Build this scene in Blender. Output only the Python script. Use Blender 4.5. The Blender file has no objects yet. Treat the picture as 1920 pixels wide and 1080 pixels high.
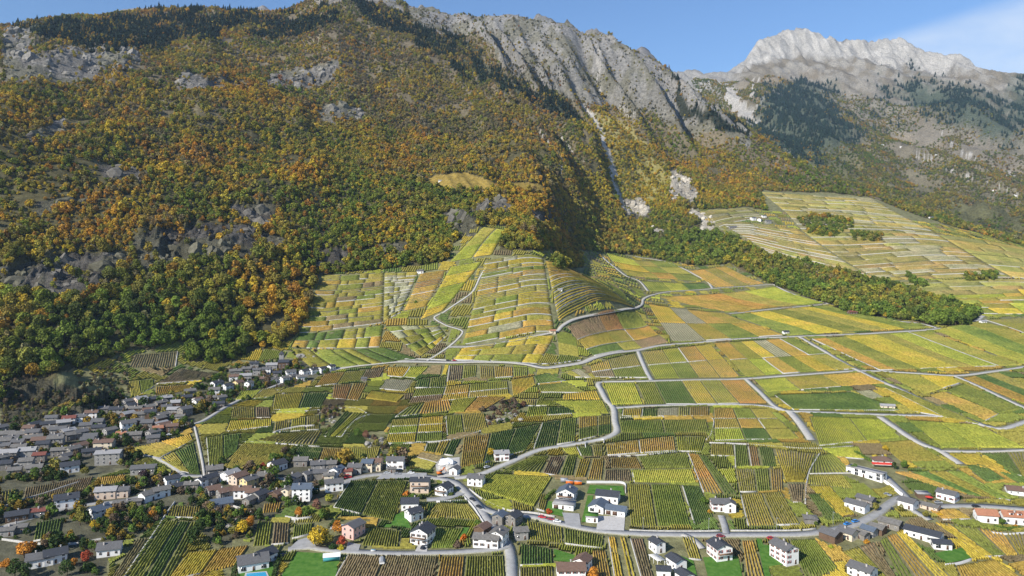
import bpy, bmesh, math, random
import numpy as np
from mathutils import Vector

# ------------------------------------------------------------------ camera, sky, sun, exposure
S = bpy.context.scene
COL = S.collection
F, HX, HY = 1400.0, 960.0, 475.0          # focal length in photo pixels, principal column, horizon row
CZ = 200.0                                # camera height, metres
cam_d = bpy.data.cameras.new('camera'); cam = bpy.data.objects.new('camera', cam_d); COL.objects.link(cam)
cam.location = (0, 0, CZ); cam.rotation_euler = (math.radians(90), 0, 0)
cam_d.sensor_width = 36; cam_d.lens = F / 1920 * 36; cam_d.shift_y = (HY - 540) / 1920
cam_d.clip_start = 1; cam_d.clip_end = 60000
S.camera = cam
SUN_EL, SUN_AZ = math.radians(33), math.radians(47)   # sun behind the camera, to its left
sv = Vector((-math.sin(SUN_AZ) * math.cos(SUN_EL), -math.cos(SUN_AZ) * math.cos(SUN_EL), math.sin(SUN_EL)))
sun_d = bpy.data.lights.new('sun', 'SUN'); sun_d.energy = 5.0; sun_d.angle = math.radians(0.53); sun_d.color = (1, .955, .88)
sun = bpy.data.objects.new('sun', sun_d); COL.objects.link(sun); sun.rotation_euler = sv.to_track_quat('Z', 'Y').to_euler()
W = bpy.data.worlds.new('World'); S.world = W; W.use_nodes = True
wn, wl = W.node_tree.nodes, W.node_tree.links
wn.clear()
def N(nt, typ, **kw):
    n = nt.nodes.new(typ)
    for k, v in kw.items():
        if k.startswith('i_'):
            n.inputs[k[2:].replace('_', ' ')].default_value = v
        else:
            setattr(n, k, v)
    return n
nt = W.node_tree
sky = N(nt, 'ShaderNodeTexSky', sky_type='NISHITA', sun_disc=False, sun_elevation=SUN_EL,
        sun_rotation=math.atan2(sv.x, sv.y), altitude=600, air_density=1.25, dust_density=0.15, ozone_density=3.0)
geo = N(nt, 'ShaderNodeTexCoord')
def pdir(x, y):
    return Vector(((x - HX) / F, 1, (HY - y) / F))
nrm = pdir(1590, 86).cross(pdir(1872, -4)).normalized()
if nrm.dot(pdir(1850, 90)) < 0: nrm = -nrm
dot = N(nt, 'ShaderNodeVectorMath', operation='DOT_PRODUCT'); dot.inputs[1].default_value = nrm
wl.new(geo.outputs['Generated'], dot.inputs[0])
edge = N(nt, 'ShaderNodeMapRange', interpolation_type='SMOOTHSTEP'); edge.inputs['From Min'].default_value = -.004; edge.inputs['From Max'].default_value = .02
wl.new(dot.outputs['Value'], edge.inputs['Value'])
mp = N(nt, 'ShaderNodeMapping'); mp.inputs['Rotation'].default_value = (0, math.radians(20), math.radians(-24)); mp.inputs['Scale'].default_value = (2.2, 9, 14)
wl.new(geo.outputs['Generated'], mp.inputs['Vector'])
nz = N(nt, 'ShaderNodeTexNoise', i_Scale=1.4, i_Detail=7.0, i_Roughness=.58); wl.new(mp.outputs[0], nz.inputs['Vector'])
ramp = N(nt, 'ShaderNodeMapRange'); ramp.inputs['From Min'].default_value = .25; ramp.inputs['From Max'].default_value = .85
ramp.inputs['To Min'].default_value = .2; ramp.inputs['To Max'].default_value = .95; wl.new(nz.outputs['Fac'], ramp.inputs['Value'])
mul = N(nt, 'ShaderNodeMath', operation='MULTIPLY'); wl.new(edge.outputs[0], mul.inputs[0]); wl.new(ramp.outputs[0], mul.inputs[1])
mix = N(nt, 'ShaderNodeMix', data_type='RGBA'); mix.inputs['B'].default_value = (8.0, 8.8, 9.8, 1)
tn = N(nt, 'ShaderNodeMix', data_type='RGBA', blend_type='MULTIPLY'); tn.inputs['Factor'].default_value = 1; tn.inputs['B'].default_value = (.9, 1.08, 1.36, 1); wl.new(sky.outputs[0], tn.inputs['A'])
wl.new(mul.outputs[0], mix.inputs['Factor']); wl.new(tn.outputs['Result'], mix.inputs['A'])
bg = N(nt, 'ShaderNodeBackground'); bg.inputs['Strength'].default_value = .076
out = N(nt, 'ShaderNodeOutputWorld'); wl.new(mix.outputs['Result'], bg.inputs['Color']); wl.new(bg.outputs[0], out.inputs[0])
S.view_settings.view_transform = 'Standard'; S.view_settings.look = 'None'; S.view_settings.exposure = 0.5; S.view_settings.gamma = 1
S.render.engine = 'CYCLES'; S.cycles.use_denoising = True; S.cycles.max_bounces = 4; S.cycles.diffuse_bounces = 2
S.cycles.volume_bounces = 0; S.cycles.transparent_max_bounces = 4; S.cycles.caustics_reflective = False

# ------------------------------------------------------------------ numpy noise
def _hash(ix, iy, seed):
    h = (ix.astype(np.int64) * 374761393 + iy.astype(np.int64) * 668265263 + seed * 974711) & 0x7fffffff
    h = ((h ^ (h >> 13)) * 1274126177) & 0x7fffffff
    return ((h ^ (h >> 16)) & 0xffff) / 65535.0
def vnoise(x, y, seed=0):
    ix, iy = np.floor(x), np.floor(y); fx, fy = x - ix, y - iy
    fx = fx * fx * fx * (fx * (fx * 6 - 15) + 10); fy = fy * fy * fy * (fy * (fy * 6 - 15) + 10)
    a, b = _hash(ix, iy, seed), _hash(ix + 1, iy, seed); c, d = _hash(ix, iy + 1, seed), _hash(ix + 1, iy + 1, seed)
    return (a + (b - a) * fx) * (1 - fy) + (c + (d - c) * fx) * fy
def fbm(x, y, o=4, seed=0, g=.5):
    s, a, t = 0, 1, 0
    for k in range(o):
        s = s + a * vnoise(x * 2 ** k + 17.3 * k, y * 2 ** k - 9.1 * k, seed + k); t += a; a *= g
    return s / t
def ridged(x, y, o=4, seed=0, g=.5):
    s, a, t = 0, 1, 0
    for k in range(o):
        s = s + a * (1 - np.abs(2 * vnoise(x * 2.1 ** k + 3.7 * k, y * 2.1 ** k + 5.9 * k, seed + k) - 1)); t += a; a *= g
    return s / t
def sstep(a, b, x):
    t = np.clip((x - a) / (b - a), 0, 1); return t * t * (3 - 2 * t)

# ------------------------------------------------------------------ terrain: a height field lofted over feature lines of the valley
# every line: (bearing column, row, distance in metres) along the valley, from near to far
def plane(y): return 183 * F / (y - 352)
LX = [-500, 0, 200, 400, 500, 600, 700, 800, 900, 1000, 1060, 1130, 1200, 1300, 1400, 1500, 1600, 1750, 1920, 2420]
def lv(ys, zs): return (LX, ys, zs, 14)
LINES = [
 lv([1500] * 20, [223] * 20),
 lv([1080] * 20, [352] * 20),
 lv([905] * 2 + [900] * 18, [458] * 2 + [467] * 18),
 lv([800, 795, 785] + [780] * 17, [560, 585, 598] + [600] * 17),
 lv([755, 735, 722, 702, 695] + [690] * 15, [585, 640, 690, 745, 758] + [765] * 15),
 lv([660, 630, 612, 602, 600, 600, 600, 600, 600, 600, 604, 612, 622, 625, 622, 620, 620, 620, 620, 620],
    [625, 700, 755, 815, 840, 860, 865, 865, 860, 855, 865, 905, 955, 950, 952, 956, 956, 956, 956, 956]),
 lv([560, 535, 512, 502, 500, 515, 505, 495, 482, 477, 497, 535, 580, 562, 547, 547, 562, 592, 594, 594],
    [690, 800, 850, 900, 925, 965, 980, 985, 990, 995, 1012, 1035, 1100, 1200, 1290, 1290, 1220, 1080, 1060, 1060]),
 lv([500, 470, 452, 450, 450, 455, 455, 450, 428, 444, 520, 522, 537, 522, 511, 523, 541, 575, 575, 575],
    [730, 850, 905, 960, 990, 1045, 1060, 1070, 1080, 1080, 1180, 1230, 1260, 1380, 1420, 1370, 1290, 1130, 1110, 1110]),
 lv([430, 390, 382, 390, 390, 390, 385, 382, 388, 408, 462, 473, 474, 470, 462, 472, 492, 522, 540, 545],
    [780, 915, 975, 1040, 1080, 1150, 1190, 1200, 1170, 1165, 1370, 1490, 1560, 1580, 1520, 1490, 1430, 1300, 1220, 1200]),
 lv([330, 290, 290, 300, 305, 312, 322, 343, 343, 356, 382, 402, 398, 397, 402, 402, 420, 452, 490, 500],
    [840, 1000, 1090, 1170, 1220, 1290, 1330, 1320, 1340, 1400, 1520, 1650, 1740, 1720, 1690, 1720, 1650, 1530, 1440, 1400]),
 lv([230, 190, 190, 200, 210, 222, 232, 258, 270, 272, 278, 296, 318, 335, 347, 360, 368, 402, 458, 492],
    [980, 1180, 1300, 1420, 1480, 1580, 1640, 1640, 1670, 1740, 1800, 1900, 2020, 2060, 2000, 1960, 1940, 1850, 1750, 1650]),
 ([-500, 0, 60, 130, 200, 300, 400, 480, 535, 560, 600, 650, 720, 752, 800, 850, 905, 958, 985, 1025, 1070, 1095, 1135, 1160, 1190, 1220, 1250, 1280, 1340, 1400, 1480, 1560, 1620, 1700, 1750, 1920, 2420],
  [110, 50, 40, 33, 35, 24, 26, 26, 22, 12, -8, -14, -6, 4, 20, 28, 27, 23, 31, 45, 54, 68, 70, 84, 96, 112, 132, 166, 206, 242, 291, 332, 362, 386, 399, 459, 494],
  [1800, 2150, 2200, 2250, 2300, 2350, 2380, 2400, 2420, 2430, 2440, 2450, 2480, 2500, 2520, 2540, 2560, 2580, 2590, 2600, 2610, 2615, 2620, 2625, 2630, 2635, 2640, 2620, 2560, 2450, 2260, 2100, 1990, 1925, 1880, 1790, 1690], 3),
]
sx = LINES[-1][0]; sy = LINES[-1][1]; sz = LINES[-1][2]
LINES.append((sx, [y + 55 for y in sy], [z * 1.10 for z in sz], 14))                     # behind the near crest
LINES += [
 ([-500, 600, 1000, 1200, 1250, 1300, 1340, 1400, 1480, 1560, 1620, 1700, 1750, 1920, 2420],
  [330, 330, 300, 240, 215, 215, 230, 262, 312, 352, 378, 400, 412, 468, 500],
  [2600, 3000, 3200, 3300, 3300, 3300, 3250, 3100, 2850, 2600, 2450, 2350, 2300, 2150, 2050], 14),
 ([-500, 600, 1000, 1200, 1250, 1300, 1340, 1400, 1480, 1560, 1620, 1700, 1750, 1920, 2420],
  [340, 340, 290, 215, 190, 188, 200, 222, 243, 268, 292, 318, 332, 375, 420],
  [3300, 3800, 4000, 4100, 4150, 4200, 4200, 4150, 4000, 3800, 3600, 3400, 3250, 2950, 2800], 14),
 ([-500, 600, 1000, 1200, 1250, 1300, 1370, 1420, 1480, 1550, 1650, 1750, 1830, 1920, 2420],
  [345, 345, 280, 170, 152, 150, 146, 112, 108, 120, 138, 151, 156, 205, 280],
  [4000, 4500, 4800, 4900, 4950, 5000, 5100, 5200, 5250, 5200, 5000, 4800, 4600, 4300, 4000], 6),
 ([-500, 600, 1000, 1200, 1250, 1280, 1300, 1340, 1365, 1378, 1398, 1412, 1425, 1445, 1462, 1478, 1492, 1512, 1535, 1560, 1590, 1610, 1617, 1628, 1640, 1652, 1662, 1680, 1700, 1720, 1740, 1760, 1785, 1800, 1818, 1832, 1860, 1890, 1920, 2420],
  [345, 340, 270, 155, 139, 140, 139, 136, 134, 124, 112, 88, 75, 67, 62, 57, 58, 63, 74, 84, 94, 97, 90, 95, 93, 87, 86, 91, 95, 104, 101, 110, 115, 117, 132, 147, 153, 155, 158, 240],
  [4600, 5000, 5300, 5300, 5300, 5300, 5300, 5350, 5400, 5420, 5450, 5480, 5500, 5520, 5550, 5560, 5560, 5540, 5500, 5450, 5400, 5380, 5360, 5350, 5340, 5330, 5320, 5300, 5280, 5260, 5240, 5200, 5150, 5100, 5000, 4950, 4850, 4780, 4700, 4400], 1),
]
sx = LINES[-1][0]; sy = LINES[-1][1]; sz = LINES[-1][2]
LINES.append((sx, [y + 60 for y in sy], [z * 1.15 for z in sz], 14))
LINES.append(([-500, 2420], [430, 430], [9000, 9000], 14))
LINES.append(([-500, 2420], [470, 470], [22000, 22000], 14))
SUB = [6, 14, 18, 16, 22, 30, 30, 30, 36, 44, 84, 8, 8, 36, 64, 48, 8, 4, 4]
colx = np.concatenate([np.arange(-500, -60, 12.0), np.arange(-60, 1980, 2.4), np.arange(1980, 2421, 12.0)])
NC = len(colx)
Yk, Zk = [], []
for lx, ly, lz, sm in LINES:
    dense = np.arange(-560, 2481, 2.0)
    yy, zz = np.interp(dense, lx, ly), np.interp(dense, lx, lz)
    k = max(1, int(sm)); ker = np.hanning(2 * k + 3); ker /= ker.sum()
    yy = np.convolve(np.pad(yy, k + 1, mode='edge'), ker, 'valid'); zz = np.convolve(np.pad(zz, k + 1, mode='edge'), ker, 'valid')
    Yk.append(np.interp(colx, dense, yy)); Zk.append(np.interp(colx, dense, zz))
Yk, Zk = np.array(Yk), np.array(Zk)
def slopes(a):
    d = np.diff(a, axis=0); m = np.zeros_like(a); m[0], m[-1] = d[0], d[-1]
    p = d[:-1] * d[1:]; m[1:-1] = np.where(p > 0, 2 * p / np.where(np.abs(d[:-1] + d[1:]) < 1e-9, 1, d[:-1] + d[1:]), 0)
    return m
mY, mZ = slopes(Yk), slopes(Zk)
rows_y, rows_z, rows_t = [], [], []
for k in range(len(LINES) - 1):
    for u in np.arange(SUB[k]) / SUB[k]:
        h00, h10, h01, h11 = 2 * u**3 - 3 * u**2 + 1, u**3 - 2 * u**2 + u, -2 * u**3 + 3 * u**2, u**3 - u**2
        rows_y.append(h00 * Yk[k] + h10 * mY[k] + h01 * Yk[k + 1] + h11 * mY[k + 1])
        rows_z.append(h00 * Zk[k] + h10 * mZ[k] + h01 * Zk[k + 1] + h11 * mZ[k + 1]); rows_t.append(k + u)
rows_y.append(Yk[-1]); rows_z.append(Zk[-1]); rows_t.append(len(LINES) - 1)
TY, TD, TT = np.array(rows_y), np.array(rows_z), np.array(rows_t)[:, None]      # rows x columns
TD = np.maximum.accumulate(TD + np.arange(len(TD))[:, None] * 1e-3, axis=0)
NR = len(TY)
PX = np.broadcast_to(colx[None, :], TY.shape)
GX = (PX - HX) / F * TD; GY = TD; GZ = (HY - TY) / F * TD
front = sstep(5.6, 7.6, TT) * (TT < 12.5)                                        # steep ground of the near massif
lim = np.interp(PX, [-500, 300, 420, 560, 600, 830, 880, 1040, 1140, 1300, 1430, 1600, 1700], [3.6, 4.0, 4.4, 5.0, 5.9, 5.9, 6.8, 6.8, 8.2, 8.8, 10.2, 10.4, 10.6])
mt = sstep(0, 1.6, TT - lim) * (TT < 12.5)
far = sstep(12.9, 13.6, TT) * (TT < 17.2)
gs, ga = GX * .94 + GY * .34, GX * .34 - GY * .94
wx, wy = 60 * (fbm(GX / 220, GY / 220, 3, 11) - .5), 60 * (fbm(GX / 220, GY / 220, 3, 21) - .5)
hill = (fbm(GX / 300, GY / 300, 4, 3) - .5) * 78 + (fbm(GX / 60, GY / 60, 3, 5) - .5) * 12
rocky = np.clip(sstep(10.05, 10.7, TT + .35 * (fbm(GX / 130, GY / 130, 3, 61) - .5)) * sstep(760, 860, PX + (TT - 10.9) * 260) * sstep(11.6, 11.2, TT), 0, 1)
gul = (ridged((gs + wx) / 150, (ga + wy) / 700, 4, 31) - .62) * (1 - rocky) + rocky * .9 * (ridged((gs + wx * .8) / 130, (ga + wy) / 1500, 4, 31, .42) - .62 + .7 * (ridged((gs + wx * 1.5) / 330, (ga + wy) / 1800, 3, 37, .5) - .62))
crest = 1 - .88 * np.exp(-((TT - 11) / .16) ** 2)
gulamp = 44 + 95 * sstep(800, 980, PX) * sstep(1500, 1150, PX) * sstep(8.8, 10.0, TT) + 125 * rocky
dz = mt * crest * (hill * np.interp(TT, [5, 8, 11], [.35, .8, 1.2]) + gul * gulamp * sstep(7.4, 9.5, TT))
dz = dz + rocky * (fbm(GX / 40, GY / 40, 4, 71, .6) - .5) * 15 * (.1 + .9 * crest)
fcrest = 1 - .8 * np.exp(-((TT - 16) / .13) ** 2)
fg = ridged((gs + 2 * wx) / 340, (ga + 2 * wy) / 2000, 6, 41, .55) - .6
dz = dz + far * fcrest * (fg * 270 + (fbm(GX / 500, GY / 500, 5, 43) - .5) * 150)
cliff = sstep(14.86, 15.06, TT) * (TT < 16.4) * sstep(1340, 1400, PX) * sstep(1900, 1830, PX)
dz = dz + cliff * (ridged(GX / 110, GY / 400, 4, 47) - .6) * 90 * (.3 + .7 * fcrest)
RB = [(60, 112, 110, 40), (380, 155, 50, 18), (570, 140, 70, 22), (365, 455, 125, 45), (110, 515, 140, 45), (480, 395, 50, 18), (625, 482, 35, 22), (868, 415, 36, 26), (925, 384, 40, 16), (1190, 390, 30, 14), (1285, 355, 30, 30), (120, 750, 120, 40)]
boss = np.zeros(TY.shape)
for bx_, by_, rx_, ry_ in RB: boss = np.maximum(boss, sstep(1.25, .6, np.hypot((PX - bx_) / rx_, (TY - by_) / ry_)) * (TT < 11))
dz = dz + boss * ((ridged(GX / 26 + GZ / 60, GY / 70, 4, 151, .6) - .55) * 30 + 5)
rvd = np.full(TY.shape, 1e9)
for (ax, ay), (bx, by) in zip([(1085, 190), (1115, 230), (1138, 265), (1150, 320), (1160, 360)], [(1115, 230), (1138, 265), (1150, 320), (1160, 360), (1190, 395)]):
    q_ = np.clip(((PX - ax) * (bx - ax) + (TY - ay) * (by - ay)) / ((bx - ax) ** 2 + (by - ay) ** 2), 0, 1); rvd = np.minimum(rvd, np.hypot(PX - ax - q_ * (bx - ax), TY - ay - q_ * (by - ay)))
dz = dz - np.exp(-(rvd / 16) ** 2) * 16 * (TT < 11) * (TT > 8)
# small steps and hollows on the cultivated fan, too slight to see as hills
fan = (1 - np.clip(mt + far, 0, 1))
dz = dz + fan * sstep(1.2, 2.5, TT) * (fbm(GX / 120, GY / 120, 3, 81) - .5) * 3.0
GZ = GZ + dz
TY2 = HY - GZ / GY * F                                                            # where each ground point shows
# lookup tables
LD = np.linspace(math.log(224), math.log(21000), 2600)
HT = np.empty((NC, len(LD)))
for c in range(NC): HT[c] = np.interp(LD, np.log(TD[:, c]), GZ[:, c])
def height(X, Y):
    X, Y = np.asarray(X, float), np.asarray(Y, float)
    px = HX + F * X / Y
    fi = np.interp(px, colx, np.arange(NC)); i = np.clip(fi.astype(int), 0, NC - 2); w = fi - i
    fd = np.clip((np.log(np.maximum(Y, 224)) - LD[0]) / (LD[1] - LD[0]), 0, len(LD) - 1.001); j = fd.astype(int); v = fd - j
    return (HT[i, j] * (1 - v) + HT[i, j + 1] * v) * (1 - w) + (HT[i + 1, j] * (1 - v) + HT[i + 1, j + 1] * v) * w + CZ
def ground(px, py):
    """first ground point met along the sight line of a photo pixel, as plan (X, Y)"""
    fi = float(np.interp(px, colx, np.arange(NC))); i = min(int(fi), NC - 2); w = fi - i
    yy = TY2[:, i] * (1 - w) + TY2[:, i + 1] * w; zz = TD[:, i] * (1 - w) + TD[:, i + 1] * w
    j = int(np.argmax(yy <= py)) if (yy <= py).any() else NR - 1
    if j == 0: d = 183 * F / (py - 352)
    else:
        t = (yy[j - 1] - py) / max(yy[j - 1] - yy[j], 1e-6); d = zz[j - 1] + (zz[j] - zz[j - 1]) * t
    return ((px - HX) / F * d, d)
def G3(px, py, dz=0.0):
    X, Y = ground(px, py); return Vector((X, Y, float(height(X, Y)) + dz))

def inpoly(poly, x, y):
    x, y = np.asarray(x, float), np.asarray(y, float); r = np.zeros(x.shape, bool); n = len(poly)
    px_, py_ = [p[0] for p in poly], [p[1] for p in poly]; near_ = (x >= min(px_)) & (x <= max(px_)) & (y >= min(py_)) & (y <= max(py_)); x, y = x[near_], y[near_]; q = np.zeros(x.shape, bool)
    for k in range(n):
        (x1, y1), (x2, y2) = poly[k], poly[(k + 1) % n]
        if y1 == y2: continue
        q ^= ((y1 > y) != (y2 > y)) & (x < (x2 - x1) * (y - y1) / (y2 - y1) + x1)
    r[near_] = q; return r
# ------------------------------------------------------------------ ground cover of the terrain
jx = PX + 14 * (fbm(GX / 35, GY / 35, 3, 91) - .5) * 1.6; jy = TY2 + 14 * (fbm(GX / 35, GY / 35, 3, 95) - .5) * 1.6
ROCK = [  # bare rock and scree on the near massif
 [(0, 92), (60, 60), (62, 100), (140, 85), (270, 88), (262, 112), (200, 118), (175, 145), (20, 146)],
 [(20, 50), (60, 48), (58, 72), (0, 80)],
 [(335, 138), (400, 148), (412, 162), (380, 166), (336, 156)],
 [(500, 142), (540, 128), (600, 124), (636, 110), (630, 135), (610, 152), (505, 156)],
 [(598, 200), (650, 196), (690, 210), (680, 222), (600, 218)],
 [(245, 452), (290, 432), (330, 425), (400, 418), (470, 425), (480, 445), (470, 470), (420, 475), (355, 480), (330, 500), (255, 498)],
 [(0, 505), (90, 480), (160, 474), (240, 478), (245, 500), (180, 520), (130, 548), (0, 552)],
 [(430, 386), (520, 382), (520, 405), (470, 412), (430, 400)], [(60, 385), (150, 372), (170, 366), (160, 378), (80, 392)],
 [(50, 245), (130, 225), (120, 245), (60, 262)], [(180, 305), (280, 318), (276, 336), (200, 330)],
 [(490, 440), (530, 445), (525, 475), (490, 470)], [(596, 474), (652, 462), (640, 492), (596, 498)],
 [(708, 455), (760, 452), (760, 468), (715, 470)], [(832, 402), (860, 394), (900, 396), (888, 436), (852, 432)],
 [(888, 378), (945, 370), (960, 386), (890, 396)], [(995, 392), (1035, 398), (1030, 408), (1000, 404)],
 [(1166, 380), (1215, 384), (1212, 402), (1168, 402)], [(1260, 322), (1278, 330), (1310, 362), (1306, 385), (1290, 370), (1260, 362)],
 [(1300, 392), (1345, 420), (1330, 432), (1296, 396)],
 [(0, 720), (60, 700), (200, 745), (235, 760), (200, 775), (120, 780), (60, 800), (0, 806)],
]
rock_m = np.zeros(TY.shape)
fr = (TT < 11.3)
for p in ROCK: rock_m = np.maximum(rock_m, (inpoly(p, jx, jy) | inpoly(p, jx, jy - 8)) & fr)
PALER = [[(1168, 376), (1190, 372), (1212, 384), (1210, 400), (1172, 398)], [(1258, 318), (1280, 326), (1312, 360), (1308, 388), (1288, 372), (1256, 366)], [(1296, 390), (1345, 420), (1330, 434), (1292, 398)], [(1225, 425), (1245, 432), (1240, 442), (1224, 436)]]
pale_m = np.zeros(TY.shape)
for p in PALER: pale_m = np.maximum(pale_m, inpoly(p, jx, jy) & fr)
rock_m = np.maximum(rock_m, pale_m)
# the great rock wall under the crest and its pale gullies
WALL = [(560, -40), (600, 8), (660, -2), (760, 10), (790, 60), (840, 70), (860, 50), (905, 70), (940, 118), (985, 150), (1040, 172), (1080, 185), (1150, 195), (1210, 215), (1290, 245), (1400, 268), (1420, 240), (1250, 110), (960, 0), (760, -20)]
wall_m = inpoly(WALL, PX + 40 * (fbm(GX / 90, GY / 90, 4, 101) - .5), TY2 + 50 * (fbm(GX / 90, GY / 90, 4, 105) - .5)) & (TT > 9.6) & fr
def ribbon(pts, wpx, noise=5):
    m = np.zeros(TY.shape)
    for (x1, y1), (x2, y2) in zip(pts, pts[1:]):
        dx, dy = x2 - x1, y2 - y1; t = np.clip(((jx - x1) * dx + (jy - y1) * dy) / (dx * dx + dy * dy), 0, 1)
        m = np.maximum(m, np.hypot(jx - x1 - t * dx, jy - y1 - t * dy) < wpx)
    return m
scree = np.zeros(TY.shape)
for pts, w in [([(1092, 200), (1115, 230), (1135, 262), (1146, 300), (1150, 340), (1158, 362), (1168, 385)], 4.4), ([(1050, 248), (1080, 290), (1110, 330)], 1.5), ([(1125, 90), (1122, 190)], 2.5),
               ([(1010, 245), (1045, 290), (1060, 320)], 1.5), ([(1160, 200), (1190, 222)], 3)]:
    scree = np.maximum(scree, ribbon(pts, w) * fr * (TT > 8))
fm = (TT >= 12.95) & (TT < 17)
for pts, w in [([(1368, 180), (1388, 205), (1402, 215)], 13), ([(1400, 215), (1440, 248), (1470, 270), (1495, 292)], 3.5), ([(1425, 190), (1440, 183), (1462, 172)], 6), ([(1405, 190), (1415, 160), (1425, 145)], 2.2),
               ([(1560, 215), (1620, 250), (1700, 285), (1790, 320), (1920, 370)], 1.0), ([(1720, 230), (1760, 250), (1830, 300), (1920, 340)], 1.0), ([(1500, 190), (1560, 220)], 1.2)]:
    scree = np.maximum(scree, ribbon(pts, w) * fm)
FCON = [[(1415, 200), (1450, 170), (1490, 158), (1540, 178), (1560, 210), (1600, 235), (1610, 262), (1590, 285), (1540, 290), (1480, 268), (1430, 240)],
        [(1655, 145), (1720, 155), (1800, 172), (1870, 200), (1925, 225), (1925, 275), (1880, 262), (1820, 240), (1760, 222), (1700, 205), (1690, 175)],
        [(1890, 160), (1925, 155), (1925, 230), (1895, 215)], [(1620, 190), (1680, 215), (1720, 232), (1640, 215)], [(1280, 150), (1330, 195), (1400, 240), (1370, 240), (1300, 195)]]
CONIF = [[(20, 48), (120, 40), (300, 28), (420, 30), (620, 22), (640, 45), (560, 62), (420, 60), (330, 78), (290, 100), (240, 84), (130, 78), (70, 70)],
         [(640, -10), (740, 10), (800, 60), (800, 100), (740, 60), (690, 30)],
         [(780, 30), (830, 62), (870, 62), (930, 115), (985, 150), (1040, 185), (1090, 235), (1050, 240), (1000, 195), (930, 150), (860, 130), (820, 100)],
         [(1250, 138), (1290, 175), (1350, 215), (1400, 240), (1400, 262), (1330, 225), (1270, 180)]]
con_m = np.zeros(TY.shape)
cjx, cjy = jx + 50 * (fbm(GX / 110, GY / 110, 3, 331) - .5), jy + 46 * (fbm(GX / 110, GY / 110, 3, 335) - .5)
for p in CONIF: con_m = np.maximum(con_m, inpoly(p, cjx, cjy) & fr & (TT > 9))
fcon_m = np.zeros(TY.shape)
for k_ in range(6):
    ox_, oy_ = 130 * (fbm(GX / 300, GY / 300, 5, 400 + k_ * 9) - .5), 130 * (fbm(GX / 300, GY / 300, 5, 404 + k_ * 9) - .5); m_ = np.zeros(TY.shape, bool)
    for p in FCON[:-1]: m_ |= inpoly(p, jx + ox_, jy + oy_) & fm
    fcon_m += m_ / 6
wj = PX + 60 * (fbm(GX / 150, GY / 150, 4, 301) - .5)
WHITE = sstep(14.98, 15.1, TT + .25 * (fbm(GX / 120, GY / 120, 3, 305) - .5)) * (TT < 16.6) * sstep(1362, 1385, wj) * sstep(1850, 1815, wj)
# forest border of the near massif (below it: vineyards, villages)
FOREST = [(-520, 820), (0, 760), (60, 735), (110, 700), (160, 690), (235, 662), (345, 640), (345, 680), (420, 684), (480, 660), (545, 640), (560, 620), (590, 540), (600, 516), (700, 508), (790, 500),
          (838, 490), (850, 455), (905, 424), (955, 424), (935, 470), (1030, 470), (1090, 470), (1190, 478), (1300, 498), (1345, 498), (1366, 494), (1440, 530), (1500, 552), (1600, 590), (1720, 604), (1760, 612), (1815, 610), (1838, 590),
          (1800, 575), (1700, 540), (1560, 505), (1440, 478), (1345, 430), (1300, 392), (1345, 392), (1400, 388), (1440, 395), (1425, 358), (1560, 362), (1640, 372), (1720, 405), (1920, 462), (2440, 510), (2440, -300), (-520, -300)]
CLUMPS = [[(1495, 412), (1530, 402), (1598, 412), (1602, 424), (1560, 446), (1518, 440)], [(1594, 434), (1655, 440), (1650, 454), (1600, 452)], [(1690, 508), (1706, 510), (1735, 540), (1720, 545)], [(1805, 518), (1870, 514), (1872, 526), (1812, 528)], [(1036, 478), (1060, 462), (1090, 478), (1094, 502), (1044, 505)]]
clump_m = np.zeros(TY.shape, bool)
for p_ in CLUMPS: clump_m |= inpoly(p_, PX, TY2) & (TT < 10.6) & (TT > 5)
for_m = inpoly(FOREST, PX, TY2 + 4 * (fbm(GX / 20, GY / 20, 2, 9) - .5)) & fr & (TT > 3.3) | clump_m
MEADOW = [(790, 346), (812, 330), (870, 322), (940, 346), (905, 358), (830, 356)]
MEADOW2 = [(955, 344), (1000, 342), (1035, 356), (985, 362)]
clear_m = (inpoly(MEADOW, PX, TY2) | inpoly(MEADOW2, PX, TY2)) & fr
PATHV = [[(782, 346), (815, 353), (850, 358), (905, 357)]]
n1, n2, n3 = fbm(GX / 300, GY / 300, 4, 121), fbm(GX / 60, GY / 60, 4, 131), fbm(GX / 14, GY / 14, 3, 141)
C = np.empty(TY.shape + (3,)); C[:] = (.175, .168, .08)                                       # dry grass and soil of the fan
def lay(m, col, var=.25, n=None):
    m = np.asarray(m, float)[..., None]; v = (1 + var * 2 * ((n2 if n is None else n) - .5))[..., None]
    C[:] = C * (1 - m) + np.array(col) * v * m
upper = sstep(9.6, 10.6, TT + .8 * (n1 - .5))
VILL = [[(-60, 800), (60, 785), (130, 770), (240, 745), (350, 728), (420, 690), (540, 672), (630, 692), (560, 722), (440, 760), (360, 800), (290, 845), (240, 880), (170, 900), (0, 930), (-60, 940)],
        [(-60, 950), (120, 930), (250, 900), (350, 880), (400, 868), (560, 845), (650, 860), (760, 850), (770, 890), (650, 905), (620, 950), (540, 950), (470, 1010), (400, 1030), (340, 940), (260, 1010), (120, 1040), (-60, 1060)],
        [(-60, 1012), (60, 1022), (200, 1005), (215, 1020), (190, 1095), (-60, 1095)]]
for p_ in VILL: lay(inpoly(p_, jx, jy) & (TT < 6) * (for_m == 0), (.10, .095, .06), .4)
lay(for_m, (.085, .075, .035)); lay(for_m * upper, (.13, .105, .065)); 
lay(mt * upper * (1 - wall_m) * .6, (.16, .13, .085))
lay(np.where(TT < 11.3, 1, 0) * (TT > 11.02), (.2, .19, .18))
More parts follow.
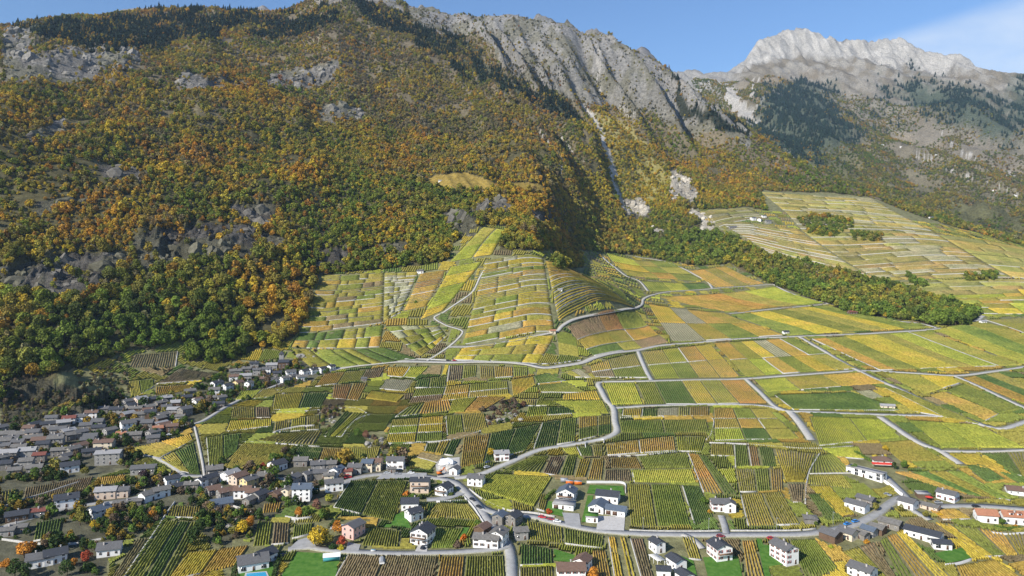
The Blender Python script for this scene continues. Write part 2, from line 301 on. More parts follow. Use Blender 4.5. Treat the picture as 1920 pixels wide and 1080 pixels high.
rv = sstep(.42, .6, ridged(GX / 30, GY / 55, 3, 161)); lay(rock_m * (TT < 9.5), (.10, .09, .075), .5); lay(rock_m * (TT < 9.5) * rv * .8, (.17, .155, .132), .4); lay(rock_m * (TT >= 9.5), (.215, .2, .175), .5); lay(rock_m * (TT >= 9.5) * rv * .7, (.28, .26, .23), .4); lay(rock_m * sstep(.5, .6, n2) * .6, (.11, .105, .055), .4); lay(inpoly(ROCK[-1], jx, jy) & fr, (.12, .11, .07), .6)
tan = sstep(.5, .68, n1)
lay(wall_m, (.36, .34, .31), .4); lay(wall_m * tan * .6, (.36, .305, .23), .3); lay(wall_m * sstep(.5, .62, n2) * .7, (.15, .14, .085), .3); lay(wall_m * sstep(10.75, 10.3, TT + .5 * (n1 - .5)) * .55, (.17, .15, .09), .3)
lay(fm | (TT >= 12.4), (.195, .165, .115), .35); lay(fm * sstep(.5, .62, ridged((gs + wx) / 260, ga / 1500, 4, 311)) * .5, (.235, .205, .16), .3); lay(fm * sstep(.48, .6, n1) * sstep(15.2, 14.0, TT), (.23, .175, .105), .3); lay(fm * sstep(14.5, 13.6, TT + .5 * (n1 - .5)), (.165, .145, .08), .4); lay(fm * sstep(13.9, 13.3, TT), (.13, .13, .055), .4)
lay(fm * sstep(14.3, 15.0, TT) * sstep(.42, .58, n2) * .8, (.25, .232, .20), .4)
lay(WHITE, (.43, .405, .365), .35); lay((sstep(14.0, 14.5, TT) * (TT < 16.6) * sstep(1405, 1370, wj)), (.27, .255, .23), .4)
GUL = [(1100, 205), (1135, 222), (1190, 245), (1235, 295), (1262, 335), (1255, 378), (1205, 388), (1165, 372), (1150, 320), (1135, 265)]
gul_m = inpoly(GUL, jx, jy) & fr & (TT > 8.5)
lay(gul_m * .6, (.30, .26, .08), .35)
lay(scree, (.46, .43, .38), .2); lay(pale_m, (.46, .415, .34), .45)
lay(con_m, (.05, .055, .035)); lay(np.clip(fcon_m * 1.3, 0, 1), (.075, .09, .06), .25)
lay(clear_m, (.27, .19, .045), .25)
for p in PATHV: lay(ribbon(p, 1.2) * fr, (.42, .40, .35), .1)
rough = np.clip(wall_m * 1.0 + rock_m + WHITE * 1.0 + fm * .6 + scree * .3, 0, 1)
rough = np.where(clear_m, 0, rough)

def new_mat(name, rough=.9, spec=.2):
    m = bpy.data.materials.new(name); m.use_nodes = True; b = m.node_tree.nodes['Principled BSDF']
    b.inputs['Roughness'].default_value = rough; b.inputs['Specular IOR Level'].default_value = spec
    return m, m.node_tree, b
def noise_col(name, col, col2, scale, rough=.9, spec=.15, bump=0, bscale=None, detail=4):
    m, nt, b = new_mat(name, rough, spec)
    tc = N(nt, 'ShaderNodeTexCoord'); nz = N(nt, 'ShaderNodeTexNoise', i_Scale=scale, i_Detail=detail, i_Roughness=.6)
    nt.links.new(tc.outputs['Object'], nz.inputs['Vector'])
    mr = N(nt, 'ShaderNodeMapRange'); mr.inputs['From Min'].default_value = .3; mr.inputs['From Max'].default_value = .7; nt.links.new(nz.outputs['Fac'], mr.inputs['Value'])
    mx = N(nt, 'ShaderNodeMix', data_type='RGBA'); mx.inputs['A'].default_value = (*col, 1); mx.inputs['B'].default_value = (*col2, 1)
    nt.links.new(mr.outputs[0], mx.inputs['Factor']); nt.links.new(mx.outputs['Result'], b.inputs['Base Color'])
    if bump:
        n2_ = N(nt, 'ShaderNodeTexNoise', i_Scale=bscale or scale * 3, i_Detail=3.0); nt.links.new(tc.outputs['Object'], n2_.inputs['Vector'])
        bp = N(nt, 'ShaderNodeBump', i_Strength=.8, i_Distance=bump); nt.links.new(n2_.outputs['Fac'], bp.inputs['Height']); nt.links.new(bp.outputs[0], b.inputs['Normal'])
    return m
def terrain_mat():
    m, nt, b = new_mat('terrain_cover', .95, .1)
    at = N(nt, 'ShaderNodeAttribute', attribute_name='cover'); ro = N(nt, 'ShaderNodeAttribute', attribute_name='rockiness')
    tc = N(nt, 'ShaderNodeTexCoord')
    f1 = N(nt, 'ShaderNodeTexNoise', i_Scale=.12, i_Detail=8.0, i_Roughness=.68); nt.links.new(tc.outputs['Object'], f1.inputs['Vector'])
    mp = N(nt, 'ShaderNodeMapping'); mp.inputs['Scale'].default_value = (.03, .03, .11); mp.inputs['Rotation'].default_value = (.25, .15, 0); nt.links.new(tc.outputs['Object'], mp.inputs['Vector'])
    f2 = N(nt, 'ShaderNodeTexNoise', i_Scale=1.0, i_Detail=7.0, i_Roughness=.7); nt.links.new(mp.outputs[0], f2.inputs['Vector'])
    mr = N(nt, 'ShaderNodeMapRange'); mr.inputs['From Min'].default_value = .25; mr.inputs['From Max'].default_value = .75; mr.inputs['To Min'].default_value = .45; mr.inputs['To Max'].default_value = 1.5
    nt.links.new(f1.outputs['Fac'], mr.inputs['Value'])
    ml = N(nt, 'ShaderNodeMix', data_type='RGBA', blend_type='MULTIPLY'); ml.inputs['Factor'].default_value = 1
    nt.links.new(at.outputs['Color'], ml.inputs['A']); nt.links.new(mr.outputs[0], ml.inputs['B']); nt.links.new(ml.outputs['Result'], b.inputs['Base Color'])
    ad = N(nt, 'ShaderNodeMath', operation='MULTIPLY_ADD'); ad.inputs[1].default_value = 1.6; nt.links.new(f2.outputs['Fac'], ad.inputs[0]); nt.links.new(f1.outputs['Fac'], ad.inputs[2])
    am = N(nt, 'ShaderNodeMath', operation='MULTIPLY_ADD'); am.inputs[1].default_value = 11; am.inputs[2].default_value = 1.2; nt.links.new(ro.outputs['Fac'], am.inputs[0])
    bp = N(nt, 'ShaderNodeBump', i_Strength=1.0); nt.links.new(am.outputs[0], bp.inputs['Distance']); nt.links.new(ad.outputs[0], bp.inputs['Height']); nt.links.new(bp.outputs[0], b.inputs['Normal'])
    return m
def raw_mesh(name, V, Fc, mats=(), smooth=False, mi=None):
    """V (n,3), Fc list of arrays (k,3|4) -> mesh"""
    me = bpy.data.meshes.new(name)
    V = np.asarray(V, np.float32); me.vertices.add(len(V)); me.vertices.foreach_set('co', V.ravel())
    Fc = [np.asarray(f, np.int32) for f in (Fc if isinstance(Fc, list) else [Fc]) if len(f)]
    tot = np.concatenate([np.full(len(f), f.shape[1], np.int32) for f in Fc]); loops = np.concatenate([f.ravel() for f in Fc])
    me.loops.add(len(loops)); me.loops.foreach_set('vertex_index', loops)
    me.polygons.add(len(tot)); me.polygons.foreach_set('loop_start', np.concatenate([[0], np.cumsum(tot)[:-1]]).astype(np.int32))
    try: me.polygons.foreach_set('loop_total', tot)
    except Exception: pass
    if mi is not None: me.polygons.foreach_set('material_index', np.asarray(mi, np.int32))
    if smooth: me.polygons.foreach_set('use_smooth', np.ones(len(tot), bool))
    for m in mats: me.materials.append(m)
    me.update(calc_edges=True); return me
def put(name, data, parent=None, loc=(0, 0, 0), rz=0, label=None, cat=None, group=None, kind=None):
    o = bpy.data.objects.new(name, data); COL.objects.link(o); o.location = loc; o.rotation_euler[2] = rz
    if parent is not None: o.parent = parent
    if label: o['label'] = label
    if cat: o['category'] = cat
    if group: o['group'] = group
    if kind: o['kind'] = kind
    return o
def grid_faces(nr, nc):
    a = (np.arange(nr - 1)[:, None] * nc + np.arange(nc - 1)[None, :]).ravel()
    return np.stack([a, a + 1, a + nc + 1, a + nc], 1)
tm = raw_mesh('mountain_terrain', np.stack([GX, GY, GZ + CZ], -1).reshape(-1, 3), grid_faces(NR, NC), [terrain_mat()], smooth=True)
ca = tm.attributes.new('cover', 'FLOAT_COLOR', 'POINT'); ca.data.foreach_set('color', np.concatenate([C, np.ones(TY.shape + (1,))], -1).astype(np.float32).ravel())
ra = tm.attributes.new('rockiness', 'FLOAT', 'POINT'); ra.data.foreach_set('value', rough.astype(np.float32).ravel())
put('mountain_terrain', tm, kind='structure', label='valley floor rising to forested slopes and bare rocky peaks')
HAZE = 2.8e-5
rng = np.random.default_rng(7); random.seed(5)
# ------------------------------------------------------------------ trees: crown and trunk meshes
def leaf_mat(name, inst):
    m, nt, b = new_mat(name, .8, .15)
    if inst: src = N(nt, 'ShaderNodeAttribute', attribute_type='INSTANCER', attribute_name='tint')
    else: src = N(nt, 'ShaderNodeObjectInfo')
    lv_ = N(nt, 'ShaderNodeAttribute', attribute_name='leafv')
    ml = N(nt, 'ShaderNodeMix', data_type='RGBA', blend_type='MULTIPLY'); ml.inputs['Factor'].default_value = 1
    nt.links.new(src.outputs['Color'], ml.inputs['A']); nt.links.new(lv_.outputs['Color'], ml.inputs['B'])
    nt.links.new(ml.outputs['Result'], b.inputs['Base Color'])
    tr = N(nt, 'ShaderNodeBsdfTranslucent'); nt.links.new(ml.outputs['Result'], tr.inputs['Color'])
    mx = N(nt, 'ShaderNodeMixShader'); mx.inputs[0].default_value = .15
    nt.links.new(b.outputs[0], mx.inputs[1]); nt.links.new(tr.outputs[0], mx.inputs[2]); nt.links.new(mx.outputs[0], nt.nodes['Material Output'].inputs['Surface'])
    return m
LEAF_I, LEAF_O = leaf_mat('leaves_of_the_forest', True), leaf_mat('leaves', False)
BARK = noise_col('bark', (.075, .055, .04), (.13, .10, .075), 3)
def quads(c, n, size, spin, asp=1.0):
    n = n / np.linalg.norm(n, axis=1, keepdims=True); a = np.cross(n, np.where(np.abs(n[:, 2:3]) > .9, [1, 0, 0], [0, 0, 1.0])); a /= np.linalg.norm(a, axis=1, keepdims=True); b = np.cross(n, a)
    cs, sn = np.cos(spin)[:, None], np.sin(spin)[:, None]; u, v = a * cs + b * sn, b * cs - a * sn; s = size[:, None]
    P = np.stack([c - u * s - v * s * asp, c + u * s - v * s * asp * .6, c + u * s * .8 + v * s * asp, c - u * s * .7 + v * s * asp * .9], 1)
    return P.reshape(-1, 3)
def crown_broad(seed, nl, nleaf, ls, tall=1.0, spread=.30):
    r = np.random.default_rng(seed); cen, rad = [], []
    for k in range(nl):
        a, q = r.uniform(0, 6.283), spread * math.sqrt(r.uniform(.05, 1)); h = r.uniform(.38, .80) * tall
        cen.append((q * math.cos(a), q * math.sin(a), h - q * .35)); rad.append(r.uniform(.13, .22))
    cen.append((0, 0, .76 * tall)); rad.append(.22); cen.append((0, 0, .5 * tall)); rad.append(.27); cen, rad = np.array(cen), np.array(rad)
    k = r.choice(len(rad), nleaf, p=rad**2 / (rad**2).sum()); d = r.normal(size=(nleaf, 3)); d[:, 2] += .25; d /= np.linalg.norm(d, axis=1, keepdims=True)
    c = cen[k] + d * (rad[k] * r.uniform(.72, 1.1, nleaf))[:, None] * [1, 1, .9]
    ins = np.zeros(nleaf, bool)
    for q in range(len(rad)): ins |= (np.linalg.norm((c - cen[q]) / [1, 1, .9], axis=1) < rad[q] * .68)
    c, d = c[~ins], d[~ins]; n = d + r.normal(size=d.shape) * .55
    V = quads(c, n, r.uniform(.65, 1.25, len(c)) * ls, r.uniform(0, 6.28, len(c)))
    lvv = np.repeat(r.uniform(.72, 1.25, len(c)), 4); return V, lvv
def crown_conifer(seed, nleaf, ls):
    r = np.random.default_rng(seed); h = r.beta(1.1, 1.5, nleaf); a = r.uniform(0, 6.283, nleaf); rr = (1 - h) * .20 * r.uniform(.35, 1.1, nleaf) + .012
    rr *= 1 + .25 * np.sin(h * 40)
    c = np.stack([rr * np.cos(a), rr * np.sin(a), .10 + .9 * h], 1); n = np.stack([np.cos(a) * .6, np.sin(a) * .6, np.full(nleaf, .8)], 1) + r.normal(size=(nleaf, 3)) * .35
    V = quads(c, n, r.uniform(.6, 1.2, nleaf) * ls * (1.1 - .7 * h), r.uniform(0, 6.28, nleaf)); return V, np.repeat(r.uniform(.7, 1.3, nleaf), 4)
def tube_mesh(path, rad, sides=6):
    V, Fq = [], []
    for (p, q) in zip(path, rad):
        for k in range(sides):
            a = 2 * math.pi * k / sides; V.append((p[0] + q * math.cos(a), p[1] + q * math.sin(a), p[2]))
    for i in range(len(path) - 1):
        for k in range(sides): Fq.append((i * sides + k, i * sides + (k + 1) % sides, (i + 1) * sides + (k + 1) % sides, (i + 1) * sides + k))
    return np.array(V), np.array(Fq)
def trunk_geo(seed, conifer=False):
    r = random.Random(seed)
    if conifer: return tube_mesh([(0, 0, -.05), (0, 0, .25), (0, 0, .95)], [.018, .014, .004])
    V, Q = tube_mesh([(0, 0, -.06), (r.uniform(-.01, .01), 0, .16), (r.uniform(-.02, .02), r.uniform(-.02, .02), .34), (r.uniform(-.03, .03), 0, .62)], [.034, .024, .019, .007])
    Vs, Qs, n = [V], [Q], len(V)
    for k in range(4):                                   # limbs
        a = r.uniform(0, 6.28); z0 = r.uniform(.22, .4); l = r.uniform(.16, .26)
        p = [(0, 0, z0), (math.cos(a) * l * .5, math.sin(a) * l * .5, z0 + .1), (math.cos(a) * l, math.sin(a) * l, z0 + .24)]
        v, q = tube_mesh(p, [.013, .009, .004], 4); Vs.append(v); Qs.append(q + n); n += len(v)
    return np.concatenate(Vs), np.concatenate(Qs)
def add_leafv(me, vals):
    at = me.attributes.new('leafv', 'FLOAT_COLOR', 'POINT'); v = np.asarray(vals, np.float32); at.data.foreach_set('color', np.stack([v, v, v, np.ones_like(v)], 1).ravel())
def crown_mesh(name, V, lvv, mat):
    me = raw_mesh(name, V, np.arange(len(V)).reshape(-1, 4), [mat]); add_leafv(me, lvv); return me
def tree_mesh(name, V, lvv, tv, tq, mat):
    n = len(V); me = raw_mesh(name, np.concatenate([V, tv]), np.concatenate([np.arange(n).reshape(-1, 4), tq + n]), [mat, BARK], mi=[0] * (n // 4) + [1] * len(tq))
    add_leafv(me, np.concatenate([lvv, np.ones(len(tv))])); return me
forest_src = bpy.data.collections.new('forest_tree_kinds')          # not linked into the scene
for k in range(7):
    V, l = crown_broad(100 + k, 6 + k % 3, 260, .062, r_ if (r_ := [1, .9, 1.1, .8, 1, .75, .95][k]) else 1, [.3, .34, .26, .36, .3, .4, .32][k]); tv, tq = trunk_geo(k)
    forest_src.objects.link(bpy.data.objects.new('a%02d_broadleaf' % k, tree_mesh('broadleaf', V, l, tv, tq, LEAF_I)))
for k in range(3):
    V, l = crown_conifer(200 + k, 150, .075); tv, tq = trunk_geo(k, True)
    forest_src.objects.link(bpy.data.objects.new('b%02d_conifer' % k, tree_mesh('conifer', V, l, tv, tq, LEAF_I)))
CROWN = [crown_mesh('crown', *crown_broad(300 + k, 8 + k % 4, 1100, .036, [1, .9, 1.1, .85, 1.0, .8][k], [.3, .34, .27, .36, .31, .38][k]), LEAF_O) for k in range(6)]
TRUNK = [raw_mesh('trunk', *trunk_geo(40 + k), [BARK], smooth=True) for k in range(6)]
CCROWN = [crown_mesh('crown', *crown_conifer(400 + k, 600, .045), LEAF_O) for k in range(2)]
CTRUNK = [raw_mesh('trunk', *trunk_geo(50 + k, True), [BARK]) for k in range(2)]
def tree(X, Y, h, col, label, group=None, conifer=False, name='broadleaf_tree', wide=1.0):
    z = float(height(X, Y)); k = random.randrange(2 if conifer else 6)
    t = put(name, None, loc=(X, Y, z), rz=random.uniform(0, 6.28), label=label, cat='tree', group=group); t.scale = (h * wide, h * wide, h)
    c = put('crown', (CCROWN if conifer else CROWN)[k], t); c.color = (*col, 1); put('trunk', (CTRUNK if conifer else TRUNK)[k], t); return t

# ------------------------------------------------------------------ forest: where trees stand and what colour they have turned
cellA = np.zeros(TY.shape); ex = np.gradient(GX, axis=1); ey = np.gradient(GY, axis=0); cellA[:] = np.abs(ex * ey)
cmin = np.minimum.accumulate(TY2, axis=0); seen = TY2 <= cmin + 10
inview = (PX > -140) & (PX < 2060) & (TT < 16.8)
def scatter(weight, spacing_area):
    lam = cellA * weight / spacing_area * (inview & seen); n = rng.poisson(np.clip(lam, 0, 60)); idx = np.repeat(np.arange(n.size), n.ravel())
    r, c = np.unravel_index(idx, TY.shape); u, v = rng.uniform(-.5, .5, len(r)), rng.uniform(-.5, .5, len(r))
    X = GX[r, c] + u * ex[r, c]; Y = GY[r, c] + v * ey[r, c]; X = X * Y / GY[r, c]; return X, Y, r, c
PAL = np.array([(.47, .235, .025), (.50, .35, .03), (.26, .225, .04), (.13, .19, .025), (.055, .088, .018), (.36, .13, .025), (.20, .165, .095), (.36, .33, .035)])
# anchors: column, row, weights of orange gold olive green dark rust grey-brown yellow-green
ZN = [(60, 640, 1, .8, 3, 3.2, 3.2, .3, .8, .9), (300, 560, 2.2, 1.2, 3, 2.6, 2.4, 1.2, .5, .5), (500, 560, 3, 2, 2.4, 1.6, 1, 1.4, .5, .5), (430, 640, .6, .8, 1.4, 5, 2, .2, .2, 2), (60, 420, 4, 3.4, 3, .8, 1, .7, .8, .4),
      (300, 340, 3.6, 3, 3.4, 1.4, 1, .8, 1.2, .5), (100, 230, 3, 3.2, 3.4, 1.2, .8, .8, 1.4, .6), (400, 200, 3.2, 3, 3, 1, .7, 1, 1.8, .6), (300, 120, 1.8, 1.6, 3, .8, 1, .5, 3.2, .3), (620, 420, 1.2, 1.4, 2.6, 4.6, 2.4, .6, .3, 1.6), (700, 400, 1.2, 1.4, 2.6, 4.8, 2.2, .5, .3, 1.8), (820, 430, 1.2, 1.4, 2.6, 4.4, 2.2, .5, .3, 1.6),
      (720, 480, 2.0, 1.4, 1.4, 6, 2.4, .6, 0, 1.6), (720, 300, 2.8, 2.6, 3.4, 1.8, 1, .9, 1, .8), (760, 160, 1.3, 1.2, 2.4, .3, .5, .4, 6, .2), (900, 120, 1, 1, 2, .3, 1, .4, 6, .2), (900, 200, 1.6, 1.4, 2.6, .4, .6, .6, 4.6, .2), (1000, 230, 1.6, 1.3, 2.6, .4, .6, .8, 5, .2), (1060, 300, 1.8, 1.3, 2.6, .6, .6, .8, 4, .2), (1000, 420, 2.4, 2, 3, 2, 1.8, .9, .6, .8), (930, 398, 1.4, 5, 2.6, .6, .4, .3, .4, 2.2),
      (1150, 420, 1.2, 1.8, 3, 3.4, 1.6, .5, .5, 1.6), (1150, 280, 1, 6, 2, .3, .1, .2, .8, 3), (1185, 320, 1, 6, 2.4, .6, .2, .2, .6, 4), (1215, 360, .8, 4, 2.4, 1.4, .3, .2, .4, 4), (1250, 300, 2.4, 1.4, 3, 2.6, 1, .6, .8, 1.4), (1400, 330, 2.2, 1.4, 3, 2.6, 1.2, .7, 1, .8), (1300, 460, .45, .8, 2.8, 5, 1.6, .1, .4, 2),
      (1380, 500, .3, .5, 2.4, 6, 2, .1, .2, 1.8), (1500, 540, .3, .3, 2.4, 6, 2.2, .1, .1, 1.4), (1620, 565, .3, .3, 2.4, 6, 2.2, .1, .1, 1.4), (1720, 580, .35, .2, 2.2, 6, 2.2, .15, .1, 1.2), (1800, 595, .4, .2, 2.2, 6, 2.2, .15, .1, 1.2), (1600, 330, 1, .5, 3, 3, 1.6, .3, 1.6, .6), (1800, 330, 1, .8, 3, 2, 1, .2, 2.4, .6)]
ZA = np.array(ZN); ZA[:, 2] *= .7; ZA[:, 7] *= .5; ZA[:, 5] *= 1.55; ZA[:, 6] *= 1.25; ZA[:, 4] *= 1.25; ZA[:, 9] *= 1.2; ZA[:, 6] *= 1.15
def tints(px, py, X, Y):
    w = 1 / (((px[:, None] - ZA[:, 0]) / 1.3)**2 + (py[:, None] - ZA[:, 1])**2 + 700)**1.9; W_ = (w[:, :, None] * ZA[None, :, 2:]).sum(1)
    patch = fbm(X / 85, Y / 85, 4, 201); p2 = fbm(X / 45, Y / 45, 3, 211)
    W_[:, 0] *= np.exp(6 * (patch - .5)); W_[:, 3] *= np.exp(-6 * (patch - .5)); W_[:, 4] *= np.exp(-5 * (patch - .5)); W_[:, 1] *= np.exp(5 * (p2 - .5)); W_[:, 6] *= np.exp(-5 * (p2 - .5)); p3 = fbm(X / 110, Y / 110, 3, 217); W_[:, 2] *= np.exp(5 * (p3 - .5)); W_[:, 5] *= np.exp(-5 * (p3 - .5))
    cw = np.cumsum(W_ / W_.sum(1, keepdims=True), 1); k = (rng.uniform(size=len(px))[:, None] > cw).sum(1).clip(0, 7)
    mean = (W_ / W_.sum(1, keepdims=True)) @ PAL
    return (.62 * PAL[k] + .38 * mean) * rng.uniform(.7, 1.2, (len(px), 1)) * rng.uniform(.93, 1.07, (len(px), 3)), k
bare = np.clip(rock_m * np.where(fbm(GX / 22, GY / 22, 3, 171) > .6, .75, .995) + wall_m * .93 + clear_m + np.clip(scree, 0, 1), 0, 1)
gapn = fbm(GX / 38, GY / 38, 3, 221)
dens = for_m * (1 - bare) * (1 - .45 * gul_m) * sstep(.23, .32, gapn + .1 * (TT < 8)) * (TT < 11.04) * (1 - .85 * con_m * sstep(.36, .56, fbm(GX / 70, GY / 70, 3, 341)))
broad = []
for lo, hi, area, hm in [(3.3, 6.5, 22, 8.9), (6.5, 9.0, 14, 5.9), (9.0, 10.2, 14, 5.5), (10.2, 11.04, 24, 5.8)]:
    X, Y, r, c = scatter(dens * (TT >= lo) * (TT < hi), area)
    broad.append((X, Y, rng.lognormal(math.log(hm), .36, len(X)).clip(3, 17)))
X, Y, Hh = [np.concatenate(a) for a in zip(*broad)]
pxs = HX + F * X / Y; zs = height(X, Y); pys = HY - (zs - CZ) / Y * F
Hh = Hh * np.where((pxs > 1100) & (pys > 440), 1.25, 1) * np.where((pxs < 620) & (pys > 560), 1.15, 1)
tint, kinds = tints(pxs, pys, X, Y)
# the largest ones in view become trees of their own, the rest is forest
size_px = Hh / Y * (np.abs(pxs - 960) < 985) * (pys < 800)
near = np.argsort(-size_px)[:215]
mask = np.ones(len(X), bool); mask[near] = False
def instances(name, label, X, Y, Hh, tint, idx, zoff=0, src=None):
    me = bpy.data.meshes.new(name); P = np.stack([X, Y, height(X, Y) + zoff], 1).astype(np.float32); me.vertices.add(len(P)); me.vertices.foreach_set('co', P.ravel())
    for nm, ty, val in [('tall', 'FLOAT', Hh), ('turn', 'FLOAT', rng.uniform(0, 6.28, len(P))), ('kindno', 'INT', idx)]:
        me.attributes.new(nm, ty, 'POINT').data.foreach_set('value', np.asarray(val, np.int32 if ty == 'INT' else np.float32))
    me.attributes.new('tint', 'FLOAT_COLOR', 'POINT').data.foreach_set('color', np.concatenate([tint, np.ones((len(P), 1))], 1).astype(np.float32).ravel())
    o = put(name, me, label=label, kind='stuff', cat='forest')
    ng = bpy.data.node_groups.new(name + '_scatter', 'GeometryNodeTree'); ng.interface.new_socket('Geometry', in_out='INPUT', socket_type='NodeSocketGeometry'); ng.interface.new_socket('Geometry', in_out='OUTPUT', socket_type='NodeSocketGeometry')
    gi, go = ng.nodes.new('NodeGroupInput'), ng.nodes.new('NodeGroupOutput'); ip = ng.nodes.new('GeometryNodeInstanceOnPoints'); ci = ng.nodes.new('GeometryNodeCollectionInfo')
    ci.inputs['Collection'].default_value = src or forest_src; ci.inputs['Separate Children'].default_value = True; ci.inputs['Reset Children'].default_value = True
    def na(nm, ty):
        a = ng.nodes.new('GeometryNodeInputNamedAttribute'); a.data_type = ty; a.inputs['Name'].default_value = nm; return a.outputs['Attribute']
    L = ng.links.new
    cx = ng.nodes.new('ShaderNodeCombineXYZ'); L(na('turn', 'FLOAT'), cx.inputs['Z']); L(gi.outputs[0], ip.inputs['Points']); L(ci.outputs[0], ip.inputs['Instance']); ip.inputs['Pick Instance'].default_value = True
    L(na('kindno', 'INT'), ip.inputs['Instance Index']); L(cx.outputs[0], ip.inputs['Rotation']); L(na('tall', 'FLOAT'), ip.inputs['Scale']); L(ip.outputs[0], go.inputs[0])
    md = o.modifiers.new('scatter', 'NODES'); md.node_group = ng; return o
instances('broadleaf_forest', 'dense autumn broadleaf forest in orange, gold and green covering the slopes', X[mask], Y[mask], Hh[mask], tint[mask], rng.integers(0, 7, mask.sum()))
cX, cY, r, c = scatter(con_m * (TT < 11.06) * sstep(.26, .42, fbm(GX / 70, GY / 70, 3, 341)), 34)
ct = np.array([(.026, .042, .026)]) * rng.uniform(.7, 1.5, (len(cX), 1)); gold = rng.uniform(size=len(cX)) < .06; ct[gold] = (.25, .17, .03)
instances('conifer_forest', 'dark conifer belt along the upper ridges of the near mountain', cX, cY, rng.lognormal(math.log(12.5), .3, len(cX)), ct, rng.integers(7, 10, len(cX)), -.3)
fX, fY, r, c = scatter(fcon_m ** 1.4 * sstep(.3, .5, fbm(GX / 130, GY / 130, 4, 345)), 62)
ct = np.array([(.034, .062, .044)]) * rng.uniform(.7, 1.4, (len(fX), 1))
instances('distant_conifer_forest', 'dark blue green conifer forest on the far mountain flank', fX, fY, rng.uniform(18, 28, len(fX)), ct, rng.integers(7, 10, len(fX)), -.5)
sX, sY, r, c = scatter(fm * (TT > 12.95) * (TT < 14.6) * (1 - fcon_m) * (1 - np.clip(scree, 0, 1)) * sstep(.32, .5, fbm(GX / 160, GY / 160, 4, 231)) * sstep(15.1, 13.8, TT), 26)
spx, spy = HX + F * sX / sY, HY - (height(sX, sY) - CZ) / sY * F
st, _k = tints(spx, spy, sX, sY)
instances('distant_scrub', 'olive and rust scrub scattered over the lower far mountain', sX, sY, rng.uniform(7, 13, len(sX)), st * .85, rng.integers(0, 7, len(sX)))
wX, wY, r, c = scatter(wall_m * (TT < 11.0) * sstep(.4, .6, gapn) * (1.2 - .9 * sstep(10.3, 10.95, TT)), 70)
wt = np.where(rng.uniform(size=(len(wX), 1)) < .55, [(.035, .048, .026)], [(.17, .14, .06)])
instances('crag_scrub', 'sparse dark pines and scrub clinging to the grey rock wall', wX, wY, rng.uniform(4.5, 9, len(wX)), wt, np.where(wt[:, 0] < .1, rng.integers(7, 10, len(wX)), rng.integers(0, 7, len(wX))))
print('forest', mask.sum(), len(cX), len(fX), len(sX), len(wX))
CN = ['orange', 'golden', 'olive', 'green', 'dark green', 'rust red', 'bare grey-brown', 'yellow-green']
seen_lab = {}
for i in sorted(near, key=lambda q: pxs[q]):
    x_, y_ = pxs[i], pys[i]
    if x_ < 110: where = 'above the old village frame edge'
    elif x_ < 230: where = 'above the bare village bank'
    elif x_ < 350: where = 'above the brown hillside plot'
    elif x_ < 470 and y_ > 560: where = 'in the wood above the upper hamlet'
    elif x_ < 620 and y_ > 560: where = 'between hamlet wood and tawny terraces'
    elif x_ < 620: where = 'on the slope above the terraces'
    elif x_ < 1000: where = 'along forest edge above stone terraces'
    else: where = 'in the long vineyard wood'
    lab = '%s %s broadleaf tree %s' % ('tall' if Hh[i] > 13.5 else 'low' if Hh[i] < 11.5 else 'rounded', CN[kinds[i]], where); k_ = seen_lab.get(lab, 0); seen_lab[lab] = k_ + 1
    if k_: lab += ', %s from frame edge' % (['', 'second', 'third', 'fourth', 'fifth', 'sixth', 'seventh', 'eighth', 'ninth', 'tenth', 'eleventh', 'twelfth', 'thirteenth', 'fourteenth', 'fifteenth', 'sixteenth', 'seventeenth', 'eighteenth', 'nineteenth', 'twentieth'] + ['%dth' % q for q in range(21, 90)])[k_]
    tree(X[i], Y[i], Hh[i], tint[i], lab, 'trees of the near forest edge')

# ------------------------------------------------------------------ broken rock on the bare slabs and on the great wall
crag_src = bpy.data.collections.new('crag_kinds'); CRAG, cnt, cb = new_mat('crag_rock', .95, .1); cat_ = N(cnt, 'ShaderNodeAttribute', attribute_type='INSTANCER', attribute_name='tint'); cnz = N(cnt, 'ShaderNodeTexNoise', i_Scale=6.0, i_Detail=6.0, i_Roughness=.7); ctc = N(cnt, 'ShaderNodeTexCoord'); cnt.links.new(ctc.outputs['Object'], cnz.inputs['Vector'])
cmr = N(cnt, 'ShaderNodeMapRange'); cmr.inputs['From Min'].default_value = .3; cmr.inputs['From Max'].default_value = .7; cmr.inputs['To Min'].default_value = .6; cmr.inputs['To Max'].default_value = 1.35; cnt.links.new(cnz.outputs['Fac'], cmr.inputs['Value']); cml = N(cnt, 'ShaderNodeMix', data_type='RGBA', blend_type='MULTIPLY'); cml.inputs['Factor'].default_value = 1
cnt.links.new(cat_.outputs['Color'], cml.inputs['A']); cnt.links.new(cmr.outputs[0], cml.inputs['B']); cnt.links.new(cml.outputs['Result'], cb.inputs['Base Color'])
for k in range(6):
    bm = bmesh.new(); bmesh.ops.create_icosphere(bm, subdivisions=2, radius=.5); r = random.Random(900 + k)
    for v in bm.verts: v.co *= r.uniform(.7, 1.25); v.co.x *= 1.3; v.co.z *= .9 if k % 2 else 1.3
    me = bpy.data.meshes.new('crag'); bm.to_mesh(me); bm.free(); me.materials.append(CRAG); crag_src.objects.link(bpy.data.objects.new('c%02d_crag' % k, me))
def crags(name, label, wgt, area, med, col, zoff):
    x, y, r_, c_ = scatter(wgt, area); n = len(x); instances(name, label, x, y, rng.lognormal(math.log(med), .5, n), C[r_, c_] * rng.uniform(.75, 1.2, (n, 1)) * .75 + np.array(col) * .3, rng.integers(0, 6, n), zoff, crag_src)
rk2 = rock_m * (1 - pale_m) * (TT < 11) * sstep(.36, .5, fbm(GX / 25, GY / 25, 3, 511))
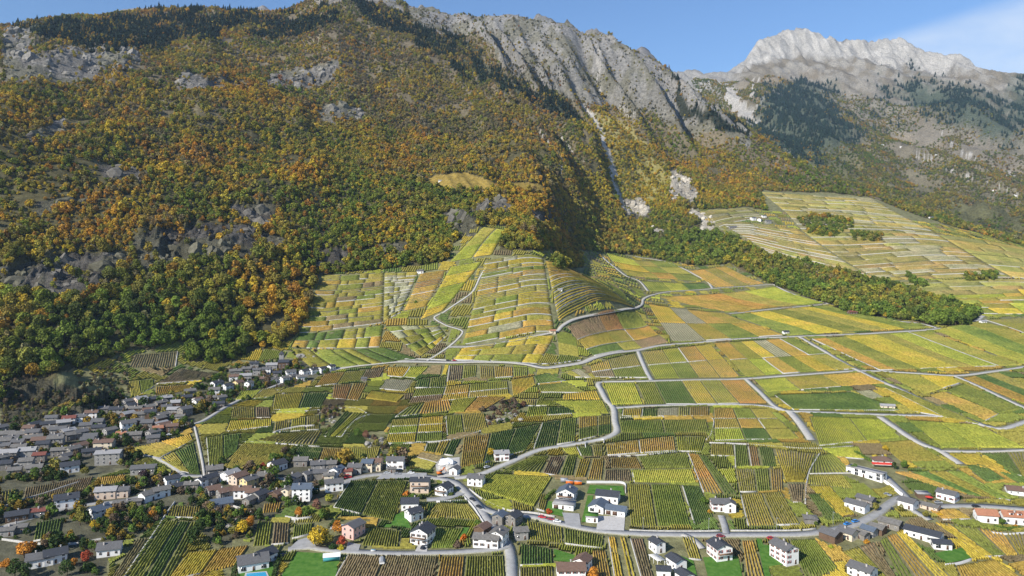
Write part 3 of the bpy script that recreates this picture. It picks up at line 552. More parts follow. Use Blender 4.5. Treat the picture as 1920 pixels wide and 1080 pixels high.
crags('slab_rocks', 'broken grey ledges on the bare slabs in the forest', rk2 * (TT > 5.2), 105, 7.0, (.06, .055, .045), -2.4)
crags('cliff_rocks', 'pale broken rock in the ravine cliffs', pale_m * (TT < 11), 60, 4, (.2, .18, .14), -1)
# ------------------------------------------------------------------ roads and tracks
ASPH = noise_col('road_asphalt', (.25, .245, .235), (.34, .335, .32), .35, .85, .25)
GRAV = noise_col('pale_track', (.33, .31, .275), (.46, .44, .40), .5, .95, .1)
PALE = noise_col('pale_road', (.33, .32, .295), (.44, .425, .39), .35, .85, .2)
VERGE = noise_col('stony_verge', (.20, .19, .11), (.40, .38, .30), .8, .95, .1, .15, 2.0)
def spline(pts, step):
    P = [np.array(p) for p in pts]; out = []
    P = [2 * P[0] - P[1]] + P + [2 * P[-1] - P[-2]]
    for i in range(1, len(P) - 2):
        n = max(2, int(np.linalg.norm(P[i + 1] - P[i]) / step))
        for t in np.arange(n) / n:
            a, b, c, d = P[i - 1], P[i], P[i + 1], P[i + 2]
            out.append(.5 * (2 * b + (c - a) * t + (2 * a - 5 * b + 4 * c - d) * t * t + (3 * b - a - 3 * c + d) * t**3))
    out.append(P[-2]); return np.array(out)
def ribbon_mesh(name, P, w, off, mat, n=3):
    T = np.gradient(P, axis=0); T /= np.linalg.norm(T, axis=1, keepdims=True) + 1e-9; Nn = np.stack([-T[:, 1], T[:, 0]], 1)
    us = np.linspace(-.5, .5, n); Q = P[:, None, :] + Nn[:, None, :] * (us[None, :, None] * (w[:, None, None] if np.ndim(w) else w))
    Z = height(Q[..., 0], Q[..., 1]); Z = np.maximum(Z, Z.mean(1, keepdims=True) - .1) + off
    V = np.concatenate([Q, Z[..., None]], -1); sk = V[:, [0, -1]].copy(); sk[..., 2] -= .35       # skirts into the ground
    V = np.concatenate([sk[:, :1], V, sk[:, 1:]], 1); return raw_mesh(name, V.reshape(-1, 3), grid_faces(len(P), n + 2), [mat])
NROAD = [0]; OCC_ROAD = []; OCC_POLY = []
def road(pts, w, label, name='road', mat=None, verge=1.3):
    w = w * .9; P = spline([ground(*p) for p in pts], 4.0); NROAD[0] += 1; OCC_ROAD.append((P, w + max(verge, .8))); k = NROAD[0] * .012
    put(name, ribbon_mesh(name, P, w, .30 + k * .6, mat or ASPH), kind='structure', label=label)
    if verge: put('verge', ribbon_mesh('verge', P, w + verge, .2 + k * .3, VERGE), kind='structure', label='pale stony edge of the ' + label)
road([(640, 908), (660, 899), (685, 893), (720, 889), (770, 891), (820, 897), (850, 903), (868, 917), (885, 935), (905, 953), (935, 963), (965, 966), (1000, 969), (1040, 979), (1085, 989), (1130, 996), (1200, 1001), (1300, 1003), (1400, 1003), (1500, 1002), (1545, 997), (1600, 985), (1640, 966), (1664, 948), (1690, 933), (1712, 938), (1745, 949), (1830, 949), (1930, 956)], 5.5, 'main asphalt road through the lower village')
road([(895, 945), (915, 975), (935, 1000), (952, 1022), (958, 1045), (960, 1095)], 5.5, 'side road leaving the junction below the village')
road([(540, 1030), (580, 1026), (610, 1031), (665, 1035), (740, 1038), (800, 1037), (865, 1035), (930, 1030), (950, 1025)], 4.6, 'lower lane past the pink house')
road([(852, 897), (885, 893), (915, 885), (932, 877), (952, 869), (990, 852), (1015, 843), (1052, 837), (1090, 831), (1127, 824), (1150, 815), (1157, 806), (1153, 790), (1150, 765), (1137, 750), (1127, 731), (1122, 720), (1135, 716), (1220, 714.5), (1340, 712), (1400, 710), (1500, 703), (1610, 695.5), (1700, 699), (1790, 704.5), (1860, 697), (1930, 687)], 5.0, 'pale vineyard road climbing from the village', mat=PALE)
road([(1155, 765), (1220, 761), (1300, 759), (1400, 759), (1445, 763), (1480, 771), (1600, 776), (1700, 779), (1780, 783), (1840, 796), (1880, 804), (1930, 789)], 5.0, 'vineyard road curving away to the far fields', mat=PALE)
road([(520, 714), (560, 706), (600, 698), (650, 689), (700, 683), (740, 679), (800, 679), (850, 680), (900, 679), (950, 680), (990, 684), (1020, 690), (1052, 687), (1090, 681), (1115, 671), (1152, 662), (1190, 658), (1227, 650), (1265, 645.5), (1315, 642), (1380, 636), (1470, 632), (1530, 629.5), (1640, 625), (1750, 617.5), (1800, 613.5), (1822, 607), (1842, 592)], 6.7, 'wide upper road below the stone terraces', mat=GRAV)
road([(1196, 658), (1205, 680), (1215, 702), (1222, 713)], 4.2, 'short link road between vineyard roads', mat=PALE)
road([(1398, 710), (1425, 735), (1450, 760), (1470, 769)], 4.2, 'second link road between vineyard roads', mat=PALE)
road([(1480, 771), (1497, 790), (1510, 808), (1522, 826)], 6.7, 'broad pale track into the vines', 'track', GRAV, 0)
road([(1500, 632), (1540, 655), (1590, 685), (1620, 700), (1680, 727), (1740, 755), (1800, 781), (1850, 800)], 5.0, 'straight diagonal vineyard road', mat=GRAV)
road([(1650, 782), (1692, 811), (1727, 832), (1765, 847), (1802, 871)], 5.9, 'wide gravel track between lime vineyards', 'track', GRAV, 0)
road([(1765, 846), (1850, 847), (1930, 844)], 3.8, 'gravel track below the lime vineyard', 'track', GRAV)
road([(1790, 705), (1830, 722), (1880, 746), (1930, 769)], 4.2, 'outermost diagonal track', 'track', GRAV)
road([(800, 677), (822, 664), (842, 650), (858, 636), (868, 622), (855, 616), (838, 611), (818, 600), (815, 594), (830, 587), (852, 572), (873, 558), (888, 545), (900, 520), (912, 500)], 2.3, 'hairpin track up the terraced hill', 'track', GRAV, 0)
road([(842, 651), (890, 650), (940, 643), (980, 636), (1007, 630), (1043, 622), (1055, 611), (1087, 597), (1140, 587), (1180, 580), (1203, 572), (1207, 561), (1225, 553), (1262, 546.5), (1335, 541.5), (1400, 537), (1450, 533)], 3.4, 'hill road circling under the yellow terraces', mat=GRAV)
road([(1190, 480), (1240, 489), (1282, 504), (1305, 516), (1327, 528), (1336, 541)], 4.2, 'track down from the wood', 'track', GRAV)
road([(1130, 482), (1150, 499), (1175, 518), (1197, 526), (1215, 546)], 4.2, 'track through the shaded fields', 'track', GRAV, 0)
road([(1366, 588), (1440, 580.5), (1497, 575.5), (1552, 570)], 4.2, 'narrow lane along the wood', 'track', GRAV, 0)
road([(1450, 533), (1470, 544), (1505, 557), (1552, 569), (1575, 575), (1588, 588), (1640, 598), (1720, 606), (1757, 615)], 4.2, 'stony track skirting the wood', 'track', GRAV, 0)
road([(0, 992), (50, 974), (120, 955), (170, 946), (230, 940), (290, 925), (335, 905)], 4.6, 'village street through the lower houses')
road([(330, 905), (345, 893), (330, 878), (310, 866), (285, 855), (258, 853)], 4.2, 'lane bending up beside the vines')
road([(640, 906), (600, 918), (560, 905), (520, 898), (470, 896), (420, 893), (375, 893), (345, 893)], 3.8, 'old lane through the middle village')
road([(1702, 934), (1684, 916), (1664, 897), (1650, 885)], 3.8, 'lane up to the long white building')
road([(1690, 945), (1720, 962), (1745, 976)], 3.8, 'short lane beside the chalet')
road([(365, 800), (372, 830), (380, 870), (384, 898)], 1.8, 'straight stepped path between vines', 'path', GRAV, 0)
road([(560, 705), (520, 722), (470, 742), (430, 760), (380, 790), (330, 800), (260, 815), (180, 828), (100, 850), (0, 880)], 3.8, 'winding street of the upper hamlet and old village')
road([(1362, 1002), (1358, 985), (1352, 968)], 4, 'driveway to the house among the vines', 'driveway', None, 0)
road([(866, 925), (835, 935), (800, 938)], 6, 'drive to the beige house', 'driveway', None, 0)
road([(1280, 1003), (1300, 1012), (1318, 1030)], 4, 'path beside the dark-roofed villas', 'driveway', GRAV, 0)

# ------------------------------------------------------------------ vineyards
def vine_mat():
    m, nt, b = new_mat('vine_leaves', .85, .12)
    oi = N(nt, 'ShaderNodeObjectInfo'); tc = N(nt, 'ShaderNodeTexCoord')
    n1_ = N(nt, 'ShaderNodeTexNoise', i_Scale=.55, i_Detail=3.0, i_Roughness=.7); n2_ = N(nt, 'ShaderNodeTexNoise', i_Scale=.035, i_Detail=3.0)
    gm = N(nt, 'ShaderNodeNewGeometry')
    for n in (n1_, n2_): nt.links.new(gm.outputs['Position'], n.inputs['Vector'])
    hs = N(nt, 'ShaderNodeHueSaturation')
    a = N(nt, 'ShaderNodeMapRange'); a.inputs['From Min'].default_value = .3; a.inputs['From Max'].default_value = .7; a.inputs['To Min'].default_value = .48; a.inputs['To Max'].default_value = .52
    nt.links.new(n2_.outputs['Fac'], a.inputs['Value']); nt.links.new(a.outputs[0], hs.inputs['Hue'])
    v = N(nt, 'ShaderNodeMapRange'); v.inputs['From Min'].default_value = .28; v.inputs['From Max'].default_value = .72; v.inputs['To Min'].default_value = .5; v.inputs['To Max'].default_value = 1.5
    nt.links.new(n1_.outputs['Fac'], v.inputs['Value']); v2 = N(nt, 'ShaderNodeMapRange'); v2.inputs['From Min'].default_value = .3; v2.inputs['From Max'].default_value = .7; v2.inputs['To Min'].default_value = 1.22; v2.inputs['To Max'].default_value = .74; nt.links.new(n2_.outputs['Fac'], v2.inputs['Value']); vm = N(nt, 'ShaderNodeMath', operation='MULTIPLY'); nt.links.new(v.outputs[0], vm.inputs[0]); nt.links.new(v2.outputs[0], vm.inputs[1]); nt.links.new(vm.outputs[0], hs.inputs['Value']); nt.links.new(oi.outputs['Color'], hs.inputs['Color'])
    nt.links.new(hs.outputs[0], b.inputs['Base Color']); return m
VINE = vine_mat()
SOIL = noise_col('vineyard_soil', (.15, .13, .075), (.25, .22, .14), .3, .95, .1)
SOILG = noise_col('grassy_soil', (.12, .13, .045), (.20, .185, .08), .3, .95, .1)
STONE = noise_col('dry_stone', (.30, .285, .25), (.52, .50, .46), 1.2, .95, .1, .12, 4.0)
VC = {'Y': ((.37, .28, .04), 'golden'), 'G': ((.165, .185, .035), 'green'), 'L': ((.27, .28, .04), 'lime yellow'), 'O': ((.32, .215, .045), 'orange-gold'), 'B': ((.19, .145, .07), 'brown'),
      'D': ((.09, .13, .03), 'dark green'), 'S': ((.30, .29, .17), 'pale fallow'), 'M': ((.24, .212, .042), 'olive yellow'), 'R': ((.26, .15, .045), 'rust red')}
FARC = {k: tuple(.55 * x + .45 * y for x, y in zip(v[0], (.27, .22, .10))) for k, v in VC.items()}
def quadw(q): return np.array([ground(*p) for p in q])
def bil(Q, u, v):
    u, v = np.asarray(u)[..., None], np.asarray(v)[..., None]; return (Q[0] * (1 - u) + Q[1] * u) * (1 - v) + (Q[3] * (1 - u) + Q[2] * u) * v
def sheet(name, Q, off, mat, cell=6.0):
    nu = int(np.clip(np.linalg.norm(Q[1] - Q[0]) / cell, 2, 24)) + 1; nv = int(np.clip(np.linalg.norm(Q[3] - Q[0]) / cell, 2, 24)) + 1
    P = bil(Q, *np.meshgrid(np.linspace(0, 1, nu), np.linspace(0, 1, nv))); Z = height(P[..., 0], P[..., 1]) + off
    return raw_mesh(name, np.concatenate([P, Z[..., None]], -1).reshape(-1, 3), grid_faces(nv, nu), [mat], smooth=True)
ROWSEG = [0]
def vine_rows(Q, along, sp, wid, hgt, step):
    if along == 'u': Q = np.array([Q[0], Q[3], Q[2], Q[1]])             # rows run from edge to edge
    A, B = Q[1] - Q[0], Q[2] - Q[3]; width = .5 * (np.linalg.norm(A) + np.linalg.norm(B)); ln = .5 * (np.linalg.norm(Q[3] - Q[0]) + np.linalg.norm(Q[2] - Q[1]))
    a = A / (np.linalg.norm(A) + 1e-9); l_ = (Q[3] - Q[0]) / (np.linalg.norm(Q[3] - Q[0]) + 1e-9); sinang = abs(a[0] * l_[1] - a[1] * l_[0]); n = max(1, int(width * sinang / sp)); m = max(2, int(ln / step) + 1)
    us, vs = np.meshgrid((np.arange(n) + .5) / n, np.linspace(.004, .996, m), indexing='ij'); P = bil(Q, us, vs)
    T = P[:, -1] - P[:, 0]; T /= np.linalg.norm(T, axis=1, keepdims=True) + 1e-9; Nn = np.stack([-T[:, 1], T[:, 0]], 1)[:, None, :]
    j = lambda s: rng.uniform(-s, s, (n, m)); z = height(P[..., 0], P[..., 1]); V = np.empty((n, m, 4, 3))
    for k, (o, h) in enumerate([(-.5, -.1), (-.36, 1), (.36, 1), (.5, -.1)]):
        V[:, :, k, :2] = P + Nn * ((o * wid) * (1 + j(.28)))[..., None] + (Nn * j(.12)[..., None]); V[:, :, k, 2] = z + (h * hgt * (1 + j(.16)) if h > 0 else .1)
    rare = (rng.uniform(size=(n, m)) < .03) | (vnoise(P[..., 0] / 7, P[..., 1] / 7, 77) > .93); V[:, :, 1:3, 2] -= (rare * hgt * .6)[..., None]
    base = (np.arange(n)[:, None] * m + np.arange(m - 1)[None, :]).ravel() * 4
    Fq = np.concatenate([np.stack([base + k, base + 4 + k, base + 5 + k, base + 1 + k], 1) for k in range(3)]); ends = np.arange(n)
    e1 = ends * m * 4; e2 = (ends * m + m - 1) * 4; Fq = np.concatenate([Fq, np.stack([e1, e1 + 1, e1 + 2, e1 + 3], 1), np.stack([e2 + 3, e2 + 2, e2 + 1, e2], 1)]); ROWSEG[0] += len(Fq)
    return raw_mesh('vine_rows', V.reshape(-1, 3), Fq, [VINE])
def wall_mesh(P, w, h, sink=1.0):
    T = np.gradient(P, axis=0); T /= np.linalg.norm(T, axis=1, keepdims=True) + 1e-9; Nn = np.stack([-T[:, 1], T[:, 0]], 1); z = height(P[:, 0], P[:, 1]); V = np.empty((len(P), 4, 3))
    jit = rng.uniform(-.09, .09, len(P))
    for k, (o, zz) in enumerate([(-.5, -sink), (-.5, h), (.5, h), (.5, -sink)]):
        V[:, k, :2] = P + Nn * o * w; V[:, k, 2] = z + zz + (jit if zz > 0 else 0)
    b = np.arange(len(P) - 1) * 4; Fq = np.concatenate([np.stack([b + k, b + 4 + k, b + 5 + k, b + 1 + k], 1) for k in range(3)] + [np.array([[0, 1, 2, 3]]), np.array([[3, 2, 1, 0]]) + (len(P) - 1) * 4])
    return raw_mesh('stone_wall', V.reshape(-1, 3), Fq, [STONE])
def edge_pts(Q, side):
    a, b = {'b': (Q[3], Q[2]), 't': (Q[0], Q[1]), 'l': (Q[0], Q[3]), 'r': (Q[1], Q[2])}[side]; n = max(2, int(np.linalg.norm(b - a) / 3)); return a + (b - a) * np.linspace(0, 1, n)[:, None]
ORD = ['first', 'second', 'third', 'fourth', 'fifth', 'sixth', 'seventh', 'eighth', 'ninth', 'tenth', 'eleventh', 'twelfth', 'thirteenth', 'fourteenth', 'fifteenth', 'sixteenth', 'seventeenth', 'eighteenth', 'nineteenth', 'twentieth']
def splits(n, r, jit=.28):
    w = 1 + np.array([r.uniform(-jit, jit) for _ in range(n)]); return np.concatenate([[0], np.cumsum(w) / w.sum()])
def plot_meshes(parent, Q, key, rows, dense, d, walls, top=True):
    c, _ = VC[key]; j = random.uniform(.88, 1.12); c = tuple(x * j * random.uniform(.94, 1.06) for x in c)
    sp, wid, hg, st = (1.2, .5, 1.05, 1.8) if not dense else (1.15, .85, 1.0, 1.8)
    if d > 520: sp, wid, st = sp * 1.15, wid * 1.25, 2.4
    if d > 650: sp, wid, st = sp * 1.3, wid * 1.4, 3.2
    if d > 850: sp, wid, st = sp * 1.6, wid * 1.8, 4.5
    if d > 1150: sp, wid, st = sp * 1.6, wid * 1.7, 8
    wid = min(wid, sp * .88)
    if key == 'S': wid *= .55; hg *= .5
    v = put('vine_rows', vine_rows(Q, rows, sp, wid, hg, st), parent, kind='stuff'); v.color = (*c, 1)
    for s in walls: put('stone_wall', wall_mesh(edge_pts(Q, s), .55 if d < 700 else .9, .75 if d < 700 else 1.0), parent)
def inset(Q, m):
    c = Q.mean(0); out = Q.copy()
    for i in range(4):
        a = Q[(i + 1) % 4] - Q[i]; b = Q[i - 1] - Q[i]; out[i] = Q[i] + (a / (np.linalg.norm(a) + 1e-9) + b / (np.linalg.norm(b) + 1e-9)) * m
    return out
NPLOT = [0]
def block(q, cols, where, nu=1, nv=1, rows='v', dense=False, wall='', gap=.5, soil=None):
    """a traced piece of vineyard, cut into nu x nv plots of the given leaf colours"""
    Q = quadw(q); r = random.Random(int(q[0][0] * 7 + q[0][1])); us, vs = splits(nu, r), splits(nv, r)
    for b in range(nv):
        for a in range(nu):
            key = cols[(b * nu + a) % len(cols)]; sk = .04 * r.uniform(-1, 1) if nv > 1 else 0
            q4 = np.array([bil(Q, us[a], vs[b]), bil(Q, us[a + 1], vs[b]), bil(Q, us[a + 1], vs[b + 1]), bil(Q, us[a], vs[b + 1])]); OCC_POLY.append(q4); q4 = inset(q4, gap); d = q4[:, 1].mean()
            pos = []
            if nu > 1: pos.append(ORD[a] + ' from village side')
            if nv > 1: pos.append(['upper', 'lower'][b] + ' tier' if nv == 2 else ['upper', 'middle', 'lower'][b] + ' tier')
            lab = '%s plot %s%s' % (VC[key][1], where, (', ' + ', '.join(pos)) if pos else '')
            if len(lab.split()) > 16: lab = lab.replace(' from village side', ' strip')
            o = put('vineyard_plot', sheet('vineyard_plot', q4, .16, soil or (SOILG if key in 'LGD' else SOIL)), label=lab, cat='vineyard', group='vineyard plots'); NPLOT[0] += 1
            plot_meshes(o, q4, key, rows, dense, d, wall or (('b' if r.random() < (.28 if d < 520 else .5) else '') + ('l' if r.random() < .12 else '') if d < 1000 else ''))
def terraces(q, cols, label, nu, nv, wall=.8, sp=None, jit=.3):
    """a terraced hillside: contour strips, each with its rows and its retaining wall"""
    Q = quadw(q); OCC_POLY.append(Q); r = random.Random(int(q[0][0] * 5 + q[0][1])); t = put('terraced_vineyard', None, label=label, cat='vineyard', group='terraced vineyards'); 
    vs = splits(nv, r, jit); far_ = Q[:, 1].mean() > 1150; u0 = splits(nu, random.Random(len(label)), .2)
    for b in range(nv):
        us = u0 if nu == 2 and not far_ else splits(nu, r, .6)
        for a in range(nu):
            key = cols[r.randrange(len(cols))] if not isinstance(cols, tuple) else cols[0][min(int(b / nv * len(cols[0])), len(cols[0]) - 1)]; dv = 0 if nu == 1 else r.uniform(-.012, .012)
            q4 = inset(np.array([bil(Q, us[a], vs[b] + dv), bil(Q, us[a + 1], vs[b] + dv), bil(Q, us[a + 1], vs[b + 1] + dv), bil(Q, us[a], vs[b + 1] + dv)]), .3 if far_ else .45); d = q4[:, 1].mean()
            o = put('terrace', sheet('terrace', q4, .25, SOILG if key in 'LG' else SOIL, 8.0), t)
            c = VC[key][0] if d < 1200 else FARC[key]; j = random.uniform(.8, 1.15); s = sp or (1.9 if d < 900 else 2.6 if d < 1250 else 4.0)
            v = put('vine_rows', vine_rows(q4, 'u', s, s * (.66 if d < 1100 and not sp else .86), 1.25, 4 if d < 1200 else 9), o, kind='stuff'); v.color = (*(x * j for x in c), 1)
            if r.random() < wall: put('stone_wall', wall_mesh(edge_pts(q4, 'b'), .6 if d < 1000 else .8, .6 if d < 1000 else .9, 1.6), o)
    if nu == 2 and not far_:
        for a in range(1, nu):
            q5 = np.array([bil(Q, u0[a] - .002, 0), bil(Q, u0[a], 0), bil(Q, u0[a], 1), bil(Q, u0[a] - .002, 1)]); put('dividing_wall', wall_mesh(edge_pts(q5, 'l'), .7, .7), t)
def yard(q, mat, name, label, off=.34):
    Q = quadw(q); OCC_POLY.append(Q); return put(name, sheet(name, Q, off, mat, 4.0), kind='structure', label=label)
GRASS = noise_col('mown_grass', (.04, .12, .015), (.10, .19, .035), .35, .9, .1, 0, None, 6)
GARDEN = noise_col('garden_ground', (.10, .11, .045), (.22, .20, .12), .25, .95, .1)
PAVE = noise_col('paving', (.38, .36, .33), (.48, .46, .43), .8, .9, .15)
yard([(1054, 962), (1086, 964), (1090, 994), (1062, 990)], ASPH, 'driveway', 'asphalt forecourt of the white villa')
yard([(1122, 968), (1172, 970), (1170, 996), (1118, 994)], PAVE, 'driveway', 'paved forecourt of the big slate-roofed villa')
yard([(652, 1018), (676, 1022), (672, 1034), (648, 1034)], ASPH, 'driveway', 'driveway of the pink house')
yard([(785, 1022), (803, 1024), (800, 1036), (778, 1035)], PAVE, 'driveway', 'driveway of the timber-gabled house')
yard([(558, 1014), (586, 1006), (592, 1026), (544, 1028)], ASPH, 'driveway', 'paved apron above the lane')
yard([(556, 1036), (640, 1040), (626, 1095), (520, 1095)], GRASS, 'lawn', 'big bright lawn beside the villa')
yard([(448, 1064), (510, 1052), (518, 1095), (440, 1095)], GRASS, 'lawn', 'lawn in front of the grey-roofed villa', .36)
yard([(738, 968), (756, 960), (772, 992), (732, 986)], GRASS, 'lawn', 'small lawn below the twin dark roofs')
yard([(1038, 1030), (1078, 1042), (1076, 1056), (1038, 1052)], GRASS, 'lawn', 'lawn behind the brown-roofed house')
yard([(1028, 940), (1052, 945), (1058, 970), (1022, 962)], GRASS, 'lawn', 'lawn of the white villa')
yard([(1106, 910), (1168, 912), (1172, 930), (1100, 926)], GRASS, 'lawn', 'grass strip behind the big slate-roofed villa')
yard([(1102, 930), (1112, 930), (1104, 980), (1090, 980)], GRASS, 'lawn', 'grass bank beside the big slate-roofed villa', .38)
yard([(1318, 1046), (1384, 1044), (1394, 1095), (1330, 1095)], GRASS, 'lawn', 'lawn in front of the balcony villa')
yard([(1418, 1010), (1428, 1012), (1448, 1095), (1436, 1095)], GRASS, 'lawn', 'narrow grass strip beside orange vines')
yard([(1430, 1022), (1462, 1026), (1470, 1060), (1440, 1064)], GRASS, 'lawn', 'lawn beside the tall white block')
yard([(1752, 1038), (1804, 1028), (1822, 1048), (1774, 1058)], GRASS, 'lawn', 'lawn of the dark-roofed villa')
yard([(722, 984), (736, 984), (732, 990), (716, 990)], GRASS, 'lawn', 'tiny lawn corner', .37)
yard([(1268, 1040), (1300, 1052), (1310, 1095), (1285, 1095)], GRASS, 'lawn', 'lawn between dark-roofed villas')
yard([(868, 990), (880, 990), (868, 1014), (856, 1010)], GRASS, 'lawn', 'grass beside the orange bush')
yard([(256, 928), (296, 914), (300, 918), (262, 936)], GRASS, 'lawn', 'bright strip of lawn in the lower village')
yard([(720, 888), (800, 888), (800, 897), (705, 900)], ASPH, 'parking', 'parking bay by the row houses', .55)
# near plots, below the vineyard road
block([(657, 902), (766, 902), (738, 980), (624, 953)], 'DG', 'below the curved road and row houses', 2)
block([(692, 988), (752, 997), (748, 1028), (676, 1024)], 'G', 'between the pink house and timber-gabled house')
block([(820, 944), (878, 947), (902, 975), (797, 972)], 'M', 'enclosed by the road bend', dense=True)
block([(815, 990), (872, 992), (850, 1028), (807, 1030)], 'G', 'behind the big stone-roofed white house', dense=True)
block([(652, 1041), (822, 1044), (812, 1095), (622, 1095)], 'BB', 'below the lane beside the bright lawn', 2, dense=True)
block([(826, 1044), (946, 1042), (950, 1095), (815, 1095)], 'OG', 'in the fork of lane and side road', 2)
block([(975, 1020), (1037, 1030), (1038, 1060), (973, 1062)], 'D', 'beside the side road above the brown-roofed house')
block([(973, 1065), (1038, 1063), (1040, 1095), (973, 1095)], 'M', 'beside the side road, nearest the brown-roofed house')
block([(985, 977), (1135, 1006), (1130, 1030), (992, 1013)], 'MG', 'just below the main road and parked red cars', 2)
block([(1108, 1034), (1138, 1034), (1150, 1095), (1114, 1095)], 'O', 'next to the brown-roofed house')
block([(1139, 1008), (1155, 1008), (1173, 1095), (1152, 1095)], 'Y', 'in the first bright yellow strip below the main road', dense=True)
block([(1160, 1008), (1174, 1008), (1198, 1095), (1178, 1095)], 'Y', 'in the second bright yellow strip below the main road', dense=True)
block([(1180, 1010), (1207, 1011), (1230, 1095), (1203, 1095)], 'B', 'beside the pergola villas')
block([(929, 890), (1037, 895), (1002, 952), (897, 920)], 'L', 'rounded by the main road bend', dense=True)
block([(1013, 927), (1031, 929), (1022, 961), (1005, 956)], 'M', 'in a short strip beside the white villa')
block([(1000, 856), (1030, 856), (1014, 888), (938, 884)], 'G', 'under the climbing vineyard road, nearest the small white house')
block([(1031, 857), (1063, 855), (1046, 893), (1016, 889)], 'B', 'under the climbing vineyard road')
block([(1064, 854), (1084, 852), (1075, 895), (1048, 893)], 'G', 'under the climbing vineyard road beside a brown plot')
block([(1052, 842), (1130, 833), (1132, 858), (1064, 853)], 'LDM', 'tucked under the road bend', 3)
block([(1086, 862), (1110, 861), (1098, 898), (1076, 896)], 'Y', 'above the white villa')
block([(1111, 861), (1134, 861), (1130, 901), (1100, 899)], 'O', 'above the slate-roofed villa')
block([(1135, 833), (1264, 819), (1268, 846), (1138, 855)], 'OO', 'in the big orange field right of the road bend', 2)
block([(1266, 819), (1326, 819), (1316, 848), (1270, 847)], 'L', 'at the end of the big orange field')
block([(1144, 860), (1194, 858), (1205, 880), (1144, 878)], 'R', 'under the big orange field')
block([(1196, 857), (1288, 849), (1296, 878), (1208, 880)], 'G', 'above the flat lime plot', dense=True)
block([(1134, 881), (1182, 880), (1186, 903), (1131, 903)], 'B', 'beside the flat lime plot')
block([(1184, 882), (1297, 880), (1307, 908), (1188, 905)], 'L', 'in one flat bright sheet above the main road', dense=True)
block([(1174, 908), (1275, 910), (1296, 987), (1181, 988)], 'MG', 'between the big villa and the house among the vines', 2, dense=True)
block([(1278, 911), (1312, 913), (1338, 970), (1302, 987)], 'D', 'beside the house among the vines')
block([(1289, 850), (1325, 856), (1386, 930), (1318, 924)], 'OD', 'running down behind the house among the vines', 2)
block([(1333, 833), (1374, 834), (1378, 857), (1331, 855)], 'M', 'below the fork of tracks', dense=True)
block([(1376, 834), (1401, 836), (1406, 876), (1378, 877)], 'G', 'beside the rust red strip')
block([(1402, 837), (1420, 838), (1427, 876), (1408, 876)], 'R', 'in the single rust strip')
block([(1421, 838), (1449, 841), (1458, 876), (1429, 876)], 'D', 'beside the strongly striped golden field')
block([(1451, 842), (1531, 853), (1508, 905), (1473, 905)], 'Y', 'with bold dark stripes above the main road')
block([(1378, 880), (1468, 880), (1470, 922), (1386, 924)], 'MGO', 'above the striped green field', 3)
block([(1387, 927), (1465, 923), (1502, 985), (1402, 988)], 'MM', 'in the striped field above the main road', 2)
block([(1474, 908), (1509, 908), (1505, 944), (1486, 943)], 'B', 'beside the bold striped field', dense=True)
block([(1514, 912), (1556, 912), (1604, 966), (1576, 972)], 'Y', 'next to the white twin-roofed house')
block([(1514, 928), (1542, 926), (1584, 974), (1548, 978)], 'D', 'around the stone shed')
block([(1521, 858), (1562, 851), (1602, 888), (1514, 890)], 'G', 'below the long white building')
block([(1514, 891), (1580, 891), (1602, 918), (1514, 908)], 'M', 'under the long white building', dense=True)
block([(1537, 841), (1610, 838), (1622, 862), (1570, 858)], 'L', 'above the long white building', dense=True)
block([(1518, 782), (1648, 786), (1690, 822), (1536, 837)], 'LL', 'left of the wide gravel track', 2)
block([(1648, 831), (1708, 826), (1772, 865), (1690, 868)], 'M', 'above the brown bungalow', dense=True)
block([(1702, 789), (1832, 797), (1925, 841), (1768, 841)], 'LL', 'in the broad bright field by the wide gravel track', 2, dense=True)
block([(1776, 851), (1830, 852), (1900, 892), (1812, 872)], 'Y', 'under the gravel track', dense=True)
block([(1840, 851), (1925, 849), (1928, 897), (1903, 891)], 'DM', 'under the gravel track toward the frame edge', 2, dense=True)
block([(1811, 874), (1843, 872), (1885, 900), (1850, 907)], 'D', 'above the low brown-roofed house', dense=True)
block([(1674, 886), (1803, 884), (1897, 940), (1792, 926)], 'ODMG', 'above the terracotta-roofed houses', 4, dense=True)
block([(1742, 958), (1792, 955), (1824, 975), (1766, 976)], 'O', 'facing the terracotta-roofed houses', dense=True)
block([(1748, 980), (1925, 1004), (1930, 1042), (1848, 1046)], 'YGOM', 'behind the dark-roofed villa', 4)
block([(1648, 1014), (1692, 994), (1792, 1095), (1690, 1095)], 'GOY', 'in front of the dark-roofed villa', 3)
block([(1578, 1036), (1640, 1017), (1688, 1095), (1655, 1095)], 'MB', 'below the old barns', 2, dense=True)
block([(1480, 1014), (1528, 1012), (1572, 1068), (1512, 1095)], 'G', 'in the shade of the tall white block')
block([(1389, 1015), (1413, 1014), (1440, 1095), (1400, 1095)], 'O', 'between two white villas')
block([(1276, 1008), (1303, 1008), (1317, 1052), (1290, 1050)], 'M', 'between the pergola villas and balcony villa')
block([(1792, 1063), (1864, 1050), (1930, 1095), (1804, 1095)], 'O', 'at the bottom frame corner', dense=True)
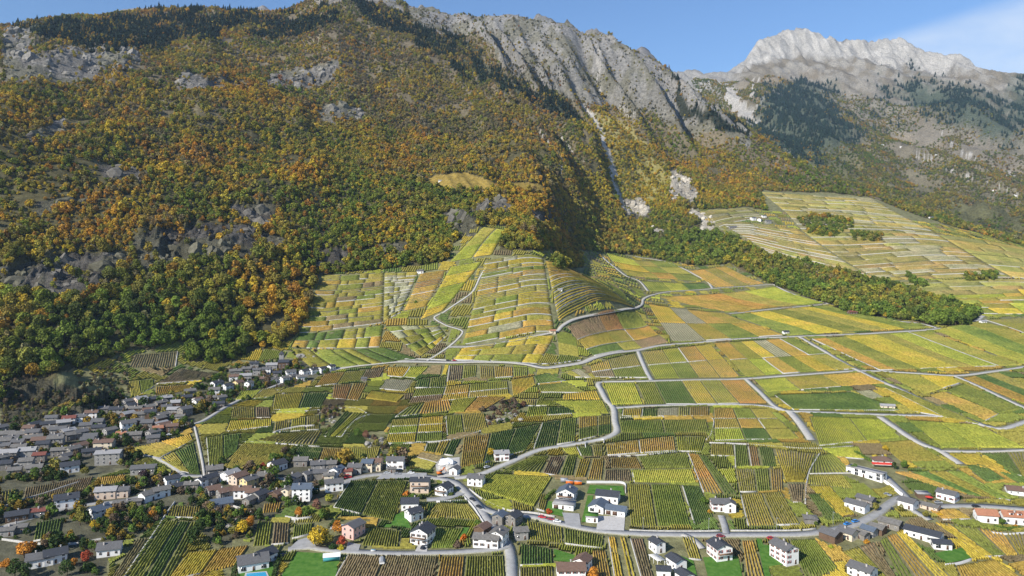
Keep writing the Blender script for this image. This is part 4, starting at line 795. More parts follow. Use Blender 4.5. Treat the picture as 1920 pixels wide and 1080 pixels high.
# middle fields
block([(842, 686), (895, 685), (893, 708), (838, 716)], 'BG', 'right under the wide upper road', 2)
block([(898, 686), (990, 690), (990, 705), (900, 712)], 'MOG', 'under the wide upper road', 3)
block([(958, 713), (1000, 707), (1004, 722), (962, 744)], 'Y', 'left of the dark green wedge')
block([(1001, 706), (1027, 700), (1063, 715), (1008, 721)], 'D', 'in a wedge under the upper road', dense=True)
block([(1056, 698), (1086, 691), (1112, 709), (1078, 708)], 'MS', 'by the road fork', 2)
block([(1106, 687), (1190, 663), (1216, 709), (1114, 708)], 'YMBG', 'between the road fork and short link road', 2, 2)
block([(1203, 661), (1332, 645), (1388, 708), (1228, 711)], 'MLOYLGOO', 'past the short link road', 4, 2)
block([(1338, 644), (1490, 634), (1606, 692), (1398, 707)], 'OMYSOGMLOGYM', 'up to the straight diagonal road', 6, 2, dense=True)
block([(1132, 719), (1190, 718), (1206, 758), (1147, 760)], 'L', 'in one flat bright block by the road bend', dense=True)
block([(1193, 718), (1395, 713), (1440, 757), (1210, 758)], 'GDYMO', 'between the two parallel vineyard roads', 5)
block([(1414, 713), (1614, 699), (1660, 720), (1438, 737)], 'LMO', 'above the deep green field', 3)
block([(1452, 742), (1598, 736), (1690, 770), (1487, 769)], 'D', 'in the deep green field', dense=True, soil=SOILG)
block([(1602, 734), (1630, 731), (1660, 746), (1632, 749)], 'S', 'beside the deep green field')
block([(1640, 727), (1680, 729), (1840, 797), (1712, 772)], 'YM', 'under the straight diagonal road', 2, dense=True)
block([(1656, 700), (1785, 707), (1800, 719), (1733, 741)], 'MY', 'above the straight diagonal road', 2)
block([(1740, 742), (1768, 735), (1874, 777), (1848, 790)], 'O', 'in the long orange strip by the diagonal road', dense=True)
block([(1773, 733), (1806, 720), (1918, 768), (1878, 777)], 'G', 'beside the long orange strip', dense=True)
block([(1805, 709), (1870, 699), (1930, 722), (1930, 762)], 'ODM', 'beyond the outermost diagonal track', 3, dense=True)
block([(1522, 636), (1738, 621), (1918, 686), (1650, 695)], 'OGYYMLM', 'in the great field above the crossroads', 7, dense=True)
block([(1748, 620), (1838, 602), (1990, 655), (1920, 684)], 'LGM', 'in the great field toward the frame edge', 3, dense=True)
block([(1846, 600), (1990, 590), (1990, 652), (1990, 654)], 'ML', 'beyond the end of the wood', 2, dense=True)
block([(1370, 590), (1548, 573), (1742, 615), (1478, 630)], 'GYGMYG', 'between the wood and the upper road', 6, dense=True)
block([(1236, 557), (1450, 537), (1545, 568), (1366, 585)], 'OOML', 'below the wood', 4, dense=True)
block([(1216, 570), (1358, 588), (1470, 629), (1262, 641)], 'YSOMSMGO', 'inside the hill road loop', 4, 2, dense=True)
block([(1064, 614), (1195, 586), (1254, 642), (1114, 668)], 'BRGOMODMB', 'on the shaded bank below the hill road', 3, 3, dense=True)
block([(1136, 473), (1258, 490), (1318, 527), (1177, 516)], 'LMGYGMMOG', 'in the upper fan under the wood', 3, 3, dense=True)
block([(1202, 527), (1320, 531), (1333, 539), (1220, 547)], 'GLD', 'above the hill road loop', 3, dense=True)
block([(1292, 507), (1360, 499), (1434, 532), (1342, 539)], 'OMO', 'beside the wood track', 3, dense=True)
# fields between the upper hamlet and the vineyard road
block([(608, 702), (722, 690), (712, 708), (590, 726)], 'OMB', 'under the road beside the upper hamlet', 3)
block([(727, 689), (805, 687), (780, 710), (726, 706)], 'YL', 'in the bright wedge under the upper road', 2, dense=True)
block([(724, 711), (774, 713), (761, 735), (711, 730)], 'S', 'in the pale grey-green square')
block([(696, 734), (760, 741), (744, 756), (684, 748)], 'Y', 'below the pale grey-green square', dense=True)
block([(782, 712), (838, 706), (836, 728), (778, 728)], 'DG', 'beside the pale grey-green square', 2)
block([(625, 722), (690, 718), (672, 752), (622, 748)], 'RO', 'in a walled plot under the hamlet', 2, wall='b')
block([(515, 740), (618, 736), (602, 765), (510, 770)], 'YD', 'below the hamlet lane', 2, wall='b')
block([(450, 735), (540, 725), (510, 745), (440, 752)], 'LM', 'just below the hamlet houses', 2, dense=True)
block([(436, 763), (505, 764), (508, 784), (432, 786)], 'MB', 'above the golden strip', 2)
block([(431, 790), (510, 787), (510, 800), (424, 810)], 'Y', 'in a long golden strip below the hamlet', dense=True, wall='b')
block([(515, 792), (600, 778), (600, 806), (512, 812)], 'MLM', 'beside the rocky outcrop', 3)
block([(645, 773), (697, 776), (640, 820), (606, 820)], 'DLG', 'slanting beside the curved track', 3)
block([(520, 815), (605, 808), (590, 835), (480, 828)], 'M', 'above the big speckled field')
block([(456, 832), (556, 836), (500, 876), (410, 884)], 'M', 'in the big speckled field above the middle village', dense=True)
block([(386, 822), (452, 813), (444, 848), (392, 884)], 'GD', 'beside the straight stepped path', 2)
block([(228, 846), (358, 815), (362, 826), (300, 860)], 'MY', 'below the old village', 2)
block([(296, 862), (364, 830), (376, 892), (340, 885)], 'MD', 'in front of the straight stepped path', 2)
block([(560, 838), (650, 842), (646, 866), (546, 862)], 'DO', 'above the middle village roofs', 2)
block([(735, 788), (832, 781), (830, 829), (722, 832)], 'MYLYYG', 'in small walled plots', 2, 3, wall='b', dense=True)
block([(640, 840), (715, 838), (705, 870), (650, 870)], 'M', 'behind the row houses', dense=True)
block([(765, 765), (840, 745), (850, 770), (740, 783)], 'GO', 'above the small walled plots', 2, dense=True)
block([(780, 730), (952, 715), (955, 740), (765, 758)], 'GOMBYM', 'in the middle of the slope', 3, 2, dense=True)
block([(850, 745), (950, 745), (905, 772), (840, 775)], 'LO', 'left of the rocky thicket', 2, dense=True)
block([(835, 780), (908, 775), (915, 803), (838, 818)], 'GM', 'below the rocky thicket', 2)
block([(990, 763), (1078, 765), (1077, 776), (985, 782)], 'LD', 'above the big striped field', 2)
block([(1036, 753), (1130, 751), (1142, 776), (1084, 776)], 'L', 'in a pale patch by the road', dense=True)
block([(1056, 740), (1119, 733), (1127, 750), (1054, 750)], 'Y', 'by the upper road bend', dense=True)
block([(1008, 723), (1064, 718), (1100, 737), (1013, 736)], 'G', 'under the dark green wedge', dense=True)
block([(960, 748), (1050, 752), (1030, 761), (975, 762)], 'ML', 'right above the rocky thicket', 2)
block([(868, 821), (1014, 796), (986, 846), (862, 880)], 'ODD', 'in the big striped field behind the small white house', 3)
block([(1017, 793), (1082, 783), (1079, 829), (1000, 842)], 'DG', 'in the big striped field under the road', 2)
block([(1085, 782), (1146, 780), (1146, 812), (1084, 827)], 'OMGD', 'by the road, above the bend', 2, 2)
block([(800, 833), (866, 823), (850, 856), (795, 848)], 'GYD', 'above the building site', 3)
block([(760, 870), (792, 849), (832, 858), (806, 884)], 'MB', 'between row houses and building site', 2)
block([(1160, 788), (1324, 787), (1330, 811), (1164, 812)], 'GG', 'in the long striped band below the vineyard road', 2)
block([(1168, 768), (1330, 762), (1330, 781), (1166, 781)], 'YDSMO', 'just below the vineyard road', 5)
block([(1338, 766), (1440, 768), (1500, 824), (1340, 827)], 'OGMMOMLDM', 'between the tracks', 3, 3, dense=True)
# left margin
block([(252, 666), (334, 659), (330, 688), (240, 690)], 'B', 'above the old village on the dark slope', wall='r')
block([(336, 691), (418, 700), (376, 714), (292, 721)], 'B', 'beside the hamlet on the dark slope', wall='b')
block([(241, 716), (288, 711), (289, 725), (246, 749)], 'MG', 'at the top of the old village', 2)
block([(291, 726), (374, 721), (352, 733), (290, 742)], 'O', 'behind the old village roofs')
block([(46, 916), (177, 894), (166, 916), (40, 948)], 'B', 'in the dark below the big hall')
block([(181, 897), (239, 891), (231, 905), (179, 912)], 'O', 'beside the blue pool cover', dense=True)
block([(66, 981), (120, 971), (112, 1008), (60, 1017)], 'D', 'below the lower village street')
block([(0, 922), (34, 918), (28, 942), (0, 946)], 'M', 'at the frame edge below the old village')
block([(318, 948), (378, 952), (374, 973), (312, 971)], 'M', 'under the blue slate-roofed house', wall='b')
block([(312, 977), (376, 980), (318, 1095), (232, 1095)], 'GDG', 'along the narrow straight wall', 3)
block([(352, 1038), (468, 1024), (442, 1062), (310, 1095)], 'YO', 'in the dense field beside the lawn villa', 2, dense=True)
block([(254, 1012), (280, 1010), (226, 1090), (206, 1090)], 'B', 'beside the narrow straight wall')
block([(493, 946), (530, 943), (525, 960), (490, 964)], 'O', 'below the middle village')
block([(482, 978), (545, 982), (543, 1020), (472, 1026)], 'GB', 'left of the paved apron', 2)
block([(549, 986), (588, 981), (584, 1003), (546, 1012)], 'G', 'above the paved apron')
block([(560, 960), (610, 968), (600, 980), (550, 982)], 'M', 'below the tall white house')
# terraced hillsides
terraces([(603, 517), (720, 511), (718, 606), (560, 624)], 'MMOMMGBM', 'tawny stone terraces at the forest edge beside the hill', 4, 12, .4)
terraces([(721, 512), (785, 511), (752, 585), (719, 604)], 'SMMS', 'pale stone terraces with many light walls', 3, 12, .9)
terraces([(788, 514), (838, 506), (800, 575), (756, 584)], 'OROM', 'orange terraces beside the hill spur', 1, 5, .2)
terraces([(560, 626), (720, 610), (712, 651), (546, 652)], 'MGODYGY', 'patchwork terraces above the hamlet road', 6, 2, .6)
terraces([(546, 655), (722, 653), (785, 674), (590, 694)], 'BDYMGB', 'lowest terraces above the hamlet road', 6, 1, .4)
terraces([(908, 426), (950, 433), (922, 479), (843, 492)], 'LYLM', 'steep lime yellow tongue climbing the hill crest', 2, 2, .0, 2.2)
terraces([(845, 501), (905, 491), (832, 582), (788, 600)], 'LYLY', 'light yellow spur below the lime tongue', 1, 5, .0, 2.2)
terraces([(910, 489), (1018, 484), (1040, 622), (866, 648)], 'YMOMGYMSOM', 'broad central terraces with pale walls', 3, 15, .8)
terraces([(1022, 490), (1086, 516), (1192, 578), (1048, 604)], (['O', 'O', 'O', 'O', 'Y', 'M', 'Y', 'Y', 'M', 'Y'],), 'golden contour terraces on the rounded hill', 1, 12, .5, 2.3, .15)
terraces([(722, 614), (822, 610), (838, 630), (790, 670)], 'LYGMSL', 'small bright terraces beside the hairpin track', 4, 5, .5)
terraces([(866, 654), (1040, 630), (1008, 683), (850, 675)], 'GYMGMO', 'terraces between hairpin track and upper road', 4, 3, .8)
terraces([(1428, 361), (1638, 373), (1757, 438), (1500, 428)], 'SMSYMLM', 'uppermost pale terraces of the far hillside under the forest', 4, 14, .85)
terraces([(1310, 397), (1402, 391), (1440, 410), (1348, 425)], 'MSMG', 'small far terraces beside the ravine', 2, 6, .6)
terraces([(1352, 418), (1498, 430), (1650, 526), (1448, 478)], 'MOYSMLO', 'far terraces behind the strip of wood', 3, 14, .8)
terraces([(1502, 431), (1757, 440), (1895, 520), (1660, 528)], 'OMYMSOL', 'far orange and pale terraces in the middle of the hillside', 4, 14, .7)
terraces([(1760, 441), (1925, 466), (1990, 528), (1898, 520)], 'MYLG', 'far terraces reaching the frame edge', 2, 8, .5)
terraces([(1665, 531), (1985, 526), (1995, 592), (1842, 588)], 'MLYGO', 'far terraces above the end of the wood', 4, 9, .5)
print('plots', NPLOT[0], 'row faces', ROWSEG[0])
# ------------------------------------------------------------------ houses
def plaster(name, c, v=.9): return noise_col(name, c, tuple(x * v for x in c), .5, .9, .2, .02, 6.0)
WALLS = {'white': plaster('white_plaster', (.80, .78, .74)), 'cream': plaster('cream_plaster', (.68, .58, .42)), 'grey': plaster('grey_render', (.31, .295, .27), .75), 'stone': plaster('rubble_stone', (.24, .22, .19), .65),
         'pink': plaster('pink_plaster', (.66, .40, .34)), 'wooden': plaster('dark_timber', (.15, .095, .06), .7), 'yellow': plaster('yellow_plaster', (.70, .54, .26)), 'beige': plaster('beige_plaster', (.60, .47, .36))}
def roofm(name, c, v=.75): return noise_col(name, c, tuple(x * v for x in c), .9, .75, .3, .05, 3.0)
ROOFS = {'dark slate': roofm('dark_slate', (.052, .056, .065)), 'grey slate': roofm('grey_slate', (.125, .122, .12)), 'stone slab': roofm('stone_slab', (.18, .168, .15), .6), 'brown tile': roofm('brown_tile', (.17, .105, .075)),
         'terracotta': roofm('terracotta', (.40, .18, .10)), 'pale metal': roofm('pale_metal', (.33, .32, .31)), 'rusty red': roofm('rusty_red', (.20, .07, .05)), 'blue slate': roofm('blue_slate', (.10, .125, .16))}
GLASS, gnt, gb = new_mat('window_glass', .12, .5); gb.inputs['Base Color'].default_value = (.02, .024, .03, 1)
def plain(name, c, r=.6, s=.3):
    m, nt, b = new_mat(name, r, s); b.inputs['Base Color'].default_value = (*c, 1); return m
FRAME = plain('window_frame', (.55, .53, .5)); WOOD = plain('door_wood', (.10, .055, .035)); SHUT = {'red': plain('red_shutter', (.28, .05, .04)), 'brown': plain('brown_shutter', (.13, .08, .055)), 'green': plain('green_shutter', (.05, .11, .07))}
CHIM = plaster('chimney_render', (.40, .37, .34)); RAIL = plain('balcony_timber', (.19, .115, .07)); CONC = plaster('concrete', (.48, .47, .45))
def boxes(bs):
    V, Fq, M = [], [], []
    for (x0, x1, y0, y1, z0, z1, m) in bs:
        n = len(V); V += [(x, y, z) for z in (z0, z1) for y in (y0, y1) for x in (x0, x1)]
        Fq += [(n, n + 2, n + 3, n + 1), (n + 4, n + 5, n + 7, n + 6), (n, n + 1, n + 5, n + 4), (n + 2, n + 6, n + 7, n + 3), (n, n + 4, n + 6, n + 2), (n + 1, n + 3, n + 7, n + 5)]; M += [m] * 6
    return np.array(V, float), np.array(Fq), M
def box_mesh(name, bs, mats):
    V, Fq, M = boxes(bs); return raw_mesh(name, V, Fq, mats, mi=M)
def win_mesh(w, h, shut=None):                         # outward is -y; frame proud of the wall, pane set back in it, optional shutters
    b = [(-w / 2, w / 2, -.04, .05, .1, h, 1), (-w / 2 - .1, w / 2 + .1, -.10, .05, 0, .1, 0), (-w / 2 - .1, w / 2 + .1, -.09, .05, h, h + .1, 0), (-w / 2 - .1, -w / 2, -.09, .05, .1, h, 0), (w / 2, w / 2 + .1, -.09, .05, .1, h, 0), (-.035, .035, -.075, .04, .1, h, 0)]
    ms = [FRAME, GLASS]
    if shut: b += [(-w - .12, -w / 2 - .11, -.08, .05, .05, h, 2), (w / 2 + .11, w + .12, -.08, .05, .05, h, 2)]; ms.append(SHUT[shut])
    return box_mesh('window', b, ms)
WIN = {(None): win_mesh(1.05, 1.35), 'wide': win_mesh(2.2, 1.9), 'small': win_mesh(.7, .8)}
for k in SHUT: WIN[k] = win_mesh(1.05, 1.35, k)
DOOR = box_mesh('door', [(-.5, .5, -.05, .05, 0, 2.1, 0), (-.62, -.5, -.09, .05, 0, 2.2, 1), (.5, .62, -.09, .05, 0, 2.2, 1), (-.5, .5, -.09, .05, 2.1, 2.2, 1)], [WOOD, FRAME])
GARAGE = box_mesh('garage_door', [(-1.3, 1.3, -.05, .05, 0, 2.2, 0), (-1.45, -1.3, -.09, .05, 0, 2.35, 1), (1.3, 1.45, -.09, .05, 0, 2.35, 1), (-1.3, 1.3, -.09, .05, 2.2, 2.35, 1)], [WOOD, FRAME])
def prism_mesh(name, prof, x0, x1, mat):               # closed profile in (y,z) swept along x
    n = len(prof); V = [(x0, y, z) for y, z in prof] + [(x1, y, z) for y, z in prof]
    Fq = np.array([(i, (i + 1) % n, n + (i + 1) % n, n + i) for i in range(n)])
    me = bpy.data.meshes.new(name); me.from_pydata(V, [], [tuple(f) for f in Fq] + [tuple(range(n))[::-1], tuple(range(n, 2 * n))]); me.materials.append(mat); me.update(); return me
OCC_H = []; NH = [0]
def house(px, py, w, l, h, rot, roof, wall, where, pitch=24, kind='house', shut=None, chim=1, style='gable', balcony=False, garage=0, wins=True, label=None, over=.6, dormer=0, wide=False, name=None, sunk=0):
    """ridge along local x, rot turns it from the picture's horizontal; w across the ridge, l along it, h to the eaves"""
    if py > 690: f_ = (.77 if px > 1200 else .86 if px > 350 else .8) if py > 840 else .82; w, l, h = w * f_, l * f_, h * max(f_, .84)
    X, Y = ground(px, py); a = math.radians(rot); ca_, sa_ = math.cos(a), math.sin(a); cs = [(X + i * l / 2 * ca_ - j * w / 2 * sa_, Y + i * l / 2 * sa_ + j * w / 2 * ca_) for i in (-1, 1) for j in (-1, 1)]
    hh = height(np.array([c[0] for c in cs]), np.array([c[1] for c in cs])); z0 = float(.5 * hh.mean() + .5 * hh.min()) + .25 - sunk
    lab = label or '%s %s with %s roof, %s' % (wall, kind, roof, where); NH[0] += 1; OCC_H.append((X, Y, max(w, l) * .5 + 2.0))
    t = put(name or kind.split()[-1], None, loc=(X, Y, z0), rz=a, label=lab, cat=kind.split()[-1], group='houses'); dep = -5.0
    rise = w / 2 * math.tan(math.radians(pitch)); R = ROOFS[roof]; th = .28
    if style == 'flat': wp = [(-w / 2, dep), (w / 2, dep), (w / 2, h), (-w / 2, h)]
    elif style == 'mono': rise = w * math.tan(math.radians(pitch)); wp = [(-w / 2, dep), (w / 2, dep), (w / 2, h + rise), (-w / 2, h)]
    elif style == 'hip': wp = [(-w / 2, dep), (w / 2, dep), (w / 2, h), (-w / 2, h)]
    else: wp = [(-w / 2, dep), (w / 2, dep), (w / 2, h), (0, h + rise), (-w / 2, h)]
    put('wall', prism_mesh('wall', wp, -l / 2, l / 2, WALLS[wall]), t)
    tp = math.tan(math.radians(pitch)); e = over
    if style == 'flat':
        rf = put('roof', box_mesh('roof', [(-l / 2 - .25, l / 2 + .25, -w / 2 - .25, w / 2 + .25, h + .01, h + .35, 0), (-l / 2 - .25, l / 2 + .25, -w / 2 - .25, -w / 2 + .05, h + .35, h + .6, 0), (-l / 2 - .25, l / 2 + .25, w / 2 - .05, w / 2 + .25, h + .35, h + .6, 0)], [R]), t); rise = 0
    elif style == 'mono': rf = put('roof', prism_mesh('roof', [(-w / 2 - e, h - e * tp + .02), (w / 2 + e, h + rise + e * tp + .02), (w / 2 + e, h + rise + e * tp + th), (-w / 2 - e, h - e * tp + th)], -l / 2 - e, l / 2 + e, R), t)
    elif style == 'hip':
        L, Wd, rg = l / 2 + e, w / 2 + e, max(l / 2 - w / 2, .3); zz = h + .02 - e * tp; zt = zz + Wd * tp
        V = [(-L, -Wd, zz), (L, -Wd, zz), (L, Wd, zz), (-L, Wd, zz), (-L, -Wd, zz + .2), (L, -Wd, zz + .2), (L, Wd, zz + .2), (-L, Wd, zz + .2), (-rg, 0, zt + .2), (rg, 0, zt + .2)]
        me = bpy.data.meshes.new('roof'); me.from_pydata(V, [], [(3, 2, 1, 0), (0, 1, 5, 4), (1, 2, 6, 5), (2, 3, 7, 6), (3, 0, 4, 7), (4, 5, 9, 8), (6, 7, 8, 9), (5, 6, 9), (7, 4, 8)]); me.materials.append(R); me.update(); rf = put('roof', me, t)
    else:
        yo, zo = w / 2 + e, h - e * tp
        rf = put('roof', prism_mesh('roof', [(-yo, zo + .02), (0, h + rise + .02), (yo, zo + .02), (yo, zo + th), (0, h + rise + th + .04), (-yo, zo + th)], -l / 2 - e, l / 2 + e, R), t)
    rd = random.Random(int(px * 13 + py * 7))
    for k in range(chim):
        cx, cy = rd.uniform(-l * .3, l * .3), rd.choice((-1, 1)) * w * rd.uniform(.1, .2); zb = h + (w / 2 - abs(cy)) * tp * (style in ('gable', 'hip')) + (0 if style != 'mono' else (cy + w / 2) * tp)
        put('chimney', box_mesh('chimney', [(cx - .35, cx + .35, cy - .35, cy + .35, zb - .4, zb + 1.25, 0), (cx - .45, cx + .45, cy - .45, cy + .45, zb + 1.25, zb + 1.4, 0)], [CHIM]), rf)
    for k in range(dormer):
        dx = (k - (dormer - 1) / 2) * l / (dormer + 1); y0, y1 = -w * .40, -w * .08; zb = h + (w / 2 - .4 * w) * tp
        put('dormer', box_mesh('dormer', [(dx - 1, dx + 1, y0, y1, zb - .3, zb + 1.3, 0), (dx - 1.25, dx + 1.25, y0 - .25, y1, zb + 1.3, zb + 1.5, 1), (dx - .6, dx + .6, y0 - .05, y0 + .1, zb + .3, zb + 1.1, 2)], [WALLS[wall], R, GLASS]), rf)
    fl = max(1, int(round(h / 2.75))); fh = h / fl; tocam = Vector((-X, -Y, 0)).normalized(); doorset = False
    # local wall frames: (origin, along, outward angle, length, gable?)
    faces = [((0, -w / 2), 0, l), ((l / 2, 0), 90, w), ((0, w / 2), 180, l), ((-l / 2, 0), 270, w)]; order = []
    for (c, ang, ln) in faces:
        na = a + math.radians(ang - 90); order.append((Vector((math.cos(na), math.sin(na), 0)).dot(tocam), c, ang, ln))
    order.sort(key=lambda q: -q[0])
    for fi, (vis, c, ang, ln) in enumerate(order):
        if vis < .12: continue
        r = math.radians(ang); ux, uy = math.cos(r), math.sin(r); ng = garage if fi == 0 else 0
        def at(s, z, me, nm): return put(nm, me, t, (c[0] + ux * s, c[1] + uy * s, z), r)
        n = max(1, int(ln / (3.1 if not wide else 4.2))) if wins else 0
        for f in range(fl):
            for k in range(n):
                s = (k - (n - 1) / 2) * ln / n
                if f == 0 and ng and k < ng: at(s, .02, GARAGE, 'garage_door'); continue
                if f == 0 and not doorset and k == n // 2: at(s, .02, DOOR, 'door'); doorset = True; continue
                if rd.random() < .12: continue
                at(s, f * fh + .9 if not wide else f * fh + .45, WIN['wide'] if wide else WIN[shut] if h > 3.2 else WIN['small'], 'window')
        if wins and style == 'gable' and ang in (90, 270) and rise > 1.7: at(0, h + .15, WIN['small'], 'window')
        if balcony and fi == 0:
            for f in range(1, fl):
                zb = f * fh + .1; V, Fq, M = boxes([(-ln * .42, ln * .42, -1.5, -.01, zb - .18, zb, 0), (-ln * .42, ln * .42, -1.5, -1.42, zb + .15, zb + 1.0, 1), (-ln * .42, -ln * .42 + .08, -1.42, -.01, zb + .15, zb + 1.0, 1), (ln * .42 - .08, ln * .42, -1.42, -.01, zb + .15, zb + 1.0, 1)])
                put('balcony', raw_mesh('balcony', V, Fq, [CONC, RAIL], mi=M), t, (c[0], c[1], 0), r)
    return t
# --- lower settlement, house by house
house(940, 861, 9, 11, 5.5, 8, 'pale metal', 'white', 'standing alone among striped vines above the road', 18, garage=1, shut='red')
house(893, 908, 8, 11, 5.5, -14, 'grey slate', 'white', 'with a long gable by the road bend')
house(1063, 935, 12, 12, 5.6, 74, 'blue slate', 'white', 'the new villa with a green roof terrace', 26, kind='villa', wide=True, balcony=True)
house(1058, 951, 9, 14, 3.0, -16, 'pale metal', 'white', 'the low terrace wing of the new villa', 2, kind='garage', style='flat', chim=0, garage=1)
house(1140, 938, 10, 15, 4.6, -18, 'dark slate', 'white', 'upper wing of the big villa with forecourt', 24, kind='villa')
house(1122, 955, 10, 13, 3.6, 68, 'blue slate', 'white', 'front wing of the big villa with forecourt', 22, kind='villa', wide=True, chim=0)
house(1156, 963, 8, 13, 3.6, -24, 'blue slate', 'white', 'garage wing of the big villa with forecourt', 24, kind='villa', chim=0, garage=2)
g_ = house(1110, 976, 6.5, 7.5, 3.0, -8, 'pale metal', 'white', 'small block under a grass roof', 2, kind='garage', style='flat', chim=0)
put('turf', box_mesh('turf', [(-3.5, 3.5, -2.9, 2.9, 3.36, 3.52, 0)], [GRASS]), g_)
house(937, 980, 7, 8, 5.2, 66, 'blue slate', 'stone', 'first of two old gables at the road junction')
house(963, 981, 8, 9, 5.2, 58, 'dark slate', 'stone', 'second of two old gables at the road junction')
house(976, 1008, 8, 8, 5.0, 10, 'stone slab', 'grey', 'square stone-roofed house below the junction', 20, chim=0)
house(913, 1022, 9, 15, 5.2, -10, 'stone slab', 'white', 'big stone-roofed farmhouse at the lane corner', 22, shut='brown')
house(935, 1018, 9, 10, 6.8, 68, 'stone slab', 'white', 'tall gabled wing of the stone-roofed farmhouse', 24, balcony=True)
house(905, 1003, 7, 9, 5.2, 60, 'brown tile', 'wooden', 'barn behind the stone-roofed farmhouse', kind='barn', wins=False, chim=0)
house(1070, 1080, 11, 15, 5.4, 2, 'brown tile', 'white', 'broad brown-roofed house at the bottom edge', 22, shut='red')
house(1092, 1066, 8, 9, 5.4, 62, 'brown tile', 'white', 'cross wing of the broad brown-roofed house', 26, chim=0)
house(1232, 1032, 7, 9, 5.6, 112, 'dark slate', 'white', 'narrow villa by the glazed pergola', 22, kind='villa')
house(1268, 1062, 8, 11, 4.6, 112, 'dark slate', 'white', 'middle of the three dark-roofed villas', 22, kind='villa', chim=0)
house(1244, 1080, 7, 8, 4.4, -6, 'dark slate', 'white', 'nearest flat villa beside the pergola', 16, kind='villa', chim=0, wide=True)
house(1284, 1090, 8, 9, 4.4, 112, 'dark slate', 'white', 'lowest of the three dark-roofed villas', 22, kind='villa', chim=0)
house(1350, 955, 9, 13, 5.2, -3, 'grey slate', 'white', 'the lone house among striped vines', 26, shut='red', chim=1)
house(1368, 958, 8, 8, 5.2, 80, 'grey slate', 'white', 'gabled wing of the lone house among vines', 28, chim=1, kind='wing')
house(1349, 1044, 11, 13, 7.4, 104, 'dark slate', 'white', 'three-storey villa with stacked balconies', 22, kind='villa', balcony=True, shut='red', chim=2)
house(1470, 1050, 10, 15, 8.6, 112, 'grey slate', 'white', 'tall three-storey apartment block', 26, kind='apartment house', shut='red', dormer=0, chim=2)
house(1519, 978, 8.5, 8.5, 3.0, -12, 'stone slab', 'stone', 'the low square shed in the vines', 16, kind='shed', style='hip', chim=1, wins=False)
house(1607, 955, 8, 15, 4.4, 128, 'grey slate', 'white', 'front half of the twin-roofed house', 24)
house(1624, 944, 7, 12, 4.0, 128, 'grey slate', 'stone', 'rear half of the twin-roofed house', 24)
house(1558, 1012, 9, 12, 4.6, 122, 'grey slate', 'wooden', 'nearest barn of the roadside barn row', 26, kind='barn', chim=0, wins=False)
house(1590, 1007, 9, 11, 4.0, 124, 'grey slate', 'cream', 'pale gabled barn second in the row', 26, kind='barn', chim=1)
house(1616, 1009, 6, 8, 3.4, 118, 'stone slab', 'stone', 'small stone barn third in the row', 26, kind='barn', chim=0)
house(1630, 1002, 6, 9, 3.6, 124, 'blue slate', 'grey', 'narrow slate barn fourth in the row', 30, kind='barn', chim=0)
house(1646, 998, 8, 9, 3.6, 130, 'stone slab', 'wooden', 'timber barn fifth in the row', 24, kind='barn', chim=0, wins=False)
house(1670, 988, 8, 14, 3.8, 132, 'stone slab', 'stone', 'last long barn of the roadside row', 24, kind='barn', chim=0)
house(1617, 1079, 10, 14, 5.0, 128, 'grey slate', 'white', 'villa cut by the bottom edge', 24, kind='villa')
house(1624, 893, 8, 30, 5.2, 127, 'pale metal', 'white', 'the long flat-roofed modern building', 2, kind='building', style='flat', chim=0, wide=True, label='long white flat-roofed modern building slanting above the vines')
house(1654, 868, 11, 15, 3.0, -10, 'brown tile', 'white', 'bungalow with a red awning', 22, kind='bungalow', style='hip')
house(1703, 951, 9, 11, 4.6, 126, 'grey slate', 'white', 'chalet with timber gable at the lane fork', 24, kind='chalet', balcony=True, chim=0)
house(1743, 954, 7, 13, 2.8, 130, 'stone slab', 'beige', 'low wooden annexe beside the lane', 18, kind='annexe', chim=0)
house(1777, 936, 9, 13, 4.8, 128, 'grey slate', 'white', 'house with red entrance beside the orange vines', 22, shut='red')
house(1730, 932, 7, 9, 2.8, -10, 'pale metal', 'wooden', 'open carport by the red parasol', 3, kind='carport', style='flat', chim=0, wins=False)
house(1848, 975, 10, 13, 4.6, -14, 'terracotta', 'white', 'first terracotta-roofed house at the frame edge', 28, dormer=0)
house(1900, 978, 10, 15, 4.6, -14, 'terracotta', 'white', 'second terracotta-roofed house with a dormer', 28, dormer=2)
house(1912, 925, 11, 18, 3.0, -22, 'brown tile', 'white', 'wide brown-roofed house at the frame edge', 20, kind='bungalow')
house(1732, 1008, 10, 22, 4.4, 134, 'dark slate', 'white', 'long dark-roofed villa above its lawn', 20, kind='villa', chim=0)
house(1764, 1026, 8, 11, 3.4, 168, 'dark slate', 'white', 'low front wing of the dark-roofed villa', 18, kind='villa', chim=0, wide=True)
house(474, 1062, 12, 16, 4.2, 24, 'grey slate', 'white', 'grey-roofed villa between hedge and lawn', 26, kind='villa', wide=True)
house(496, 1052, 9, 11, 4.6, 60, 'dark slate', 'white', 'tall slate wing of the lawn villa', 30, kind='villa', chim=0)
house(663, 1003, 9, 11, 6.6, 62, 'grey slate', 'pink', 'the pink house with a tall split gable', 22, chim=0)
house(788, 920, 9, 13, 7.8, -2, 'dark slate', 'beige', 'three-storey beige block above its drive', 18, balcony=True, chim=2)
house(833, 925, 9, 10, 4.8, 66, 'dark slate', 'white', 'chalet with pale gable beside the road', 26, kind='chalet', balcony=True)
house(769, 952, 9, 11, 4.4, 4, 'dark slate', 'white', 'upper of the twin dark-roofed houses', 26)
house(776, 972, 8, 9, 4.8, 40, 'dark slate', 'white', 'lower of the twin dark-roofed houses', 28, chim=0)
house(793, 1014, 11, 12, 7.0, 72, 'dark slate', 'white', 'tall house with timber gable and balcony', 26, balcony=True, shut='brown', chim=2)
house(853, 888, 6, 7, 4.0, 70, 'grey slate', 'white', 'small hut at the building site', 26, kind='hut', chim=0)
